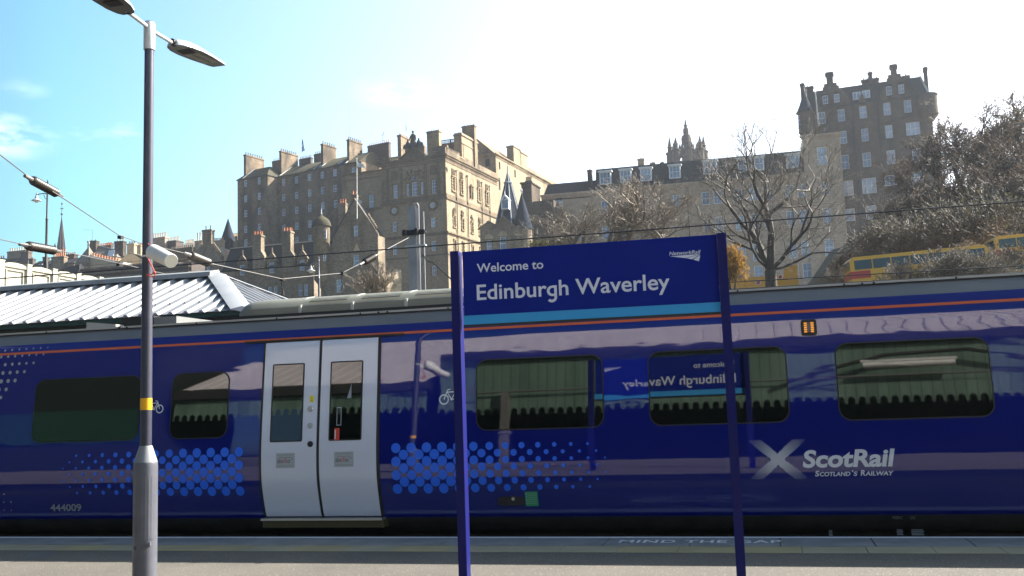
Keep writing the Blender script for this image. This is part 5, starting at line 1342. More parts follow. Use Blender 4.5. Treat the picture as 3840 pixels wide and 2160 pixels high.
for s in (-1, 1): g.lathe((su + s * 1.35, 1.4, zp + 3.6), [(.7, 0), (.65, .7), (.42, 1.3), (.2, 1.6), (.22, 1.85), (0, 2.05)], 12); g.lathe((su + s * 2.1, 1.4, zp + 3.6), [(.5, 0), (.45, .5), (.2, .9), (0, 1.1)], 10)

for v_ in g.bm.verts: v_.co = Vector((su + (v_.co.x - su) * 1.35, v_.co.y, zp + 3.5 + (v_.co.z - zp - 3.5) * 1.38))
cb.part(g, 'statue', MT['bronze_dark'])
def ch(x0, x1, yt, v, dv, zb, m, pots, pm='pot_buff'):
    u0, zt = cb.uz(TB(x0, yt), v); u1, _ = cb.uz(TB(x1, yt), v); cb.chimney(u0, u1, v, v + dv, zb, zt, MT[m], pots, pm, .6, .16, .2)
ch(880, 1062, 215, 5.0, 1.6, zC, 'stone_buff', (5, 1)); ch(440, 492, 265, 4.0, 6, zC, 'stone_tenement', (1, 7), 'terracotta'); ch(1408, 1592, 135, 19.5, 1.6, zC, 'stone_buff', (4, 1))
g = MB(False); u0, zt = cb.uz(TB(1070, 350), 15); u1 = cb.uz(TB(1400, 350), 15)[0]
g.box(u0, u1, 15, 15.3, zC, zt - 1.1); g.box(u0, u1, 15, 15.35, zt - .2, zt)
for k in range(16): g.lathe((u0 + (u1 - u0) * (k + .5) / 16, 15.15, zt - 1.1), [(.13, 0), (.08, .12), (.17, .4), (.08, .75), (.13, .9)], 7)
for k in (0, .5, 1): uu = u0 + (u1 - u0) * k; g.box(uu - .25, uu + .25, 14.98, 15.36, zC, zt + .02)
cb.part(g, 'rear_balustrade', MT['stone_tenement'])
# tall sunlit dormer chimney on the side
v0, zt = cb.vz(TB(1400, 225), .15); v1, _ = cb.vz(TB(1640, 400), .15)
g = MB(False); g.box(-2.4, .16, v0, v1, zp, zt - .9); g.box(-2.6, .45, v0 - .3, v1 + .3, zt - .9, zt - .5); g.box(-2.4, .2, v0, v1, zt - .5, zt); g.box(-2.5, .35, v0 - .15, v1 + .15, zt - 3.4, zt - 3.1); g.box(.161, .3, v0 + .8, v0 + 1.1, zp + .4, zt - 3.6); g.box(.161, .3, v1 - 1.1, v1 - .8, zp + .4, zt - 3.6); g.box(.161, .22, v0 + 1.4, v1 - 1.4, zp + 1, zt - 4.2)
for k in range(5): g.lathe((-1.2, v0 + (k + .5) * (v1 - v0) / 5, zt), [(.2, 0), (.16, .1), (.2, .5), (0, .5)], 8)
cb.part(g, 'wallhead_chimney', MT['stone_buff'])
# taller rear wing running back to the right
vw = vS + 1.0; uw0, zw = cb.uz(TB(1600, 500), vw); uw1, _ = cb.uz(TB(1912, 540), vw); zw = cb.uz(TB(1912, 552), vw)[1]
hx = [(*cb.uz(TB(1790, 680), vw), 1.7, 2.4)]
sw = [(cb.vz(TB(1972, 690), uw1)[0], zw - 3.2, 1.3, 2.6), (cb.vz(TB(2205, 830), uw1)[0], zw - 3.2, 1.3, 2.6), (cb.vz(TB(1972, 930), uw1)[0], zw - 9.5, 1.4, 4.0)]
g = MB(False); wall(g, front(vw), uw0, uw1, 10, zw, hx, .5); wall(g, right(uw1), vw, vw + 100, 10, zw, sw, .5); g.face([(uw0, vw, zw), (uw1, vw, zw), (uw1, vw + 100, zw), (uw0, vw + 100, zw)]); g.face([(uw0, vw, 10), (uw0, vw + 100, 10), (uw0, vw + 100, zw), (uw0, vw, zw)]); cb.part(g, 'rear_wing', MT['stone_buff'], recalc=False)
g = MB(False)
for h in hx: g.box(h[0] - .8, h[0] + .8, vw + .3, vw + .36, h[1] - 1.2, h[1] + 1.2)
for h in sw: g.box(uw1 - .36, uw1 - .3, h[0] - .7, h[0] + .7, h[1] - h[3] / 2, h[1] + h[3] / 2)
cb.part(g, 'window', MT['void'])
g = MB(False); g.box(uw0 - .5, uw1 + .6, vw - .6, vw - .002, zw, zw + .35); g.box(uw1 + .002, uw1 + .6, vw - .002, vw + 100, zw, zw + .35); g.box(uw1 + .002, uw1 + .2, vw - .002, vw + 100, zw - .9, zw - .7); g.box(uw0 - .1, uw1 + .2, vw - .2, vw - .002, zw - .9, zw - .7)
for k in range(116): g.box(uw1 + .003, uw1 + .4, vw + .3 + k * .85, vw + .6 + k * .85, zw - .3, zw - .01)
cb.part(g, 'rear_cornice', MT['stone_buff'])
zq = cb.uz(TB(1610, 325), vw + 1)[1]
g = MB(False); g.solid([(uw0, vw + .3, zw + .36), (uw1 - .3, vw + .3, zw + .36), (uw1 - .3, vw + 98, zw + .36), (uw0, vw + 98, zw + .36)], [(uw0, vw + .6, zq), (uw0 + .6, vw + .6, zq), (uw0 + .6, vw + 98, zq), (uw0, vw + 98, zq)]); cb.part(g, 'rear_roof', MT['stone_tenement'])
v0, zt = cb.vz(TB(2160, 420), uw1 - .2); v1, _ = cb.vz(TB(2372, 560), uw1 - .2)
for a, c in ((v0, (v0 + v1) / 2 - .3), ((v0 + v1) / 2 + .1, v1)): cb.chimney(uw1 - 2.2, uw1 + .3, a, c, zw - .5, zt - (0 if a == v0 else .6), MT['stone_buff'], (1, 4), 'pot_buff', .5, .15, .25)

# ---------------------------------------------------------------- low stone house with dormers
lw = Bld('dormer_house', 'low rubble stone house with three gabled dormers and two tall chimneys', 'house', TC(1240, 508), 130, -2, 'stone houses behind the station')
ul = lw.uz(TC(15, 612))[0] - 2.5; zr = lw.uz(TC(1240, 508), 4.2)[1]; ze_ = lw.uz(TC(640, 900))[1]
dorm = [(192, 930), (636, 895), (1092, 860)]; hd = [(*lw.uz(TC(x, y)), 1.4, 2.7) for x, y in dorm]
zdm = sum(h[1] for h in hd) / 3; hd = [(h[0], zdm, 1.4, 2.7) for h in hd]
hl2 = [(*lw.uz(TC(x, y)), 1.1, 2.9) for x, y in ((610, 1255), (693, 1252), (1065, 1235), (1150, 1230))]; zl2 = sum(h[1] for h in hl2[2:]) / 2 ; hl2 = [(h[0], zl2, 1.1, 3.0) for h in hl2]
b = MB(False); zd0 = zdm + 1.7; wall(b, front(0), ul, .3, -1, ze_, hl2 + [(h[0], (h[1] - 1.35 + ze_) / 2, 1.4, ze_ - (h[1] - 1.35) + .002) for h in hd], .4)
for h in hd:
    u = h[0]
    b.box(u - 1.45, u - .7, -.0, .5, ze_, zd0); b.box(u + .7, u + 1.45, -.0, .5, ze_, zd0); b.box(u - .7, u + .7, 0, .5, zdm + 1.36, zd0); b.prism([(u - 1.45, zd0), (u + 1.45, zd0), (u + .2, zd0 + 2.0), (u - .2, zd0 + 2.0)], 0, .5)
b.face([(.3, 0, -1), (.3, 8.4, -1), (.3, 8.4, ze_), (.3, 0, ze_)]); b.face([(ul, 0, -1), (ul, 8.4, -1), (ul, 8.4, ze_), (ul, 0, ze_)]); b.face([(ul, 8.4, -1), (.3, 8.4, -1), (.3, 8.4, ze_), (ul, 8.4, ze_)])
lw.part(b, 'wall', MT['stone_rubble'])
for h in hd: window_unit(lw, 'window', h[0], h[1], h[2], h[3], .22, style='slim')
for h in hl2: window_unit(lw, 'window', h[0], h[1], h[2], h[3], .22, style='slim')
b = MB(False); b.solid([(ul, -.25, ze_), (.3, -.25, ze_), (.3, 8.65, ze_), (ul, 8.65, ze_)], [(ul, 4.1, zr), (.3, 4.1, zr), (.3, 4.3, zr), (ul, 4.3, zr)]); rf = lw.part(b, 'roof', MT['slate_dark'])
b = MB(False); b.box(ul, .3, 3.95, 4.45, zr + .001, zr + .22); b.build('ridge', MT['skew_pale'], rf)
b = MB(False)
for h in hd:
    u = h[0]
    for s in (-1, 1): b.solid([(u, .5, zd0 + 1.9), (u + s * 1.5, .5, zd0 - .1), (u + s * 1.5, 3.4, zd0 - .1), (u, 3.4, zd0 + 1.9)], [(u, .5, zd0 + 2.05), (u + s * 1.5, .5, zd0 + .05), (u + s * 1.5, 3.4, zd0 + .05), (u, 3.4, zd0 + 2.05)])
    b.box(u - 1.4, u + 1.4, .5, 1.2, ze_, zd0)
b.build_each('dormer_roof', MT['slate_dark'], rf)
b = MB(False)
for h in hd:
    u = h[0]
    for s in (-1, 1): b.solid([(u + s * .15, -.12, zd0 + 2.05), (u + s * 1.6, -.12, zd0 + .0), (u + s * 1.6, .62, zd0 + .0), (u + s * .15, .62, zd0 + 2.05)], [(u + s * .15, -.12, zd0 + 2.3), (u + s * 1.6, -.12, zd0 + .25), (u + s * 1.6, .62, zd0 + .25), (u + s * .15, .62, zd0 + 2.3)])
    b.lathe((u, .25, zd0 + 2.0), [(.28, 0), (.2, .5), (.35, .7), (.12, 1.0), (.25, 1.3), (0, 1.8)], 8)
    for k in range(3): b.box(u + 1.0, u + 1.75, -.1, .62, zdm - .6 + k * 1.1, zdm - .45 + k * 1.1)
lw.parts(b, 'gablet_coping', MT['stone_rubble'])
for x0, x1, yt, xb0, xb1 in ((345, 472, 405, 350, 495), (788, 915, 350, 790, 950)):
    u0, zt = lw.uz(TC(x0, yt), -.3); u1, _ = lw.uz(TC(x1, yt), -.3); ua = lw.uz(TC(xb0, 750), -.3)[0]; uc = lw.uz(TC(xb1, 750), -.3)[0]; zk = lw.uz(TC(x0, 650), -.3)[1]
    c = lw.chimney(u0, u1, -.3, 1.5, zk, zt, MT['stone_rubble'], (3, 2), 'terracotta', 1.0, .26, .2)
    g = MB(False); g.box(ua, uc + .6, -.34, 1.9, ze_ - 1.5, zk - 1.6); g.solid([(ua, -.34, zk - 1.6), (uc + .6, -.34, zk - 1.6), (uc + .6, 1.9, zk - 1.6), (ua, 1.9, zk - 1.6)], [(u0, -.3, zk), (u1, -.3, zk), (u1, 1.5, zk), (u0, 1.5, zk)]); g.build('chimney_base', MT['stone_rubble'], c)
b = MB(False); b.box(ul, .3, -.22, -.003, ze_ - 2.3, ze_ - 2.1); b.box(ul, .3, -.12, -.003, zl2 + 2.4, zl2 + 2.6); lw.part(b, 'string_course', MT['stone_rubble'])

# ---------------------------------------------------------------- gabled house with bell-roofed turret
gh = Bld('gabled_house', 'steep gabled stone house with a round bell-roofed turret and white flag', 'house', TC(1880, 1300), 124, -3, 'stone houses behind the station')
ga, gza = gh.uz(TC(1880, -125)); g0, gz0 = gh.uz(TC(1545, 430)); g1, gz1 = gh.uz(TC(2228, 450)); gz = (gz0 + gz1) / 2
gl0 = gh.uz(TC(1480, 800))[0]
hg = [(*gh.uz(TC(1898, 345)), 1.1, 2.6), (*gh.uz(TC(1905, 790)), 1.5, 2.8), (*gh.uz(TC(1650, 1170)), 1.5, 3.1)]
b = MB(False); wall(b, front(0), g0, g1, -1, gz, hg[1:], .4)
us = [hg[0][0] - .55, hg[0][0] + .55]; z0_, z1_ = hg[0][1] - 1.3, hg[0][1] + 1.3
sl = lambda u: gz + (gza - gz) * ((u - g0) / (ga - g0) if u < ga else (g1 - u) / (g1 - ga))
for q in ([(g0, 0, gz), (us[0], 0, gz), (us[0], 0, sl(us[0]))], [(us[1], 0, gz), (g1, 0, gz), (us[1], 0, sl(us[1]))], [(us[0], 0, gz), (us[1], 0, gz), (us[1], 0, max(z0_, gz + .01)), (us[0], 0, max(z0_, gz + .01))], [(us[0], 0, z1_), (us[1], 0, z1_), (us[1], 0, sl(us[1])), (ga, 0, gza), (us[0], 0, sl(us[0]))]): b.face(q)
b.box(us[0] - .1, us[1] + .1, .35, .5, z0_ - .1, z1_ + .1)
b.face([(g1, 0, -1), (g1, 4, -1), (g1, 4, gz), (g1, 0, gz)]); b.face([(g0, 0, -1), (g0, 4, -1), (g0, 4, gz), (g0, 0, gz)]); b.face([(g0, 4, -1), (g1, 4, -1), (g1, 4, gz), (ga, 4, gza - .5), (g0, 4, gz)])
b.box(gl0, g0 - .002, .8, 9, -1, gz - 3.5)
gh.part(b, 'wall', MT['stone_rubble'], recalc=False)
for k, h in enumerate(hg): window_unit(gh, 'window', h[0], h[1], h[2], h[3], .2, style='slim')
b = MB(False); RD = 4.0
for s, e in ((g0 - .6, 1), (g1 - .3, -1)):
    zz = gz - (.9 if e == 1 else .1)
    b.solid([(s, -.15 if e == 1 else .3, zz), (ga, -.15 if e == 1 else .3, gza + .02), (ga, RD, gza + .02 - (0 if e == 1 else 1.4)), (s, RD, zz - (0 if e == 1 else 1.4))], [(s, -.15 if e == 1 else .3, zz + .35), (ga, -.15 if e == 1 else .3, gza + .4), (ga, RD, gza + .4 - (0 if e == 1 else 1.4)), (s, RD, zz + .35 - (0 if e == 1 else 1.4))])
gh.part(b, 'roof', MT['slate_blue'])
b = MB(False); b.solid([(ga, -.15, gza - .1), (g1 + .2, -.15, gz - .1), (g1 + .2, .29, gz - .1), (ga, .29, gza - .1)], [(ga, -.15, gza + .35), (g1 + .2, -.15, gz + .3), (g1 + .2, .29, gz + .3), (ga, .29, gza + .35)])
for k in range(7): t = .52 + k * .055; uu = ga + (g1 - ga) * t + .5; zz = gza + (gz - gza) * t + .6; b.lathe((uu, .1, zz), [(.12, -.5), (.3, -.2), (.2, .1), (.28, .3), (0, .55)], 7)
pu, pz = gh.uz(TC(1908, 640), -.2); b.prism([(pu - 1.15, pz), (pu - .95, pz), (pu, pz + 2.1), (pu, pz + 2.45)], -.22, -.003); b.prism([(pu + .95, pz), (pu + 1.15, pz), (pu, pz + 2.45), (pu, pz + 2.1)], -.22, -.003); b.lathe((pu, -.1, pz + 2.4), [(.12, 0), (.2, .4), (.1, .6), (.24, .9), (0, 1.4)], 7)
b.box(gh.uz(TC(1520, 790))[0], gh.uz(TC(1815, 780))[0], -.28, -.003, gh.uz(TC(1650, 800))[1], gh.uz(TC(1650, 775))[1])
gh.part(b, 'coping', MT['stone_rubble'])
b = MB(False); b.prism([(pu - .93, pz + .02), (pu + .93, pz + .02), (pu, pz + 2.05)], -.05, -.004); gh.part(b, 'carved_panel', MT['harling'])
for (x0, x1, yt, v, n) in ((1630, 1740, -70, 6, 3), (1815, 1905, -195, 9, 2)):
    u0, zt = gh.uz(TC(x0, yt), v); u1 = gh.uz(TC(x1, yt), v)[0]; gh.chimney(u0, u1, v, v + 1.2, gz, zt, MT['stone_rubble'], (n, 1), 'terracotta', 1.1, .3)
tu, tz = gh.uz(TC(1352, 265), .2); tr = (gh.uz(TC(1468, 300), .2)[0] - gh.uz(TC(1240, 300), .2)[0]) / 2; zbt = gh.uz(TC(1352, 1100), .2)[1]; zct = gh.uz(TC(1370, 1220), .2)[1]; zs_ = gh.uz(TC(1352, 490), .2)[1]
g = MB(False); g.lathe((tu, 1.2, 0), [(.2, zct), (tr * .5, zct + 1.3), (tr * .75, zbt), (tr * .92, zbt + .5), (tr * .92, zs_ - .2), (tr * .98, zs_), (tr * .98, tz)], 28); g.box(tu - .2, gl0 + .6, .9, 6, -1, gz - 4); o = gh.part(g, 'turret', MT['stone_rubble'])
zt_ = gh.uz(TC(1395, 62), .2)[1]; hh = zt_ - tz
g = MB(False); g.lathe((tu, 1.2, tz), [(tr * 1.16, -.1), (tr * 1.16, .1), (tr * 1.08, hh * .25), (tr * .92, hh * .45), (tr * .6, hh * .62), (tr * .28, hh * .74), (tr * .1, hh * .9), (0, hh)], 28); g.build('bell_roof', MT['slate_mossy'], o)
g = MB(False); g.lathe((tu, 1.2, tz + hh * .93), [(.25, 0), (.15, .5), (.22, .8), (0, 1.6)], 8); g.build('finial', MT['lead'], o)
for (x, y, w, h) in ((1408, 385, .9, 2.1), (1408, 735, .7, 1.7)):
    u, z = gh.uz(TC(x, y), -1.0); window_unit(gh, 'window', u, z, w, h, 1.2 - math.sqrt(max(.1, tr ** 2 - (u - tu) ** 2)) - .06, style='slim', rot=0)
b = MB(False); u0, z0 = gh.uz(TC(1260, 1120), -.9); u1, z1 = gh.uz(TC(1438, 1330), -.9); b.path([(u0, -.9, z0 + 4), (u0, -.9, z1), (u1, -.9, z1 + .1)], .14, 7); b.path([(u1, -.9, z1 - 2), (u1, -.9, z1 + 1.2), (u1 - .5, -.9, z1 + 1.7)], .12, 7); gh.part(b, 'drainpipe', MT['pipe'])
# splayed, sunlit lower corner
b = MB(False); c0 = g1 - .05; zt_ = gh.uz(TC(2190, 870), 0)[1]; b.solid([(g1 + .003, .2, -1), (g1 + 2.0, 5, -1), (g1 + 2.0, 9, -1), (g1 + .003, 9, -1)], [(g1 + .003, .2, zt_ - 4), (g1 + 2.0, 5, zt_ - 4), (g1 + 2.0, 9, zt_), (g1 + .003, 9, zt_)]); gh.part(b, 'splayed_corner', MT['stone_rubble'])

# ---------------------------------------------------------------- tower with slate spire and cone
st = Bld('spired_house', 'gothic stone house with a blue slate spire, white lucarne and round cone roof', 'house', Z3(1012, 1000), 136, 0, 'stone houses behind the station')
sa, sza = st.uz(Z3(1026, 420), 5); s0, sz0 = st.uz(Z3(905, 845), 2); s1, _ = st.uz(Z3(1105, 850), 2); sr = (s1 - s0) / 2 * 1.16; sc_ = (s0 + s1) / 2 + .2
e0, ez = st.uz(Z3(822, 870)); e1, _ = st.uz(Z3(1200, 870))
hs = [(*st.uz(Z3(890, 985)), 1.3, 2.9), (*st.uz(Z3(992, 965)), 1.6, 3.4)]
b = MB(False); wall(b, front(0), e0, e1 - 3.2, -1, sz0 - .5, hs, .4)
for x, yt in ((888, 812), (992, 775)):
    u, zt = st.uz(Z3(x, yt), -.05); b.prism([(u - 2.3, sz0 - .5), (u + 2.3, sz0 - .5), (u, zt)], -.02, .6); b.prism([(u - 3.2, sz0 - .7), (u - 2.8, sz0 - .7), (u, zt + .0), (u, zt + .5)], -.3, .7); b.prism([(u + 2.8, sz0 - .7), (u + 3.2, sz0 - .7), (u, zt + .5), (u, zt)], -.3, .7)
b.box(e0, e1 - 3.2, 1.0, 12, -1, sz0 - .5); st.part(b, 'wall', MT['stone_rubble'])
for h in hs: window_unit(st, 'window', h[0], h[1], h[2], h[3], .2, style='slim')
b = MB(False)
for h in hs: b.prism([(h[0] + 1.2 * math.cos(a), h[1] + 1.9 + 1.3 * math.sin(a)) for a in np.linspace(0, math.pi, 14)], -.08, -.003)
st.part(b, 'arch', MT['stone_pale'])
b = MB(False); b.lathe((sc_, 2 + sr, 0), [(sr * 1.0, sz0 - 1.2), (sr * .0 + .05, sza)], 8, ph=R(22.5), smooth=False); sp_ = st.part(b, 'spire', MT['slate_blue'])
b = MB(False)
for k in range(8):
    a = R(22.5 + 45 * k); b.tube((sc_ + sr * math.cos(a), 2 + sr + sr * math.sin(a), sz0 - 1.2), (sc_, 2 + sr, sza - .2), .22, .14, 6)
b.lathe((sc_, 2 + sr, sza - 3.4), [(1.25, -.15), (1.25, .1), (1.1, .2)], 8, ph=R(22.5)); b.lathe((sc_, 2 + sr, sza - .3), [(.2, 0), (.12, .8), (.2, 1.0), (0, 1.9)], 8); b.build('lead_hips', MT['lead'], sp_)
lu, lz = st.uz(Z3(1012, 672), 3.2); b = MB(False); b.box(lu - 1.0, lu - .8, 2.2, 5, lz - 1.4, lz + .9); b.box(lu + .8, lu + 1.0, 2.2, 5, lz - 1.4, lz + .9); b.box(lu - 1.0, lu + 1.0, 2.2, 5, lz - 1.7, lz - 1.4); b.prism([(lu - 1.25, lz + .7), (lu + 1.25, lz + .7), (lu, lz + 2.3)], 2.05, 5.5); b.lathe((lu, 2.4, lz + 2.2), [(.14, 0), (.1, .5), (0, 1.2)], 6); b.build('lucarne', MT['frame_white'], sp_)
b = MB(False); b.box(lu - .8, lu + .8, 2.5, 2.56, lz - 1.4, lz + .75); b.prism([(lu - .6, lz + .85), (lu + .6, lz + .85), (lu, lz + 1.7)], 2.03, 2.045); b.build('opening', MT['pane'], sp_)
ca0, cz0 = st.uz(Z3(1062, 862), 3); ca1, _ = st.uz(Z3(1205, 862), 3); cr = (ca1 - ca0) / 2; cza = st.uz(Z3(1126, 592), 3)[1]; cu = (ca0 + ca1) / 2
b = MB(False); b.lathe((cu, 3.5, 0), [(cr * 1.04, cz0 - .2), (cr * 1.0, cz0 + .2), (cr * .62, cz0 + (cza - cz0) * .42), (cr * .3, cz0 + (cza - cz0) * .74), (.05, cza)], 28); rr = st.part(b, 'cone_roof', MT['slate_blue']); b = MB(False); b.lathe((cu, 3.5, cza - .2), [(.22, 0), (.12, .5), (.3, .8), (0, 1.8)], 8); b.build('finial', MT['lead'], rr)
b = MB(False); b.lathe((cu, 3.5, 0), [(cr * .93, -1), (cr * .93, cz0 - .2)], 28); st.part(b, 'round_tower', MT['stone_rubble'])
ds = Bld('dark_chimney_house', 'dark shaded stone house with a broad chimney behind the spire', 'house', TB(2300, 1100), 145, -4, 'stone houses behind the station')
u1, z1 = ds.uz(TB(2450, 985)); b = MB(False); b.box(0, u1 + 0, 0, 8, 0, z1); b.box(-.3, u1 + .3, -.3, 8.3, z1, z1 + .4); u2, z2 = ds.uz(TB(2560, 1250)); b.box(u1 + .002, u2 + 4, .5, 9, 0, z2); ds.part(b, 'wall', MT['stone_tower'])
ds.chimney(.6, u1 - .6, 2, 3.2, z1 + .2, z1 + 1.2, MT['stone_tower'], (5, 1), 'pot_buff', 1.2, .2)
# ---------------------------------------------------------------- long tan building behind the trees
L4, L5, L6, L7, TD = T(2000, 400, 1.907), T(2600, 400, 2.0703), T(2900, 200, 2.1955), T(3140, 300, 1.8114), T(2900, 220, 4)
lg = Bld('long_building', 'long tan sandstone building with slate mansard and white dormers behind bare trees', 'building', L5(845, 900), 150, 0, 'old town buildings on the ridge')
Wp = [(1025, 672), (655, 688), (800, 680), (515, 700)]
hl_ = [(*lg.uz(L4(x, y)), 1.9, 3.3) for x, y in Wp]
rows_ = [([(95, 725), (185, 715), (370, 690), (480, 690), (560, 675), (740, 660), (840, 655), (1020, 640)], 2.1, 3.5), ([(110, 925), (205, 915), (350, 900), (450, 895), (520, 890), (600, 885), (760, 878), (857, 868), (1038, 860)], 2.15, 4.4), ([(370, 1140), (470, 1135), (775, 1113), (875, 1103), (1058, 1098)], 2.2, 4.5), ([(380, 1300), (480, 1293), (545, 1290), (790, 1285), (885, 1280), (1072, 1268)], 2.2, 4.2)]
for lst, w, h in rows_: hl_ += [(*lg.uz(L5(x, y)), w, h) for x, y in lst]
for x, y in ((660, 885), (515, 925), (810, 880), (1245, 850), (90, 835), (330, 900), (185, 690)): hl_.append((*lg.uz(L4(x, y)), 2.0, 3.9))
hl_ = align(hl_, 1.3)
un = []
for h in hl_:
    if not any(abs(h[0] - q[0]) < (h[2] + q[2]) / 2 + .15 and abs(h[1] - q[1]) < (h[3] + q[3]) / 2 + .1 for q in un): un.append(h)
hl_ = un
zcn = lg.uz(L5(500, 545))[1]; e0 = lg.uz(L4(60, 700))[0]; ep = lg.uz(L5(862, 500))[0]; e1 = lg.uz(L5(1165, 600))[0]
zpv = lg.uz(L5(990, 222))[1]
hp = [(*lg.uz(L5(1000, 385)), 2.4, 4.9)]
A_ = [h for h in hl_ if h[0] < ep - .2]; B__ = [h for h in hl_ if h[0] >= ep - .2]
b = MB(False); wall(b, front(0), e0, ep, -1, zcn, A_, .4); wall(b, front(-.35), ep, e1, -1, zpv, B__ + hp, .4); b.face([(ep, -.35, -1), (ep, 0, -1), (ep, 0, zcn), (ep, -.35, zcn)]); b.face([(ep, -.35, zcn), (ep, 14, zcn), (ep, 14, zpv), (ep, -.35, zpv)])
b.face([(e1, -.35, -1), (e1, 14, -1), (e1, 14, zpv), (e1, -.35, zpv)]); b.face([(e0, 0, -1), (e0, 14, -1), (e0, 14, zcn), (e0, 0, zcn)]); b.face([(ep, -.35, zpv), (e1, -.35, zpv), (e1, 14, zpv), (ep, 14, zpv)])
lg.part(b, 'wall', MT['stone_tan'], recalc=False)
for h in A_: window_unit(lg, 'window', h[0], h[1], h[2], h[3], .2, sd=.2, sm='stone_tan')
for h in B__ + hp: window_unit(lg, 'window', h[0], h[1], h[2], h[3], -.15, sd=.2, sm='stone_tan')
b = MB(False); b.box(e0 - .2, ep - .001, -.6, -.001, zcn - .5, zcn + .1); b.box(e0, ep - .001, -.3, -.001, zcn - 1.1, zcn - .5); b.box(ep - .5, e1 + .5, -1.0, -.351, zpv - .4, zpv + .25); b.box(ep - .2, e1 + .2, -.65, -.351, zpv - .9, zpv - .4); b.box(ep, e1 + .1, -.6, -.351, zpv - 3.0, zpv - 2.7); b.box(e0, ep - .001, -.15, -.001, zcn - 6.9, zcn - 6.6); b.box(ep - .1, e1 + .15, -.55, -.351, zcn - .3, zcn + .1); b.box(e0, ep - .001, -.15, -.001, zcn - 14.0, zcn - 13.7); b.box(ep, e1 + .1, -.5, -.351, zcn - 14.0, zcn - 13.7)
lg.part(b, 'cornice', MT['stone_tan'])
zrl = lg.uz(L5(840, 345), 3.0)[1]; xq = lg.uz(L4(440, 500))[0]
zl = lg.uz(L4(250, 535), 3.0)[1]
b = MB(False); b.solid([(xq, -.2, zcn + .11), (ep - .01, -.2, zcn + .11), (ep - .01, 13, zcn + .11), (xq, 13, zcn + .11)], [(xq, 2.4, zrl), (ep - .01, 2.4, zrl), (ep - .01, 11, zrl), (xq, 11, zrl)]); b.solid([(e0, -.2, zcn - 1.6), (xq - .01, -.2, zcn - 1.6), (xq - .01, 13, zcn - 1.6), (e0, 13, zcn - 1.6)], [(e0 + 1, 4.5, zl), (xq - .01, 4.5, zl), (xq - .01, 8, zl), (e0 + 1, 8, zl)]); rf = lg.part(b, 'roof', MT['slate_dark'])
for x, y, w, t in [(515, 512, 80, L4), (660, 498, 78, L4), (805, 487, 78, L4), (1012, 468, 78, L4), (130, 475, 100, L5), (380, 460, 66, L5), (498, 445, 92, L5), (775, 425, 100, L5)]:
    u, z = lg.uz(t(x, y), .3); k = (1.907 if t is L4 else 2.0703); ww = w / k / 3727 * 284; hh = 3.6
    g = MB(False); g.box(u - ww / 2, u + ww / 2, .0, 2.6, z - hh / 2, z + hh / 2 - .05); g.box(u - ww / 2 - .35, u + ww / 2 + .35, -.45, 2.9, z + hh / 2 - .05, z + hh / 2 + .3); o = g.build('dormer', MT['frame_white'], rf)
    g = MB(False); g.box(u - ww / 2 + .3, u + ww / 2 - .3, -.03, .02, z - hh / 2 + .3, z + hh / 2 - .3); g.build('pane', MT['pane'], o)
    g = MB(False); g.box(u - ww / 2 + .3, u + ww / 2 - .3, -.06, -.031, z - .05, z + .05)
    for s in (-.17, .17): g.box(u + s * ww - .04, u + s * ww + .04, -.07, -.031, z - hh / 2 + .3, z + hh / 2 - .3)
    g.build('bars', MT['frame_white'], o)
for x0, x1, yt, v, m in ((385, 415, 452, 2.6, 'stone_tower'), (745, 790, 372, 5, 'stone_tan'), (835, 870, 400, 6, 'stone_tan'), (908, 932, 398, 2.0, 'slate_dark')):
    u0, zt = lg.uz(L4(x0, yt), v); u1, _ = lg.uz(L4(x1, yt), v); lg.chimney(u0, u1, v, v + 1.6, zcn, zt, MT[m], (1, 1), 'pot_dark', .5, .15, .12)
g = MB(False)
for x, y in ((500, 440), (566, 433), (632, 425), (700, 418), (942, 372)):
    u, z = lg.uz(L4(x, y), 6); g.tube((u, 6, zrl - 2), (u, 6, z), .05, .04, 5); g.box(u - .3, u + .3, 5.95, 6.05, z - .1, z)
lg.part(g, 'vent_poles', MT['lead'])
g = MB(False); u = lg.uz(L4(1106, 700), -.1)[0]; g.tube((u, -.15, 5), (u, -.15, zcn - 1.2), .12, .12, 7); lg.part(g, 'downpipe', MT['pipe'])

# ---------------------------------------------------------------- dark baronial tower house at the right
tw = Bld('baronial_tower', 'tall dark baronial tenement with crow-stepped gables and corner turrets', 'tenement', TD(1300, 900), 166, -7, 'old town buildings on the ridge')
f0 = tw.uz(TD(470, 1000))[0]; f1 = tw.uz(TD(2385, 900))[0]
wt = [(780, 615, 1.5, 2.5), (952, 590, 1.5, 2.5), (1735, 480, 1.5, 2.6), (1918, 455, 1.5, 2.6), (730, 890, 1.9, 3.6), (1020, 850, 1.9, 3.6), (1345, 805, 1.9, 3.6), (1705, 755, 1.9, 3.7), (2015, 715, 1.9, 3.7), (1050, 1180, 1.9, 3.8), (1375, 1145, 1.9, 3.8), (1735, 1095, 1.9, 3.8), (2095, 1050, 3.6, 3.8)]
ht = [(*tw.uz(TD(x, y)), w, h) for x, y, w, h in wt]
for x, y, w, h in [(590, 895, 2.2, 4.2), (770, 875, 2.2, 4.2), (970, 855, 2.2, 4.0), (1180, 840, 2.2, 4), (615, 1110, 2.9, 4.4), (790, 1090, 3.8, 4.5), (975, 1045, 3.8, 3.0), (1185, 1020, 3.4, 3.2), (630, 1330, 2.8, 3.6), (805, 1310, 2.8, 4.0)]: ht.append((*tw.uz(L6(x, y)), w, h))
z_ev = tw.uz(TD(1300, 660))[1]
ht = [h for h in ht if True]
hm_ = [h for h in ht if h[1] < z_ev - 2]; hgab = [h for h in ht if h[1] >= z_ev - 2]
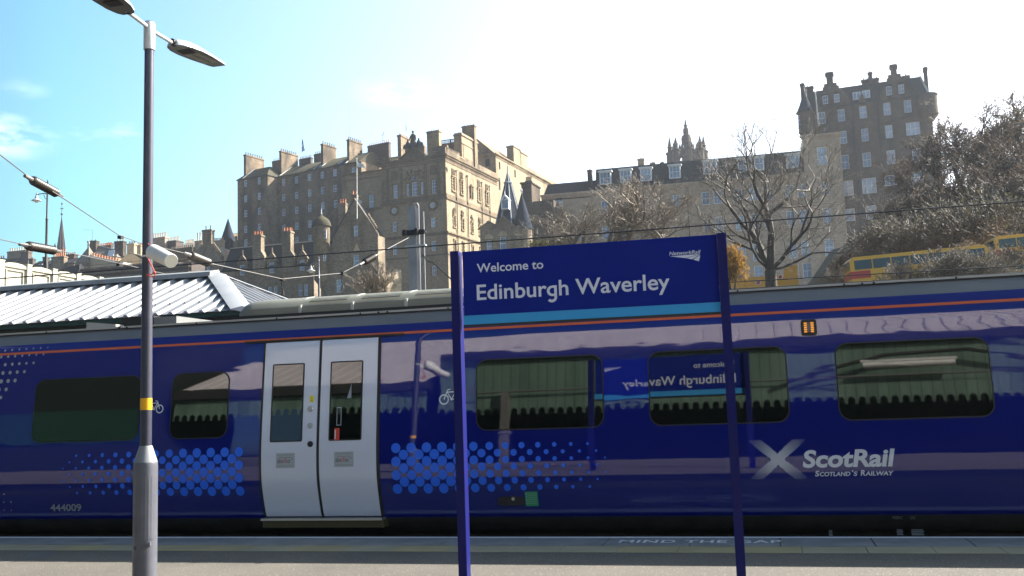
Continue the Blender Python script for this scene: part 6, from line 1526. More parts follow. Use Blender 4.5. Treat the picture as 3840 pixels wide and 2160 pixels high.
b = MB(False); wall(b, front(0), f0, f1, -1, z_ev - .3, hm_, .4); b.face([(f1, 0, -1), (f1, 16, -1), (f1, 16, z_ev), (f1, 0, z_ev)]); b.face([(f0, 0, -1), (f0, 16, -1), (f0, 16, z_ev), (f0, 0, z_ev)]); b.face([(f0, 16, -1), (f1, 16, -1), (f1, 16, z_ev), (f0, 16, z_ev)])
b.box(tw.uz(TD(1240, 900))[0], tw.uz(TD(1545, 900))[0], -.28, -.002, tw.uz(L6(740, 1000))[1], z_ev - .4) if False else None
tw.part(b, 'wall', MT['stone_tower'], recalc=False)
for h in hm_: window_unit(tw, 'window', h[0], h[1], h[2], h[3], .2, style='wide' if h[2] > 3 else 'sash', sd=.2, sm='stone_tower')
b = MB(False)
zb1 = tw.uz(L6(760, 985))[1]; b.box(f0, f1, -.22, -.002, zb1, zb1 + .4); zb2_ = tw.uz(L6(760, 1190))[1]; b.box(f0, f1, -.22, -.002, zb2_, zb2_ + .35)
p, q = tw.uz(TD(1590, 985)), tw.uz(TD(2150, 830)); b.solid([(p[0], -.25, p[1] - .15), (q[0], -.25, q[1] - .15), (q[0], -.002, q[1] - .15), (p[0], -.002, p[1] - .15)], [(p[0], -.25, p[1] + .15), (q[0], -.25, q[1] + .15), (q[0], -.002, q[1] + .15), (p[0], -.002, p[1] + .15)])
u, z = tw.uz(TD(1330, 610)); b.prism([(u - 1.2, z - .8), (u + 1.2, z - .8), (u, z + 2.0)], -.4, -.002); b.lathe((u, -.42, z), [(.35, 0), (.2, .15), (0, .2)], 10, (0, -1, 0))
tw.part(b, 'string_course', MT['stone_tower'])
def crow(pA, pB, pT, wch, yct, holes):
    """crow-stepped gable: px at base left, base right, foot of the chimney, chimney"""
    a, za = tw.uz(pA, -.1); c, _ = tw.uz(pB, -.1); t, zt = tw.uz(pT, -.1); _, zch = tw.uz((pT[0], yct), -.1); z0 = z_ev - .3; n = 8
    g = MB(False); hw_ = wch / 2; lv = [z0 + (zt - z0) * k / n for k in range(n + 1)]; v0 = -.10
    hs_ = [h for h in holes if a < h[0] < c]
    for k in range(n):
        f = k / n if k > 1 else 0.0; f = max(0, (k - 1.0) / (n - 1)); x0 = a + (t - hw_ - .4 - a) * f; x1 = c + (t + hw_ + .4 - c) * f
        segs = [(x0, x1)]
        for h in sorted(hs_):
            if h[1] - h[3] / 2 < lv[k + 1] and h[1] + h[3] / 2 > lv[k]:
                nsg = []
                for s in segs:
                    if s[0] < h[0] - h[2] / 2 and s[1] > h[0] + h[2] / 2: nsg += [(s[0], h[0] - h[2] / 2), (h[0] + h[2] / 2, s[1])]
                    else: nsg.append(s)
                segs = nsg
        for s in segs: g.box(s[0], s[1], v0, .7, lv[k] + .001, lv[k + 1])
    o = g.build('crow_stepped_gable', MT['stone_tower'], tw.root)
    g = MB(False); g.box(t - hw_, t + hw_, v0 - .02, 1.1, zt - .2, zch - 1.2); g.box(t - hw_ - .3, t + hw_ + .3, v0 - .3, 1.4, zch - 1.2, zch - .45); g.box(t - hw_ - .15, t + hw_ + .15, v0 - .1, 1.25, zch - .45, zch); g.build('chimney', MT['stone_tower'], o)
    g = MB(False); g.solid([(a + .3, .7, z0), (c - .3, .7, z0), (c - .3, 8, z0), (a + .3, 8, z0)], [(t - .1, .7, zt), (t + .1, .7, zt), (t + .1, 8, zt), (t - .1, 8, zt)]); g.build('gable_roof', MT['slate_dark'], o)
    for h in hs_: window_unit(tw, 'window', h[0], h[1], h[2], h[3], .15)
crow(TD(640, 640), TD(1150, 620), TD(848, 370), tw.uz(TD(893, 300))[0] - tw.uz(TD(795, 300))[0], TD(0, 198)[1], hgab)
crow(TD(1600, 500), TD(2130, 470), TD(1808, 235), tw.uz(TD(1853, 300))[0] - tw.uz(TD(1758, 300))[0], TD(0, 82)[1], hgab)
zrt = tw.uz(TD(1300, 395), 5)[1]
b = MB(False); b.solid([(f0 + .5, -.3, z_ev - .29), (f1 - .5, -.3, z_ev - .29), (f1 - .5, 16, z_ev - .29), (f0 + .5, 16, z_ev - .29)], [(f0 + .5, 5, zrt), (f1 - 2.2, 5, zrt), (f1 - 2.2, 9, zrt), (f0 + .5, 9, zrt)]); rf = tw.part(b, 'roof', MT['slate_dark'])
for x, y in ((1250, 560), (1390, 535)):
    u, z = tw.uz(TD(x, y), .8); g = MB(False); g.box(u - 1.1, u + 1.1, .8, 3.5, z - 1.1, z + 1.2); o = g.build('dormer', MT['frame_white'], rf); g = MB(False)
    for s in (-.5, .5): g.box(u + s - .4, u + s + .4, .77, .82, z - .85, z + .95)
    g.build('pane', MT['pane'], o)
def turret(pc, hwpx, ytop, ybot, yb2, vv=0.6):
    u, zt = tw.uz((pc, ytop), 0); r = hwpx / 3727 * 305; _, zb = tw.uz((pc, ybot), 0); _, zb2 = tw.uz((pc, yb2), 0)
    g = MB(False); g.lathe((u, vv, 0), [(.3, zb2), (r * .55, zb2 + (zb - zb2) * .35), (r * .8, zb2 + (zb - zb2) * .7), (r * 1.04, zb), (r * 1.04, zb + .4), (r, zb + .4), (r, zt - .3), (r * 1.08, zt - .3), (r * 1.08, zt), (r, zt)], 26)
    return u, zt, r, vv, tw.part(g, 'turret', MT['stone_tower'])
u, zt, r, vv, o = turret(TD(478, 0)[0], 110 / 4, TD(0, 800)[1], TD(0, 1100)[1], TD(0, 1270)[1])
za = tw.uz(TD(430, 500), .6)[1]; g = MB(False); g.lathe((u, vv, 0), [(r * 1.25, zt - .1), (r * 1.05, zt + .5), (r * .72, zt + (za - zt) * .35), (r * .35, zt + (za - zt) * .7), (.12, za)], 26); g.build('cone_roof', MT['slate_blue'], o)
h = (u - r * .72, tw.uz(TD(403, 935))[1]); window_unit(tw, 'window', h[0], h[1], .9, 2.9, vv - r * .72, style='slim', rot=0)
u2, zt2, r2, vv2, o2 = turret(TD(2290, 0)[0], 142 / 4, TD(0, 540)[1], TD(0, 840)[1], TD(0, 990)[1])
for k in (.62,): window_unit(tw, 'window', u2 + r2 * k, tw.uz(TD(2365, 670))[1], 1.0, 2.9, vv2 - r2 * .80, style='slim', rot=R(38))
b = MB(False); u_, z_ = tw.uz(TD(2230, 700)); 
for k in range(9): a = -R(118) + rc.random() * R(60); zq_ = z_ + rc.uniform(-1.0, .9); b.box(u2 + r2 * math.cos(a) - .45, u2 + r2 * math.cos(a) + .5, vv2 + r2 * math.sin(a) - .05, vv2 + r2 * math.sin(a) + .3, zq_, zq_ + .34)
b.build('patched_stone', MT['stone_pale'], o2)
def tch(x0, x1, yt, v, dv, n, skew=None):
    a, zt = tw.uz(TD(x0, yt), v); c = tw.uz(TD(x1, yt), v)[0]; tw.chimney(a, c, v, v + dv, z_ev, zt, MT['stone_tower'], (n, 1), 'pot_dark', .7, .2, .2)
tch(400, 455, 375, 1.5, 3.5, 1); tch(475, 595, 425, 6, 1.5, 2); tch(1320, 1580, 318, 6, 1.5, 4); tch(1418, 1478, 205, 4.6, 1.2, 1); tch(2250, 2305, 130, 4, 3.5, 1); tch(1935, 2040, 258, 6, 1.5, 1)
b = MB(False)
for ue, sgn in ((f1 - .45, 1), (f0 + .5, -1)):
    zt = tw.uz(TD(2290, 270) if sgn > 0 else TD(440, 480), 5)[1]; b.solid([(ue - .25, -.2, z_ev - .2), (ue + .3, -.2, z_ev - .2), (ue + .3 - (1.7 if sgn > 0 else -.2), 5.2, zt), (ue - .25 - (1.7 if sgn > 0 else -.2), 5.2, zt)], [(ue - .25, -.2, z_ev + .3), (ue + .3, -.2, z_ev + .3), (ue + .3 - (1.7 if sgn > 0 else -.2), 5.2, zt + .5), (ue - .25 - (1.7 if sgn > 0 else -.2), 5.2, zt + .5)])
tw.parts(b, 'skew', MT['skew_pale'])
b = MB(False)
for x in (1195, 1580): u, _ = tw.uz(TD(x, 900), -.1); b.tube((u, -.15, 14), (u, -.15, z_ev - .8), .17, .17, 7); b.box(u - .35, u + .35, -.45, -.05, z_ev - .9, z_ev - .3)
tw.parts(b, 'downpipe', MT['pipe'])
b = MB(False); p = tw.uz(TD(2440, 1195)); b.box(f1 + .002, f1 + 1.4, 1, 12, -1, p[1]); b.box(f1 + .002, f1 + 1.7, .8, 12, p[1], p[1] + .4); tw.part(b, 'annexe', MT['stone_tower'])

# ---------------------------------------------------------------- crown steeple over the roofs
se = P(*L4(1102, 390), Y=460); f_ = 472 / 3727 / 1.907; zc = lambda y: P(*L4(1102, y), Y=460)[2]
cs = thing('crown_steeple', 'dark gothic crown steeple with flying arches and spire above the long roof', 'steeple', (se[0], 460, 0))
X_, Y_ = se[0], 460.0; Rr = 118 * f_; zt0 = zc(395)
b = MB(); b.lathe((X_, Y_, 0), [(Rr * 1.08, 6), (Rr * 1.08, zt0 - 1)], 8, ph=R(22.5), smooth=False); cs_t = b.build('tower', MT['stone_tower'], cs)
b = MB(); b.lathe((X_, Y_, 0), [(24 * f_, zc(300)), (22 * f_, zc(265)), (30 * f_, zc(258)), (18 * f_, zc(235)), (15 * f_, zc(195)), (22 * f_, zc(185)), (12 * f_, zc(178)), (10 * f_, zc(140)), (17 * f_, zc(134)), (8 * f_, zc(126)), (5 * f_, zc(98)), (0, zc(78))], 8, ph=R(22.5), smooth=False); b.lathe((X_, Y_, zc(70)), [(0, -.5), (.35, 0), (0, .5)], 8); b.tube((X_, Y_, zc(80)), (X_, Y_, zc(10)), .05, .04, 5)
for k in range(8):
    a = R(45 * k + 10); b.lathe((X_ + 27 * f_ * math.cos(a), Y_ + 27 * f_ * math.sin(a), zc(270)), [(.5, 0), (.45, 2.2), (.6, 2.4), (0, 5.0)], 6)
    b.lathe((X_ + 15 * f_ * math.cos(a), Y_ + 15 * f_ * math.sin(a), zc(190)), [(.3, 0), (.28, 1.2), (0, 3.0)], 6)
b.build('spire', MT['stone_tower'], cs)
for k in range(8):
    a = R(45 * k + 10); dx_, dy_ = math.cos(a), math.sin(a); g = MB(); n = 9; prev = None
    for i in range(n + 1):
        t = i / n; rr = Rr * (1 - t) + 16 * f_ * t; zz = zc(372) + (zc(292) - zc(372)) * math.sin(t * math.pi / 2); th = 3.2 - 1.2 * t
        sd = Vector((-dy_, dx_, 0)) * .75; c = Vector((X_ + dx_ * rr, Y_ + dy_ * rr, zz)); ring = [c - sd - Vector((0, 0, th)), c + sd - Vector((0, 0, th)), c + sd, c - sd]
        if prev: g.solid(prev, ring)
        prev = ring
    for t in (.35, .7): rr = Rr * (1 - t) + 16 * f_ * t; zz = zc(372) + (zc(292) - zc(372)) * math.sin(t * math.pi / 2); g.lathe((X_ + dx_ * rr, Y_ + dy_ * rr, zz), [(.4, -.2), (.35, 1.4), (0, 3.2)], 6)
    g.build('flying_arch', MT['stone_tower'], cs); g = MB()
    g.lathe((X_ + dx_ * Rr, Y_ + dy_ * Rr, zc(400)), [(1.7, -3), (1.7, 4.2), (2.1, 4.4), (2.1, 5.0), (1.1, 5.2), (1.0, 7.4), (1.4, 7.7), (.9, 8.0), (0, 13.5 - (2 if k % 2 else 0))], 8); g.build('pinnacle', MT['stone_tower'], cs)

# ---------------------------------------------------------------- jumble of roofs at the far left
TE, TF = T(0, 780, 4), T(460, 780, 4)
GO = 'old town roofs at the left'
def pch(bl, t, x0, x1, yt, yb, v, dv, m, n, pm, ph=.9, pr=.2, nv=1):
    u0, zt = bl.uz(t(x0, yt), v); u1, zb = bl.uz(t(x1, yb), v); return bl.chimney(u0, u1, v, v + dv, min(zb, zt - 1) - 1.5, zt, MT[m], (n, nv), pm, ph, pr, .18)
def gabled(bl, t, xl, xr_, ye, yr, dep, m, rm, hol=()):
    u0, ze = bl.uz(t(xl, ye)); u1, _ = bl.uz(t(xr_, ye)); _, zr = bl.uz(t((xl + xr_) / 2, yr), dep / 2)
    hs_ = [(*bl.uz(t(x, y)), w, h) for x, y, w, h in hol]
    g = MB(False); wall(g, front(0), u0, u1, -1, ze, hs_, .35); g.face([(u0, 0, -1), (u0, 0, ze), (u0, dep / 2, zr), (u0, dep, ze), (u0, dep, -1)]); g.face([(u1, 0, -1), (u1, 0, ze), (u1, dep / 2, zr), (u1, dep, ze), (u1, dep, -1)]); bl.part(g, 'wall', MT[m], recalc=False)
    for h in hs_: window_unit(bl, 'window', h[0], h[1], h[2], h[3], .18, style='slim')
    g = MB(False); g.solid([(u0 - .1, -.3, ze - .1), (u1 + .1, -.3, ze - .1), (u1 + .1, dep / 2, zr), (u0 - .1, dep / 2, zr)], [(u0 - .1, -.3, ze + .15), (u1 + .1, -.3, ze + .15), (u1 + .1, dep / 2, zr + .25), (u0 - .1, dep / 2, zr + .25)]); g.solid([(u0 - .1, dep + .3, ze - .1), (u1 + .1, dep + .3, ze - .1), (u1 + .1, dep / 2, zr), (u0 - .1, dep / 2, zr)], [(u0 - .1, dep + .3, ze + .15), (u1 + .1, dep + .3, ze + .15), (u1 + .1, dep / 2, zr + .25), (u0 - .1, dep / 2, zr + .25)]); bl.part(g, 'roof', MT[rm])
    return u0, u1, ze, zr
# church spire far away
c = P(*TE(916, 620), Y=540); k_ = 565 / 3727 / 4; zc = lambda y: P(*TE(916, y), Y=540)[2]
ch_ = thing('church_spire', 'slender dark stone church spire with a finial at the far left', 'spire', (c[0], 540, 0)); b = MB(); b.lathe((c[0], 540, 0), [(74 * k_, 0), (74 * k_, zc(640)), (66 * k_, zc(618)), (3 * k_, zc(118))], 8, ph=R(22.5), smooth=False); b.build('spire', MT['slate_dark'], ch_)
b = MB(); b.lathe((c[0], 540, zc(125)), [(.3, 0), (.2, .6), (.9, 1.4), (.2, 2.2), (.15, 4.6), (1.3, 5.0), (.15, 5.4), (.12, 7.4), (.7, 8.2), (.1, 9), (0, 11)], 8); b.build('finial', MT['pipe'], ch_)
b = MB()
for a in range(8): t = R(22.5 + 45 * a); b.tube((c[0] + 66 * k_ * math.cos(t), 540 + 66 * k_ * math.sin(t), zc(618)), (c[0], 540, zc(120)), .35, .1, 5)
for s in (-1, 1): b.lathe((c[0] + s * 80 * k_, 538, zc(660)), [(1, 0), (.9, 3), (0, 6)], 6)
b.build('ribs', MT['stone_tower'], ch_)
# 1: houses at the very left
b1 = Bld('tenement_roof', 'dark brick gable and pot-topped chimneys just above the cream bridge', 'house', TE(60, 800), 190, -4, GO)
gabled(b1, TE, -300, 300, 860, 790, 9, 'brick_dark', 'slate_dark'); pch(b1, TE, 108, 420, 655, 820, 4, 2.4, 'stone_rubble', 9, 'pot_buff', 1.5, .3); pch(b1, TE, 312, 420, 662, 850, 0, 2, 'brick_dark', 2, 'pot_dark', .6, .3); pch(b1, TE, -60, 40, 760, 850, 1, 2, 'brick_dark', 3, 'terracotta', 1.2, .3)
b2 = Bld('tenement_roof', 'stone chimney block with a row of tall red pots left of the spire foot', 'house', TE(720, 900), 170, -2, GO)
gabled(b2, TE, 470, 1110, 880, 790, 8, 'stone_rubble', 'slate_dark', [(602, 885, 1.6, 2.4)]); pch(b2, TE, 770, 955, 735, 900, -.5, 2, 'stone_rubble', 6, 'terracotta', 2.6, .36); pch(b2, TE, 955, 1110, 700, 800, 4, 2, 'stone_tower', 5, 'pot_dark', .8, .25); pch(b2, TE, 640, 700, 735, 880, 2, 1.5, 'stone_tower', 1, 'pot_dark', .8, .25); pch(b2, TE, 430, 490, 760, 850, 2, 1.5, 'brick_dark', 1, 'pot_dark', .5, .25)
b3 = Bld('turreted_house', 'slate pyramid roof with needle finial and cream lit gable behind the bridge', 'house', TE(1240, 900), 160, -3, GO)
u, z = b3.uz(TE(1240, 560)); ua, za = b3.uz(TE(1115, 835)); uc, _ = b3.uz(TE(1330, 835)); g = MB(False); g.solid([(ua, 0, za), (uc, 0, za), (uc, uc - ua, za), (ua, uc - ua, za)], [(u - .05, (uc - ua) / 2, z), (u + .05, (uc - ua) / 2, z), (u + .05, (uc - ua) / 2 + .1, z), (u - .05, (uc - ua) / 2 + .1, z)]); b3.part(g, 'pyramid_roof', MT['slate_warm']); g = MB(False); g.lathe((u, (uc - ua) / 2, z - .3), [(.18, 0), (.12, 1), (.35, 1.5), (.08, 2.2), (0, 5.0)], 8); b3.part(g, 'finial', MT['lead'])
g = MB(False); u8, z8 = b3.uz(TE(1800, 850)); g.box(ua, uc, .2, 6, -1, za); g.box(ua - .2, uc + 1, -.1, .19, za - .3, za + .3); b3.part(g, 'wall', MT['stone_rubble'])
u5 = b3.uz(TE(1325, 750))[0]; z5 = b3.uz(TE(1325, 735), 1)[1]; z6 = b3.uz(TE(1800, 835), 1)[1]; g = MB(False); g.prism([(u5, -1), (u8, -1), (u8, z6), (u5, z5)], 1, 7); b3.part(g, 'lit_wall', MT['harling'])
g = MB(False); g.prism([(u5 - .2, z5), (u8, z6), (u8, z6 + .5), (u5 - .2, z5 + .5)], .6, 7.2); o = b3.part(g, 'coping', MT['skew_pale'])
for k in range(11):
    x = 1360 + k * 41; u, z = b3.uz(TE(x, 745 + k * 9), 3); g = MB(False); g.lathe((u, 3, z - .9), [(.40, 0), (.34, .3), (.33, 2.2), (.42, 2.3), (.42, 2.6), (.3, 2.6)], 10); g.build('chimney_pot', MT['terracotta'], o)
b4 = Bld('slated_house', 'house with a sunlit grey slate roof, skylight and red ridge pots', 'house', TE(1560, 760), 178, 0, GO)
u0, z0 = b4.uz(TE(1425, 560), 4); u1, z1 = b4.uz(TE(1765, 640), 4); ua, za = b4.uz(TE(1400, 720)); uc, zc2 = b4.uz(TE(1740, 760))
g = MB(False); g.solid([(ua, 0, -1), (uc, 0, -1), (uc, 9, -1), (ua, 9, -1)], [(ua, 0, za - 1), (uc, 0, za - 1), (uc, 9, za - 1), (ua, 9, za - 1)]); b4.part(g, 'wall', MT['stone_rubble'])
g = MB(False); g.solid([(ua - .3, 0, za - .9), (uc + .3, 0, za - .9), (uc + .3, 9, za - .9), (ua - .3, 9, za - .9)], [(u0, 3.8, z0), (u1, 3.8, z1), (u1, 4.2, z1), (u0, 4.2, z0)]); rf = b4.part(g, 'roof', MT['slate_warm']); g = MB(False); g.solid([(u0, 3.5, z0), (u1, 3.5, z1), (u1, 4.5, z1), (u0, 4.5, z0)], [(u0, 3.5, z0 + .35), (u1, 3.5, z1 + .35), (u1, 4.5, z1 + .35), (u0, 4.5, z0 + .35)]); g.build('ridge', MT['skew_pale'], rf)
u, z = b4.uz(TE(1672, 692), 1.2); g = MB(False); g.solid([(u - 1.3, .5, z - 1.5), (u + 1.3, .5, z - 1.5), (u + .9, 2.1, z + 1.5), (u - 1.7, 2.1, z + 1.5)], [(u - 1.3, .3, z - 1.3), (u + 1.3, .3, z - 1.3), (u + .9, 1.9, z + 1.7), (u - 1.7, 1.9, z + 1.7)]); g.build('skylight', MT['frame_white'], rf)
pch(b4, TE, 1312, 1435, 495, 720, 2, 2, 'stone_tower', 2, 'pot_dark', .5, .25); pch(b4, TE, 1450, 1665, 570, 640, 7, 1.5, 'brick_dark', 9, 'terracotta', 1.0, .26); pch(b4, TE, 1590, 1665, 525, 600, 9, 1.5, 'stone_tower', 2, 'pot_dark', .4, .25); pch(b4, TE, 1715, 1845, 500, 660, 3, 2, 'stone_tower', 3, 'pot_buff', .8, .25)
g = MB(False); u, z = b4.uz(TE(1385, 470), 3); g.tube((u, 3, z - 1), (u, 3, z + 3.6), .06, .05, 5); g.tube((u - 4.2, 3, z + 4.0), (u, 3, z + 3.6), .05, .05, 5); b4.part(g, 'aerial', MT['pipe'])
b5 = Bld('chimney_house', 'cream stone chimney on a splayed base beside the lamp post', 'house', TE(1950, 780), 166, 0, GO)
u0, z0 = b5.uz(TE(1895, 700)); u1, _ = b5.uz(TE(2000, 700)); ua, za = b5.uz(TE(1790, 800)); uc, _ = b5.uz(TE(2130, 800)); g = MB(False); g.prism([(ua, -1), (uc, -1), (uc, za), (u1, z0), (u0, z0), (ua, za)], 0, 7); b5.part(g, 'wall', MT['harling'])
b5.chimney(u0, u1, .3, 2, z0 - .5, b5.uz(TE(1950, 530))[1], MT['stone_pale'], (4, 1), 'pot_dark', .9, .24, .25); pch(b5, TE, 2010, 2110, 560, 700, 9, 2, 'stone_pale', 5, 'terracotta', .8, .22)
g = MB(False); g.solid([(u1, .2, z0), (uc + 3, .2, za), (uc + 3, 9, za), (u1, 9, z0)], [(u1, .2, z0 + .3), (uc + 3, .2, za + .3), (uc + 3, 9, za + .3), (u1, 9, z0 + .3)]); b5.part(g, 'roof', MT['slate_warm'])
# 2: right of the lamp post
b6 = Bld('tenement_roof', 'pinkish stone chimney with tall buff pots and long slate roof behind the loudspeaker', 'house', TF(700, 640), 185, -10, GO)
pch(b6, TF, 425, 632, 455, 660, -.3, 2.2, 'stone_pinkish', 8, 'pot_buff', 2.0, .27); pch(b6, TF, 650, 800, 500, 660, 1, 4, 'brick_dark', 7, 'pot_buff', 1.9, .22)
u0, z0 = b6.uz(TF(640, 690)); u1, z1 = b6.uz(TF(1130, 690)); _, zr = b6.uz(TF(800, 560), 6); g = MB(False); g.box(u0 - 8, u1, 0, 12, -1, z0); b6.part(g, 'wall', MT['stone_rubble']); g = MB(False); g.solid([(u0 - 8, -.4, z0), (u1, -.4, z0), (u1, 12.4, z0), (u0 - 8, 12.4, z0)], [(u0 - 8, 5.9, zr), (u1, 5.9, zr), (u1, 6.1, zr), (u0 - 8, 6.1, zr)]); b6.part(g, 'roof', MT['slate_warm'])
pch(b6, TF, 915, 1050, 540, 600, 8, 2, 'stone_tower', 7, 'pot_buff', 1.7, .24); pch(b6, TF, 700, 1040, 622, 660, -4, 1.5, 'stone_tower', 12, 'pot_dark', 1.0, .25); pch(b6, TF, 1080, 1190, 495, 640, -1, 2, 'harling', 3, 'pot_buff', 3.2, .3)
b7 = Bld('crow_stepped_house', 'rubble house with a crow-stepped gable, tall chimney and sunlit slate roof', 'house', TF(1260, 900), 150, -4, GO)
u0, zt = b7.uz(TF(1195, 330)); u1, _ = b7.uz(TF(1330, 330)); zb = b7.uz(TF(1260, 545))[1]; ua, za = b7.uz(TF(985, 860)); uc, _ = b7.uz(TF(1530, 860))
hw2 = [(*b7.uz(TF(1212, 925)), 1.1, 4.2), (*b7.uz(TF(1282, 922)), 1.1, 4.2)]
g = MB(False); wall(g, front(0), ua, uc, -1, za, hw2, .4); n = 11
for k in range(n):
    f = k / n; g.box(ua + (u0 - .2 - ua) * f, uc + (u1 + .2 - uc) * f, 0, .8, za + (zb - za) * k / n + .001, za + (zb - za) * (k + 1) / n)
b7.part(g, 'gable_wall', MT['stone_rubble'], recalc=False)
for h in hw2: window_unit(b7, 'window', h[0], h[1], h[2], h[3], .2, style='slim')
b7.chimney(u0, u1, -.05, 1.6, zb - .3, zt, MT['stone_rubble'], (2, 1), 'pot_dark', 1.3, .22, .2)
g = MB(False); um = (u0 + u1) / 2; g.solid([(um, .8, zb - .3), (ua + .4, .8, za), (ua + .4, 15, za), (um, 15, zb - .3)], [(um, .8, zb), (ua + .4, .8, za + .3), (ua + .4, 15, za + .3), (um, 15, zb)]); g.solid([(um, .8, zb - .3), (uc - .4, .8, za), (uc - .4, 15, za), (um, 15, zb - .3)], [(um, .8, zb), (uc - .4, .8, za + .3), (uc - .4, 15, za + .3), (um, 15, zb)]); g.box(ua + .4, uc - .4, .81, 15, -1, za); b7.part(g, 'roof', MT['slate_warm'])
g = MB(False)
for k in range(11): t = (k + .5) / 11; u = uc + (u1 - uc) * t; z = za + (zb - za) * t + .3; g.lathe((u + .45, .4, z), [(.2, -.3), (.34, 0), (.2, .35), (0, .5)], 7)
b7.part(g, 'crockets', MT['stone_rubble'])
b7.chimney(*[b7.uz(TF(x, 700), -1.0)[0] for x in (1520, 1660)], -1.0, 1.0, b7.uz(TF(1560, 930))[1] - 4, b7.uz(TF(1560, 700))[1], MT['stone_pale'], (3, 1), 'terracotta', 1.2, .28)
b8 = Bld('cone_roofed_tower', 'round tower with a tall blue slate cone roof left of the tenement', 'tower', TF(1495, 590), 172, 0, GO)
u, z = b8.uz(TF(1478, 125)); u0, z0 = b8.uz(TF(1345, 450)); ub_, zb_ = b8.uz(TF(1650, 600)); r = (ub_ - b8.uz(TF(1322, 560))[0]) / 2; uc_ = (ub_ + b8.uz(TF(1322, 560))[0]) / 2
g = MB(False); g.lathe((uc_, r, 0), [(r, zb_ - 2), (.06, z)], 32); b8.part(g, 'cone_roof', MT['slate_blue']); g = MB(False); g.lathe((uc_, r, 0), [(r * .9, -1), (r * .9, zb_ - 2)], 32); b8.part(g, 'wall', MT['stone_rubble']); g = MB(False); g.tube((uc_, r, z - .5), (uc_, r, z + 1.2), .09, .04, 6); b8.part(g, 'finial', MT['lead'])
pch(b8, TF, 1360, 1500, 490, 560, -3, 1.5, 'stone_pale', 7, 'terracotta', 1.0, .2)
b9 = Bld('tenement_roof', 'buff wallhead with a long row of pots against the tall tenement', 'house', TF(1700, 580), 176, -16, GO)
u0, z0 = b9.uz(TF(1590, 440)); u1, _ = b9.uz(TF(1720, 440)); g = MB(False); g.box(u0, u1, 0, 3, -1, z0); u2, z2 = b9.uz(TF(1640, 545), -4); u3, _ = b9.uz(TF(1860, 580), -4); g.box(u2, u3, -4, -1, -1, z2); g.box(u2 - .2, u3 + .2, -4.2, -.8, z2, z2 + .3); o = b9.part(g, 'wallhead', MT['stone_buff'])
for k in range(9): place(_win[('pot', 'pot_buff', .6, .16)], 'chimney_pot', o, (u0 + (u1 - u0) * (k + .5) / 9, .5, z0), scale=(1.3, 1.3, 2))
for k in range(12): place(_win[('pot', 'pot_dark', .95, .22)], 'chimney_pot', o, (u2 + (u3 - u2) * (k + .5) / 12, -3.4, z2 + .3))
# scaffold with plank decks in front of the far roofs
sc = Bld('scaffold', 'scaffolding with plank decks and dark netting behind the lamp post', 'scaffold', TE(1240, 1000), 140, -3, GO)
u0, z0 = sc.uz(TE(1220, 1020)); u1, z1 = sc.uz(TF(985, 1000)); zt = sc.uz(TE(1700, 860))[1]; zb = sc.uz(TE(1700, 1080))[1]
g = MB(False)
n = 9
for k in range(n + 1):
    u = u0 + (u1 - u0) * k / n
    for v in (0, 1.3): g.tube((u, v, 2), (u, v, zt + 1.5), .06, .06, 5)
for z in (zt + .6, zt - .2, zt - 1.2, zt - 1.8, zt - 2.8, zt - 3.4): g.tube((u0, -.05, z), (u1, -.05, z), .055, .055, 5)
sc.part(g, 'tubes', MT['pipe'])
g = MB(False)
for z in (zt - .6, zt - 2.1, zt - 3.7): g.box(u0, u1, 0, 1.3, z, z + .12); g.box(u0, u1, -.09, -.06, z, z + .45)
sc.part(g, 'decks', MT['stone_rubble']); g = MB(False); g.box(u0, u1, 1.5, 8, -1, zt - 1); g.box(u0 - 2, u1 - 6, 1.5, 8, zt - 1, zt); sc.part(g, 'building_behind', MT['brick_dark'])
uq, zq = sc.uz(TE(820, 900), 2); uw, zw_ = sc.uz(TE(1100, 980), 2); g = MB(False); g.solid([(uq, 2, zw_ - 2), (uw + 2, 2, zw_ - 2), (uw + 2, 8, zw_ - 2), (uq, 8, zw_ - 2)], [(uq + .5, 4.5, zq), (uw, 4.5, zq + 1.0), (uw, 5.5, zq + 1.0), (uq + .5, 5.5, zq)]); sc.part(g, 'slate_roof', MT['slate_dark'])

# ---------------------------------------------------------------- flags
def flag(label, pb, pt, Y, pts, kind, polew=.06):
    Y = Y * KD
    p, q = P(*pb, Y=Y), P(*pt, Y=Y); t = thing('flagpole', label, 'flagpole', tuple(p), 0, 'flags and poles on the roofs'); g = MB(); g.tube(p, q, polew, polew * .7, 8); g.lathe(q, [(0, -.1), (polew * 2, .05), (0, .25)], 8); g.build('pole', MT['plastic_cream'] if kind == 'w' else MT['lead'], t)
    if not pts: return
    A, B = pts; g = MB(); n = len(A); rows = []
    for i, (a, c) in enumerate(zip(A, B)):
        pa, pb_ = P(*a, Y=Y + .25 * math.sin(i * 1.7)), P(*c, Y=Y + .25 * math.sin(i * 1.7 + .6)); m1 = pa + (pb_ - pa) * .38; m2 = pa + (pb_ - pa) * .62; rows.append([g.bm.verts.new(tuple(x)) for x in (pa, m1, m2, pb_)])
    for i in range(n - 1):
        for j in range(3):
            f = g.bm.faces.new([rows[i][j], rows[i + 1][j], rows[i + 1][j + 1], rows[i][j + 1]]); f.material_index = 1 if (kind == 's' and (j == 1 and i % 2 == 0 or i == 1 and j != 1)) else 0
    g.build('flag', [MT['flag_white'] if kind == 'w' else MT['flag_blue'], MT['flag_white']], t)
flag('pole with a blue and white saltire flag above the tenement roof', TA(1080, 480), TA(1090, 150), 176, [[TA(1092, 155), TA(1106, 195), TA(1112, 235), TA(1118, 280), TA(1122, 325)], [TA(1092, 360), TA(1106, 350), TA(1122, 345), TA(1132, 335), TA(1140, 318)]], 's', .07)
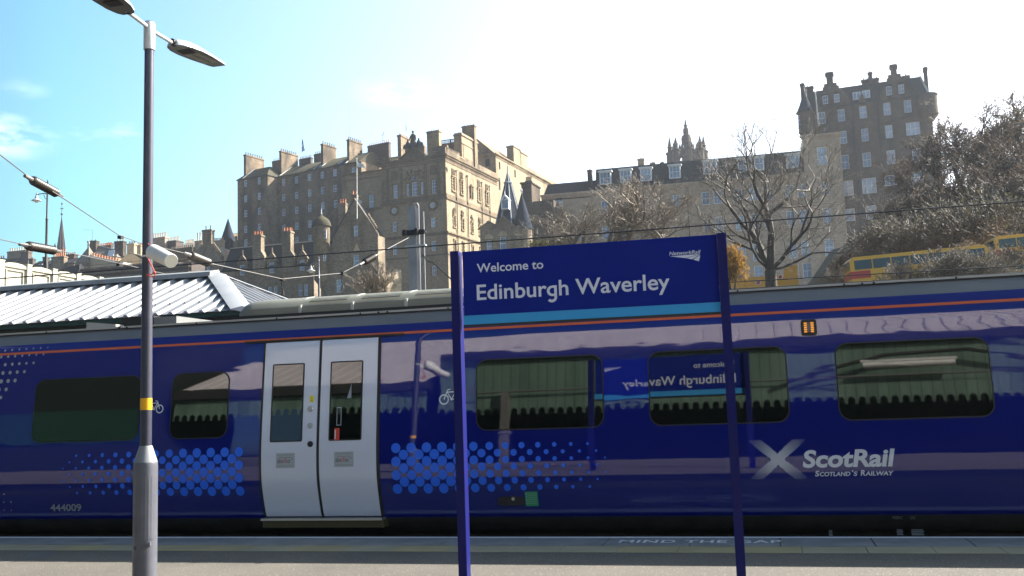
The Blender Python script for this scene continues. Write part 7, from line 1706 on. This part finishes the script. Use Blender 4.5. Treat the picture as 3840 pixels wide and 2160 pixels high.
flag('white pole and white flag in front of the gabled house', TA(1915, 1360), TA(1912, 462), 121, [[TA(1914, 500), TA(1945, 522), TA(1980, 535), TA(2012, 545), TA(2036, 582)], [TA(1914, 575), TA(1940, 590), TA(1975, 585), TA(2005, 600), TA(2042, 610)]], 'w', .13)
flag('tall thin bare mast on the fourth tenement chimney', TA(1803, 150), (860 + 1800 / 4, 372), 170, None, 'n', .07)
flag('thin pole with a narrow blue flag by the statue', TB(566, 270), TB(566, 20), 158, [[TB(563, 25), TB(568, 90), TB(574, 150), TB(578, 200)], [TB(564, 60), TB(566, 130), TB(570, 190), TB(582, 225)]], 'b', .05)
flag('white flagpole leaning on the front of the dark tower', TD(680, 1005), TD(630, 505), 163.6, None, 'w', .2)
for k, (x, y0, y1) in enumerate(((2300, 330, 90), (2185, 330, 130))):
    t = thing('roof_aerial', ['spindly aerial with two knobs over the chimney pots', 'faint thin aerial beside the knobbed one'][k], 'aerial', tuple(P(*TA(x, y0), Y=176 * KD)), 0, 'aerials on the tenement'); g = MB(); g.path([P(*TA(x, y0), Y=176 * KD), P(*TA(x, y1), Y=176 * KD)], .05, 5)
    if k == 0:
        g.path([P(*TA(x, 200), Y=176 * KD), P(*TA(x + 18, 70), Y=176 * KD)], .04, 5)
        for yy, xx in ((100, x), (180, x + 8), (70, x + 16)): q = P(*TA(xx, yy), Y=176 * KD); g.lathe(q, [(0, -.35), (.28, 0), (0, .35)], 8)
    g.build('rod', MT['lead'], t)
# ================================================================== buses on the hill road
def bus(label, px, Y, L, yaw, pitch, rearx=True, open_top=False, text=None):
    p = P(*px, Y=Y); zt = float(p[2]); t = thing('tour_bus', label, 'bus', (p[0], Y, zt - 4.2), R(yaw), 'yellow tour buses on the hill road'); t.rotation_euler = (0, -R(pitch), R(yaw)); BASE[t.name] = Matrix.Identity(4)
    H = 4.2; W = 2.5
    g = MB(False); top = H - .95 if open_top else H
    pr = [(0, .35), (L, .35), (L, top - .25), (L - .25, top), (.28, top), (.0, top - .3)]
    g.prism(pr, 0, W); g.bevel(.06, 2); g.build('body', MT['bus_yellow'], t)
    g = MB(False)
    if open_top:
        g.box(L - .16, L - .02, .05, W - .05, top, H + .2); g.box(L - 1.5, L - .16, .04, .10, top, H + .05); g.box(L - 1.5, L - .16, W - .1, W - .04, top, H - .1)
    g.box(-.02, 1.5, -.014, -.002, H - 1.72, H - 1.14); g.box(-.014, -.002, .1, W - .1, H - 1.72, H - 1.14); g.build('panel', [MT['bus_yellow'] if open_top else MT['bus_red']], t)
    if not open_top:
        for k in range(7):
            x0 = .35 + k * (L - .5) / 7; g = MB(False); g.box(x0, x0 + (L - .5) / 7 - .1, -.02, -.003, H - 1.02, H - .28); g.build('window', MT['bus_glass'], t)
        g = MB(False); g.box(-.02, -.003, .15, W - .15, H - 1.02, H - .3); g.build('rear_window', MT['bus_glass'], t)
    for k in range(6): x0 = .5 + k * (L - 1) / 6; g = MB(False); g.box(x0, x0 + (L - 1) / 6 - .12, -.02, -.003, 1.3, 2.0); g.build('lower_window', MT['bus_glass'], t)
    for x0 in (2.3, L - 2.6): g = MB(False); g.tube((x0, -.01, .48), (x0, .3, .48), .48, .48, 18); g.build('wheel', MT['black'], t)
    if open_top:
        for x0, z0 in ((L - 3.0, H - 1.55), (L - 1.9, H - 1.15), (L - 4.3, H - 1.6)): g = MB(False); g.mi = 0; g.lathe((x0, -.004, z0), [(.30, 0), (.28, .012), (0, .014)], 18, (0, -1, 0)); g.mi = 1; g.lathe((x0, -.018, z0), [(.2, 0), (0, .004)], 12, (0, -1, 0)); g.build('roundel', [MT['plastic_cream'], MT['bus_red']], t)
    else:
        g = MB(False); g.lathe((3.4, -.004, H - 1.4), [(.3, 0), (.28, .012), (0, .014)], 18, (0, -1, 0)); g.build('roundel', MT['bus_red'], t)
    g = MB(False); g.box(-.05, L + .05, .1, W - .1, .05, .34); g.build('chassis', MT['black'], t)
bus('yellow double-decker tour bus climbing the hill, red corner at its lower end', L7(98, 1206), 82, 10.5, 8, 3.0)
bus('second yellow tour bus half hidden by bushes at the right edge', L7(1080, 1062), 88, 10.5, 8, 3.0)
bus('yellow open-top tour bus behind the big bare tree', (P(0, 0, Y=1)[0] and L5(740, 1245)[0] - 445, L5(0, 1262)[1] + 22), 113, 14.0, -2, 0.6, open_top=True)

# ================================================================== trees
def tubes_mesh(segs, sides, name, m):
    if not len(segs): return None
    A = np.array([s[0] for s in segs]); B = np.array([s[1] for s in segs]); ra = np.array([s[2] for s in segs]); rb = np.array([s[3] for s in segs])
    D = B - A; D /= np.linalg.norm(D, axis=1)[:, None] + 1e-9; ref = np.where(np.abs(D[:, 2:3]) > .9, np.array([[1.0, 0, 0]]), np.array([[0, 0, 1.0]])); U = np.cross(D, ref); U /= np.linalg.norm(U, axis=1)[:, None] + 1e-9; V = np.cross(D, U)
    n = len(segs); vs_ = []
    for P0, rr in ((A, ra), (B, rb)):
        for k in range(sides): a = 2 * math.pi * k / sides; vs_.append(P0 + (U * math.cos(a) + V * math.sin(a)) * rr[:, None])
    verts = np.stack(vs_, 1).reshape(-1, 3); base = np.arange(n)[:, None] * (2 * sides); F_ = []
    for k in range(sides): j = (k + 1) % sides; F_.append(np.concatenate([base + k, base + j, base + sides + j, base + sides + k], 1))
    faces = np.concatenate(F_, 0)
    me = bpy.data.meshes.new(name); me.vertices.add(len(verts)); me.vertices.foreach_set('co', verts.astype(np.float32).ravel()); me.loops.add(faces.size); me.loops.foreach_set('vertex_index', faces.astype(np.int32).ravel()); me.polygons.add(len(faces)); me.polygons.foreach_set('loop_start', np.arange(0, faces.size, 4, dtype=np.int32)); me.polygons.foreach_set('loop_total', np.full(len(faces), 4, dtype=np.int32)); me.polygons.foreach_set('use_smooth', np.ones(len(faces), dtype=bool)); me.update(calc_edges=True); me.materials.append(m); return me
def leaves_mesh(pts, size, rng, name, m):
    pts = np.array(pts); n = len(pts); a = rng.normal(size=(n, 3)); a /= np.linalg.norm(a, axis=1)[:, None]; b_ = np.cross(a, rng.normal(size=(n, 3))); b_ /= np.linalg.norm(b_, axis=1)[:, None]; s = size * rng.uniform(.6, 1.3, (n, 1))
    q = np.stack([pts - a * s - b_ * s * .6, pts + a * s - b_ * s * .6, pts + a * s + b_ * s * .6, pts - a * s + b_ * s * .6], 1).reshape(-1, 3); f = np.arange(4 * n).reshape(-1, 4)
    me = bpy.data.meshes.new(name); me.from_pydata(q.tolist(), [], f.tolist()); me.materials.append(m); return me
def grow(seed, H, r0, trunk=.3, depth=6, spread=.75, up=.25, nb=(2, 4), ratio=.68, droop=0.0, minr=.012, wig=.18, dirs=None, twigs=1.0, stems=1):
    """a bare branching tree: list of (p0, p1, r0, r1, level)"""
    rng = np.random.default_rng(seed); out = []; tips = []
    def rec(p, d, L, r, lev):
        n = 3 if lev < 3 else 2; q = p; dd = d
        for i in range(n):
            dd = dd + rng.normal(size=3) * wig * (1 if lev else .35); dd[2] += (up - droop * lev) * .12; dd /= np.linalg.norm(dd); q2 = q + dd * L / n; ra = r * (1 - .28 * i / n); rb = r * (1 - .28 * (i + 1) / n); out.append((q, q2, max(minr, ra), max(minr, rb), lev))
            q = q2
            if lev > 0 and lev < depth and i < n - 1 and rng.random() < .85 * twigs:
                ax_ = rng.normal(size=3); ax_ -= dd * (ax_ @ dd); ax_ /= np.linalg.norm(ax_); nd = dd * .55 + ax_ * spread; nd[2] += up * .3; nd /= np.linalg.norm(nd); rec(q, nd, L * ratio * rng.uniform(.6, .95), rb * .55, lev + 1)
        if lev >= depth: tips.append(q); return
        k = rng.integers(nb[0], nb[1] + 1); ph = rng.uniform(0, 6.28)
        base_ax = np.cross(dd, [0.3, 0.2, 1.0]) if abs(dd[2]) < .95 else np.array([1.0, 0, 0]); base_ax /= np.linalg.norm(base_ax); b2 = np.cross(dd, base_ax)
        for j in range(k):
            a = ph + 2 * math.pi * j / k + rng.normal() * .35; s = spread * rng.uniform(.55, 1.1); nd = dd + (base_ax * math.cos(a) + b2 * math.sin(a)) * s; nd[2] += up * .35; nd /= np.linalg.norm(nd); rec(q, nd, L * ratio * rng.uniform(.8, 1.15), r * .72 * (.62 if k > 2 else .72) ** .6, lev + 1)
    if dirs is None:
        for s in range(stems):
            d0 = np.array([0, 0, 1.0]) + (rng.normal(size=3) * [.35, .35, 0] if stems > 1 else 0); rec(np.array([0.0, 0, 0]), d0 / np.linalg.norm(d0), H * trunk, r0, 0)
    else:
        q = np.array([0.0, 0, 0])
        out.append((q, np.array([0, 0, dirs[0]]), r0 * 1.15, r0, 0)); q = np.array([0, 0, dirs[0]])
        for d, L, r in dirs[1]: rec(q, np.array(d) / np.linalg.norm(d), L, r, 1)
    return out, tips
def make_tree(name, label, loc, segs, tips, bark='bark', twig='twig', leaf=None, nleaf=0, lsize=.1, group=None, seed=1, tl=2):
    t = thing(name, label, 'tree' if 'tree' in name else 'shrub', loc, 0, group)
    tr = [s for s in segs if s[4] < tl]; cr = [s for s in segs if s[4] >= tl]
    me = tubes_mesh(tr, 8, 'trunk', MT[bark]); o = bpy.data.objects.new('trunk', me); COL.objects.link(o); o.parent = t
    me = tubes_mesh(cr, 3, 'crown', MT[twig]); o = bpy.data.objects.new('crown', me); COL.objects.link(o); o.parent = t
    if leaf:
        rng = np.random.default_rng(seed); tp = np.array(tips); idx = rng.integers(0, len(tp), nleaf); pts = tp[idx] + rng.normal(size=(nleaf, 3)) * lsize * 2.6
        me = leaves_mesh(pts, lsize, rng, 'leaves', MT[leaf]); o = bpy.data.objects.new('leaves', me); COL.objects.link(o); o.parent = t
    return t
def again(src, label, loc, rz, sc, group=None):
    c = copy_tree(src); c.location = loc; c.rotation_euler = (0, 0, rz); c.scale = sc if hasattr(sc, '__len__') else (sc, sc, sc); c['label'] = label
    if group: c['group'] = group
    return c
# the big bare tree with a forked trunk
pb = P(2893, 1078, Y=104); bz = pb[2] - 5.0
f1_ = P(2880, 945, Y=104)[2] - bz
segs, tips = grow(11, 22, .62, depth=7, spread=.70, up=.46, ratio=.70, wig=.19, minr=.012, nb=(2, 3), twigs=.72, dirs=(f1_ - .9, [((-.50, .1, 1), 5.6, .42), ((.10, -.1, 1), 6.6, .46), ((1, .25, .42), 5.0, .17), ((-1, -.2, .50), 5.2, .17), ((.75, -.3, 1), 5.4, .26), ((-.9, .5, .8), 5.0, .20)]))
tF = make_tree('bare_tree', 'big bare forked tree in front of the tan building, right of the sign', (pb[0], 104, bz), segs, tips, 'bark', 'twig_mid', tl=3)
tF.scale = (.92, .92, .87)
G1 = 'bare trees behind the sign'
s2, t2 = grow(23, 15, .30, trunk=.22, depth=6, spread=.72, up=.30, ratio=.70, wig=.2, minr=.012, nb=(2, 3), stems=2)
h2 = max(s[1][2] for s in s2)
tA = make_tree('bare_tree', 'wide bare pale-twigged tree rising behind the middle of the sign', (0, 0, 0), s2, t2, 'twig', 'twig', group=G1)
def putA(first, label, x, yb_, yt, Y, rz, wide=1.0):
    q = P(x, yb_, Y=Y); k = (P(x, yt, Y=Y)[2] - q[2]) / h2; o = tA if first else again(tA, label, (0, 0, 0), rz, 1); o.location = (q[0], Y, q[2]); o.rotation_euler = (0, 0, rz); o.scale = (k * wide, k * wide, k)
putA(True, '', 2330, 1060, 655, 100, 0, 1.25)
putA(False, 'bare tree over the right half of the sign, left of the forked tree', 2510, 1060, 660, 104, 2.1, 1.2)
putA(False, 'lower bare tree at the left, just right of the slate spire', 2130, 1060, 760, 97, 4.0, 1.3)
s3, t3 = grow(5, 7, .10, trunk=.22, depth=5, spread=.55, up=.5, ratio=.72, wig=.14, minr=.014, nb=(2, 3), stems=4)
q = P(1442, 1150, Y=84); tS = make_tree('bare_shrub', 'small bare twiggy shrub below the gabled house', (q[0], 84, q[2] - 1.5), s3, t3, 'twig', 'twig')
tS.scale = (1.25, 1.25, 1.1)
# leafy shrub with golden leaves at the right post of the sign
s4, t4 = grow(9, 6, .12, trunk=.2, depth=4, spread=.7, up=.4, ratio=.7, wig=.2, minr=.016, nb=(2, 4), stems=4)
q = P(2748, 1130, Y=74); h4 = max(c[1][2] for c in s4); gS = make_tree('golden_shrub', 'shrub with golden leaves beside the right post of the sign', (q[0], 74, q[2]), s4, t4, 'bark', 'twig', 'leaf_gold', 5200, .075, seed=4); kk = (P(2768, 920, Y=74)[2] - q[2]) / h4; gS.scale = (kk * .52, kk * .52, kk)
q = P(2060, 930, Y=118); g_ = make_tree('olive_shrub', 'round olive-green shrub at the foot of the cone-roofed tower', (q[0], 118, q[2] - 2.2), s4, t4, 'bark', 'twig', 'leaf_olive', 6000, .10, seed=6)
g_.scale = (1.3, 1.3, .95)
# wooded slope at the right
GH = 'trees on the wooded slope'
s5, t5 = grow(31, 15, .26, trunk=.26, depth=6, spread=.62, up=.45, ratio=.70, wig=.2, minr=.020, nb=(2, 3))
print('SEGS', len(segs), len(s2), len(s5))
tR = make_tree('hillside_tree', 'reddish-brown bare tree standing in front of the dark tower', (0, 0, 0), s5, t5, 'bark', 'twig_red', 'leaf_brown', 2600, .05, group=GH, seed=2)
q = P(3432, 860, Y=122); tR.location = (q[0], 122, q[2] - .5); hR = max(s[1][2] for s in s5)
k = (P(3405, 495, Y=122)[2] - q[2] + .5) / hR; tR.scale = (k * 1.0, k * 1.0, k)
s6, t6 = grow(47, 16, .34, trunk=.22, depth=6, spread=.66, up=.40, ratio=.71, wig=.2, minr=.024, nb=(2, 3), twigs=1.0)
tB = make_tree('hillside_tree', 'dark bare tree against the sky right of the dark tower', (0, 0, 0), s6, t6, 'bark', 'twig_dark', 'leaf_brown', 2200, .05, group=GH, seed=3)
h6 = max(s[1][2] for s in s6)
def put(src, hsrc, first, label, xb, yb_, xt, yt, Y, rz, wide=1.0):
    q = P(xb, yb_, Y=Y); k = (P(xt, yt, Y=Y)[2] - q[2]) / hsrc; o = src if first else again(src, label, (0, 0, 0), rz, 1, GH); o.location = (q[0], Y, q[2]); o.rotation_euler = (0, 0, rz); o.scale = (k * wide, k * wide, k); return o
put(tB, h6, True, '', 3640, 840, 3640, 415, 128, 0, 1.15)
for lab, xb, yb_, yt, Y, rz, w in (('dark bare tree at the right edge, tallest on the slope', 3800, 840, 318, 131, 1.9, 1.15), ('dark bare tree between the two tallest ones on the slope', 3730, 840, 385, 134, 3.6, 1.1), ('smaller dark bare tree close beside the tower wall', 3560, 820, 520, 126, 5.0, 1.15), ('grey bare tree below the skyline, third from the right edge', 3690, 900, 520, 121, .9, 1.2), ('grey bare tree below the skyline at the right edge', 3820, 900, 450, 118, 2.9, 1.2), ('grey bare tree low beside the tower, above the first bus', 3540, 920, 640, 118, 4.2, 1.25), ('grey bare tree above the gap between the two buses', 3620, 930, 600, 112, 5.6, 1.25), ('grey bare tree above the second bus', 3760, 950, 600, 108, 1.3, 1.3)):
    put(tB, h6, False, lab, xb, yb_, xb + 4, yt, Y, rz, w)
put(tR, hR, False, 'reddish-brown leafy tree at the right edge below the tallest', 3815, 850, 3815, 430, 123, 2.4, 1.15)
put(tR, hR, False, 'reddish-brown tree low on the right of the slope', 3720, 900, 3720, 600, 116, 4.4, 1.2)
# undergrowth: individual bushes
s7, t7 = grow(61, 5, .07, trunk=.20, depth=5, spread=.66, up=.40, ratio=.73, wig=.26, minr=.014, nb=(2, 3), stems=6)
h7 = max(s[1][2] for s in s7)
GB = 'bushes along the hill road'
bA = make_tree('bush', 'twiggy grey-brown bush behind the lower end of the yellow bus', (0, 0, 0), s7, t7, 'twig_dark', 'twig_mid', 'leaf_olive', 350, .04, group=GB, seed=5)
bG = make_tree('bush', 'olive-green leafy bush above the middle of the yellow bus', (0, 0, 0), s7, t7, 'twig_dark', 'twig_dark', 'leaf_green', 1500, .05, group=GB, seed=6)
bBn = make_tree('bush', 'brown-leaved bush right of the dark tower foot', (0, 0, 0), s7, t7, 'twig_dark', 'twig_red', 'leaf_brown', 1300, .05, group=GB, seed=7)
used = {}
def bush(kind, label, xb, yb_, yt, Y, rz, wide=1.15):
    src = {'a': bA, 'g': bG, 'b': bBn}[kind]; q = P(xb, yb_, Y=Y); k = (P(xb, yt, Y=Y)[2] - q[2]) / h7
    o = src if kind not in used else again(src, label, (0, 0, 0), rz, 1, GB); used[kind] = 1; o['label'] = label; o.location = (q[0], Y, q[2] - .2); o.rotation_euler = (0, 0, rz); o.scale = (k * wide, k * wide, k)
bl_ = [('a', 'twiggy bush over the lower end of the yellow bus', 3330, 990, 800, 95, 1.2), ('g', 'olive-green bush behind the first third of the yellow bus', 3370, 960, 790, 101, .3), ('a', 'tall pale twiggy bush at the middle of the yellow bus', 3460, 1000, 770, 97, 2.6), ('g', 'olive-green bush over the middle of the yellow bus', 3545, 950, 730, 104, 1.9), ('a', 'pale twiggy bush over the upper end of the yellow bus', 3590, 1000, 745, 96, 4.1), ('b', 'brown bush between the slope trees and the first bus', 3480, 880, 690, 110, .9), ('g', 'dark olive-green bush under the second yellow bus roof line', 3680, 970, 700, 100, 3.3), ('b', 'brown bush above the second bus, second from the edge', 3650, 880, 660, 112, 2.2), ('a', 'twiggy bush in the gap between the two yellow buses', 3660, 1040, 880, 86, .4), ('g', 'olive-green bush above the second bus near the right edge', 3790, 950, 680, 103, 5.1), ('b', 'brown bush at the right edge above the second bus', 3835, 880, 620, 111, 3.7), ('a', 'twiggy bush in front of the first bus, over its upper end', 3560, 1085, 905, 78, 3.0), ('a', 'low twiggy bush in front of the first bus, middle', 3400, 1085, 955, 77.5, 2.0), ('a', 'tall twiggy bush in front of the gap between the buses', 3630, 1085, 905, 77, 1.1), ('a', 'twiggy bush in front of the lower windows of the second bus', 3705, 1085, 930, 78, 3.9), ('a', 'low twiggy bush left of the first bus, below the tower foot', 3150, 1080, 985, 90, 2.2), ('b', 'low brown bush on the bank just left of the first bus', 3195, 1050, 925, 97, .5), ('b', 'brown bush under the reddish-brown tree trunk', 3400, 890, 720, 113, 1.4), ('a', 'twiggy bush right of the second bus window, at the frame edge', 3835, 1050, 890, 84, 1.7)]
for i, q in enumerate(bl_): bush(*q)
# ================================================================== the air: pale haze in backlight
g = MB(); g.box(-420, 420, -60, 720, -12, 150)
hz_ = g.build('haze', [], None); hz_['kind'] = 'stuff'; hz_['label'] = 'pale backlit haze in front of the distant old town'; hz_['category'] = 'haze'
m = bpy.data.materials.new('haze'); m.use_nodes = True; nt2 = m.node_tree
for n in list(nt2.nodes): nt2.nodes.remove(n)
o_ = nt2.nodes.new('ShaderNodeOutputMaterial'); pv = nt2.nodes.new('ShaderNodeVolumePrincipled'); pv.inputs['Color'].default_value = (.80, .88, 1.0, 1); pv.inputs['Density'].default_value = .00015; pv.inputs['Anisotropy'].default_value = .35
nt2.links.new(pv.outputs['Volume'], o_.inputs['Volume']); hz_.data.materials.append(m)
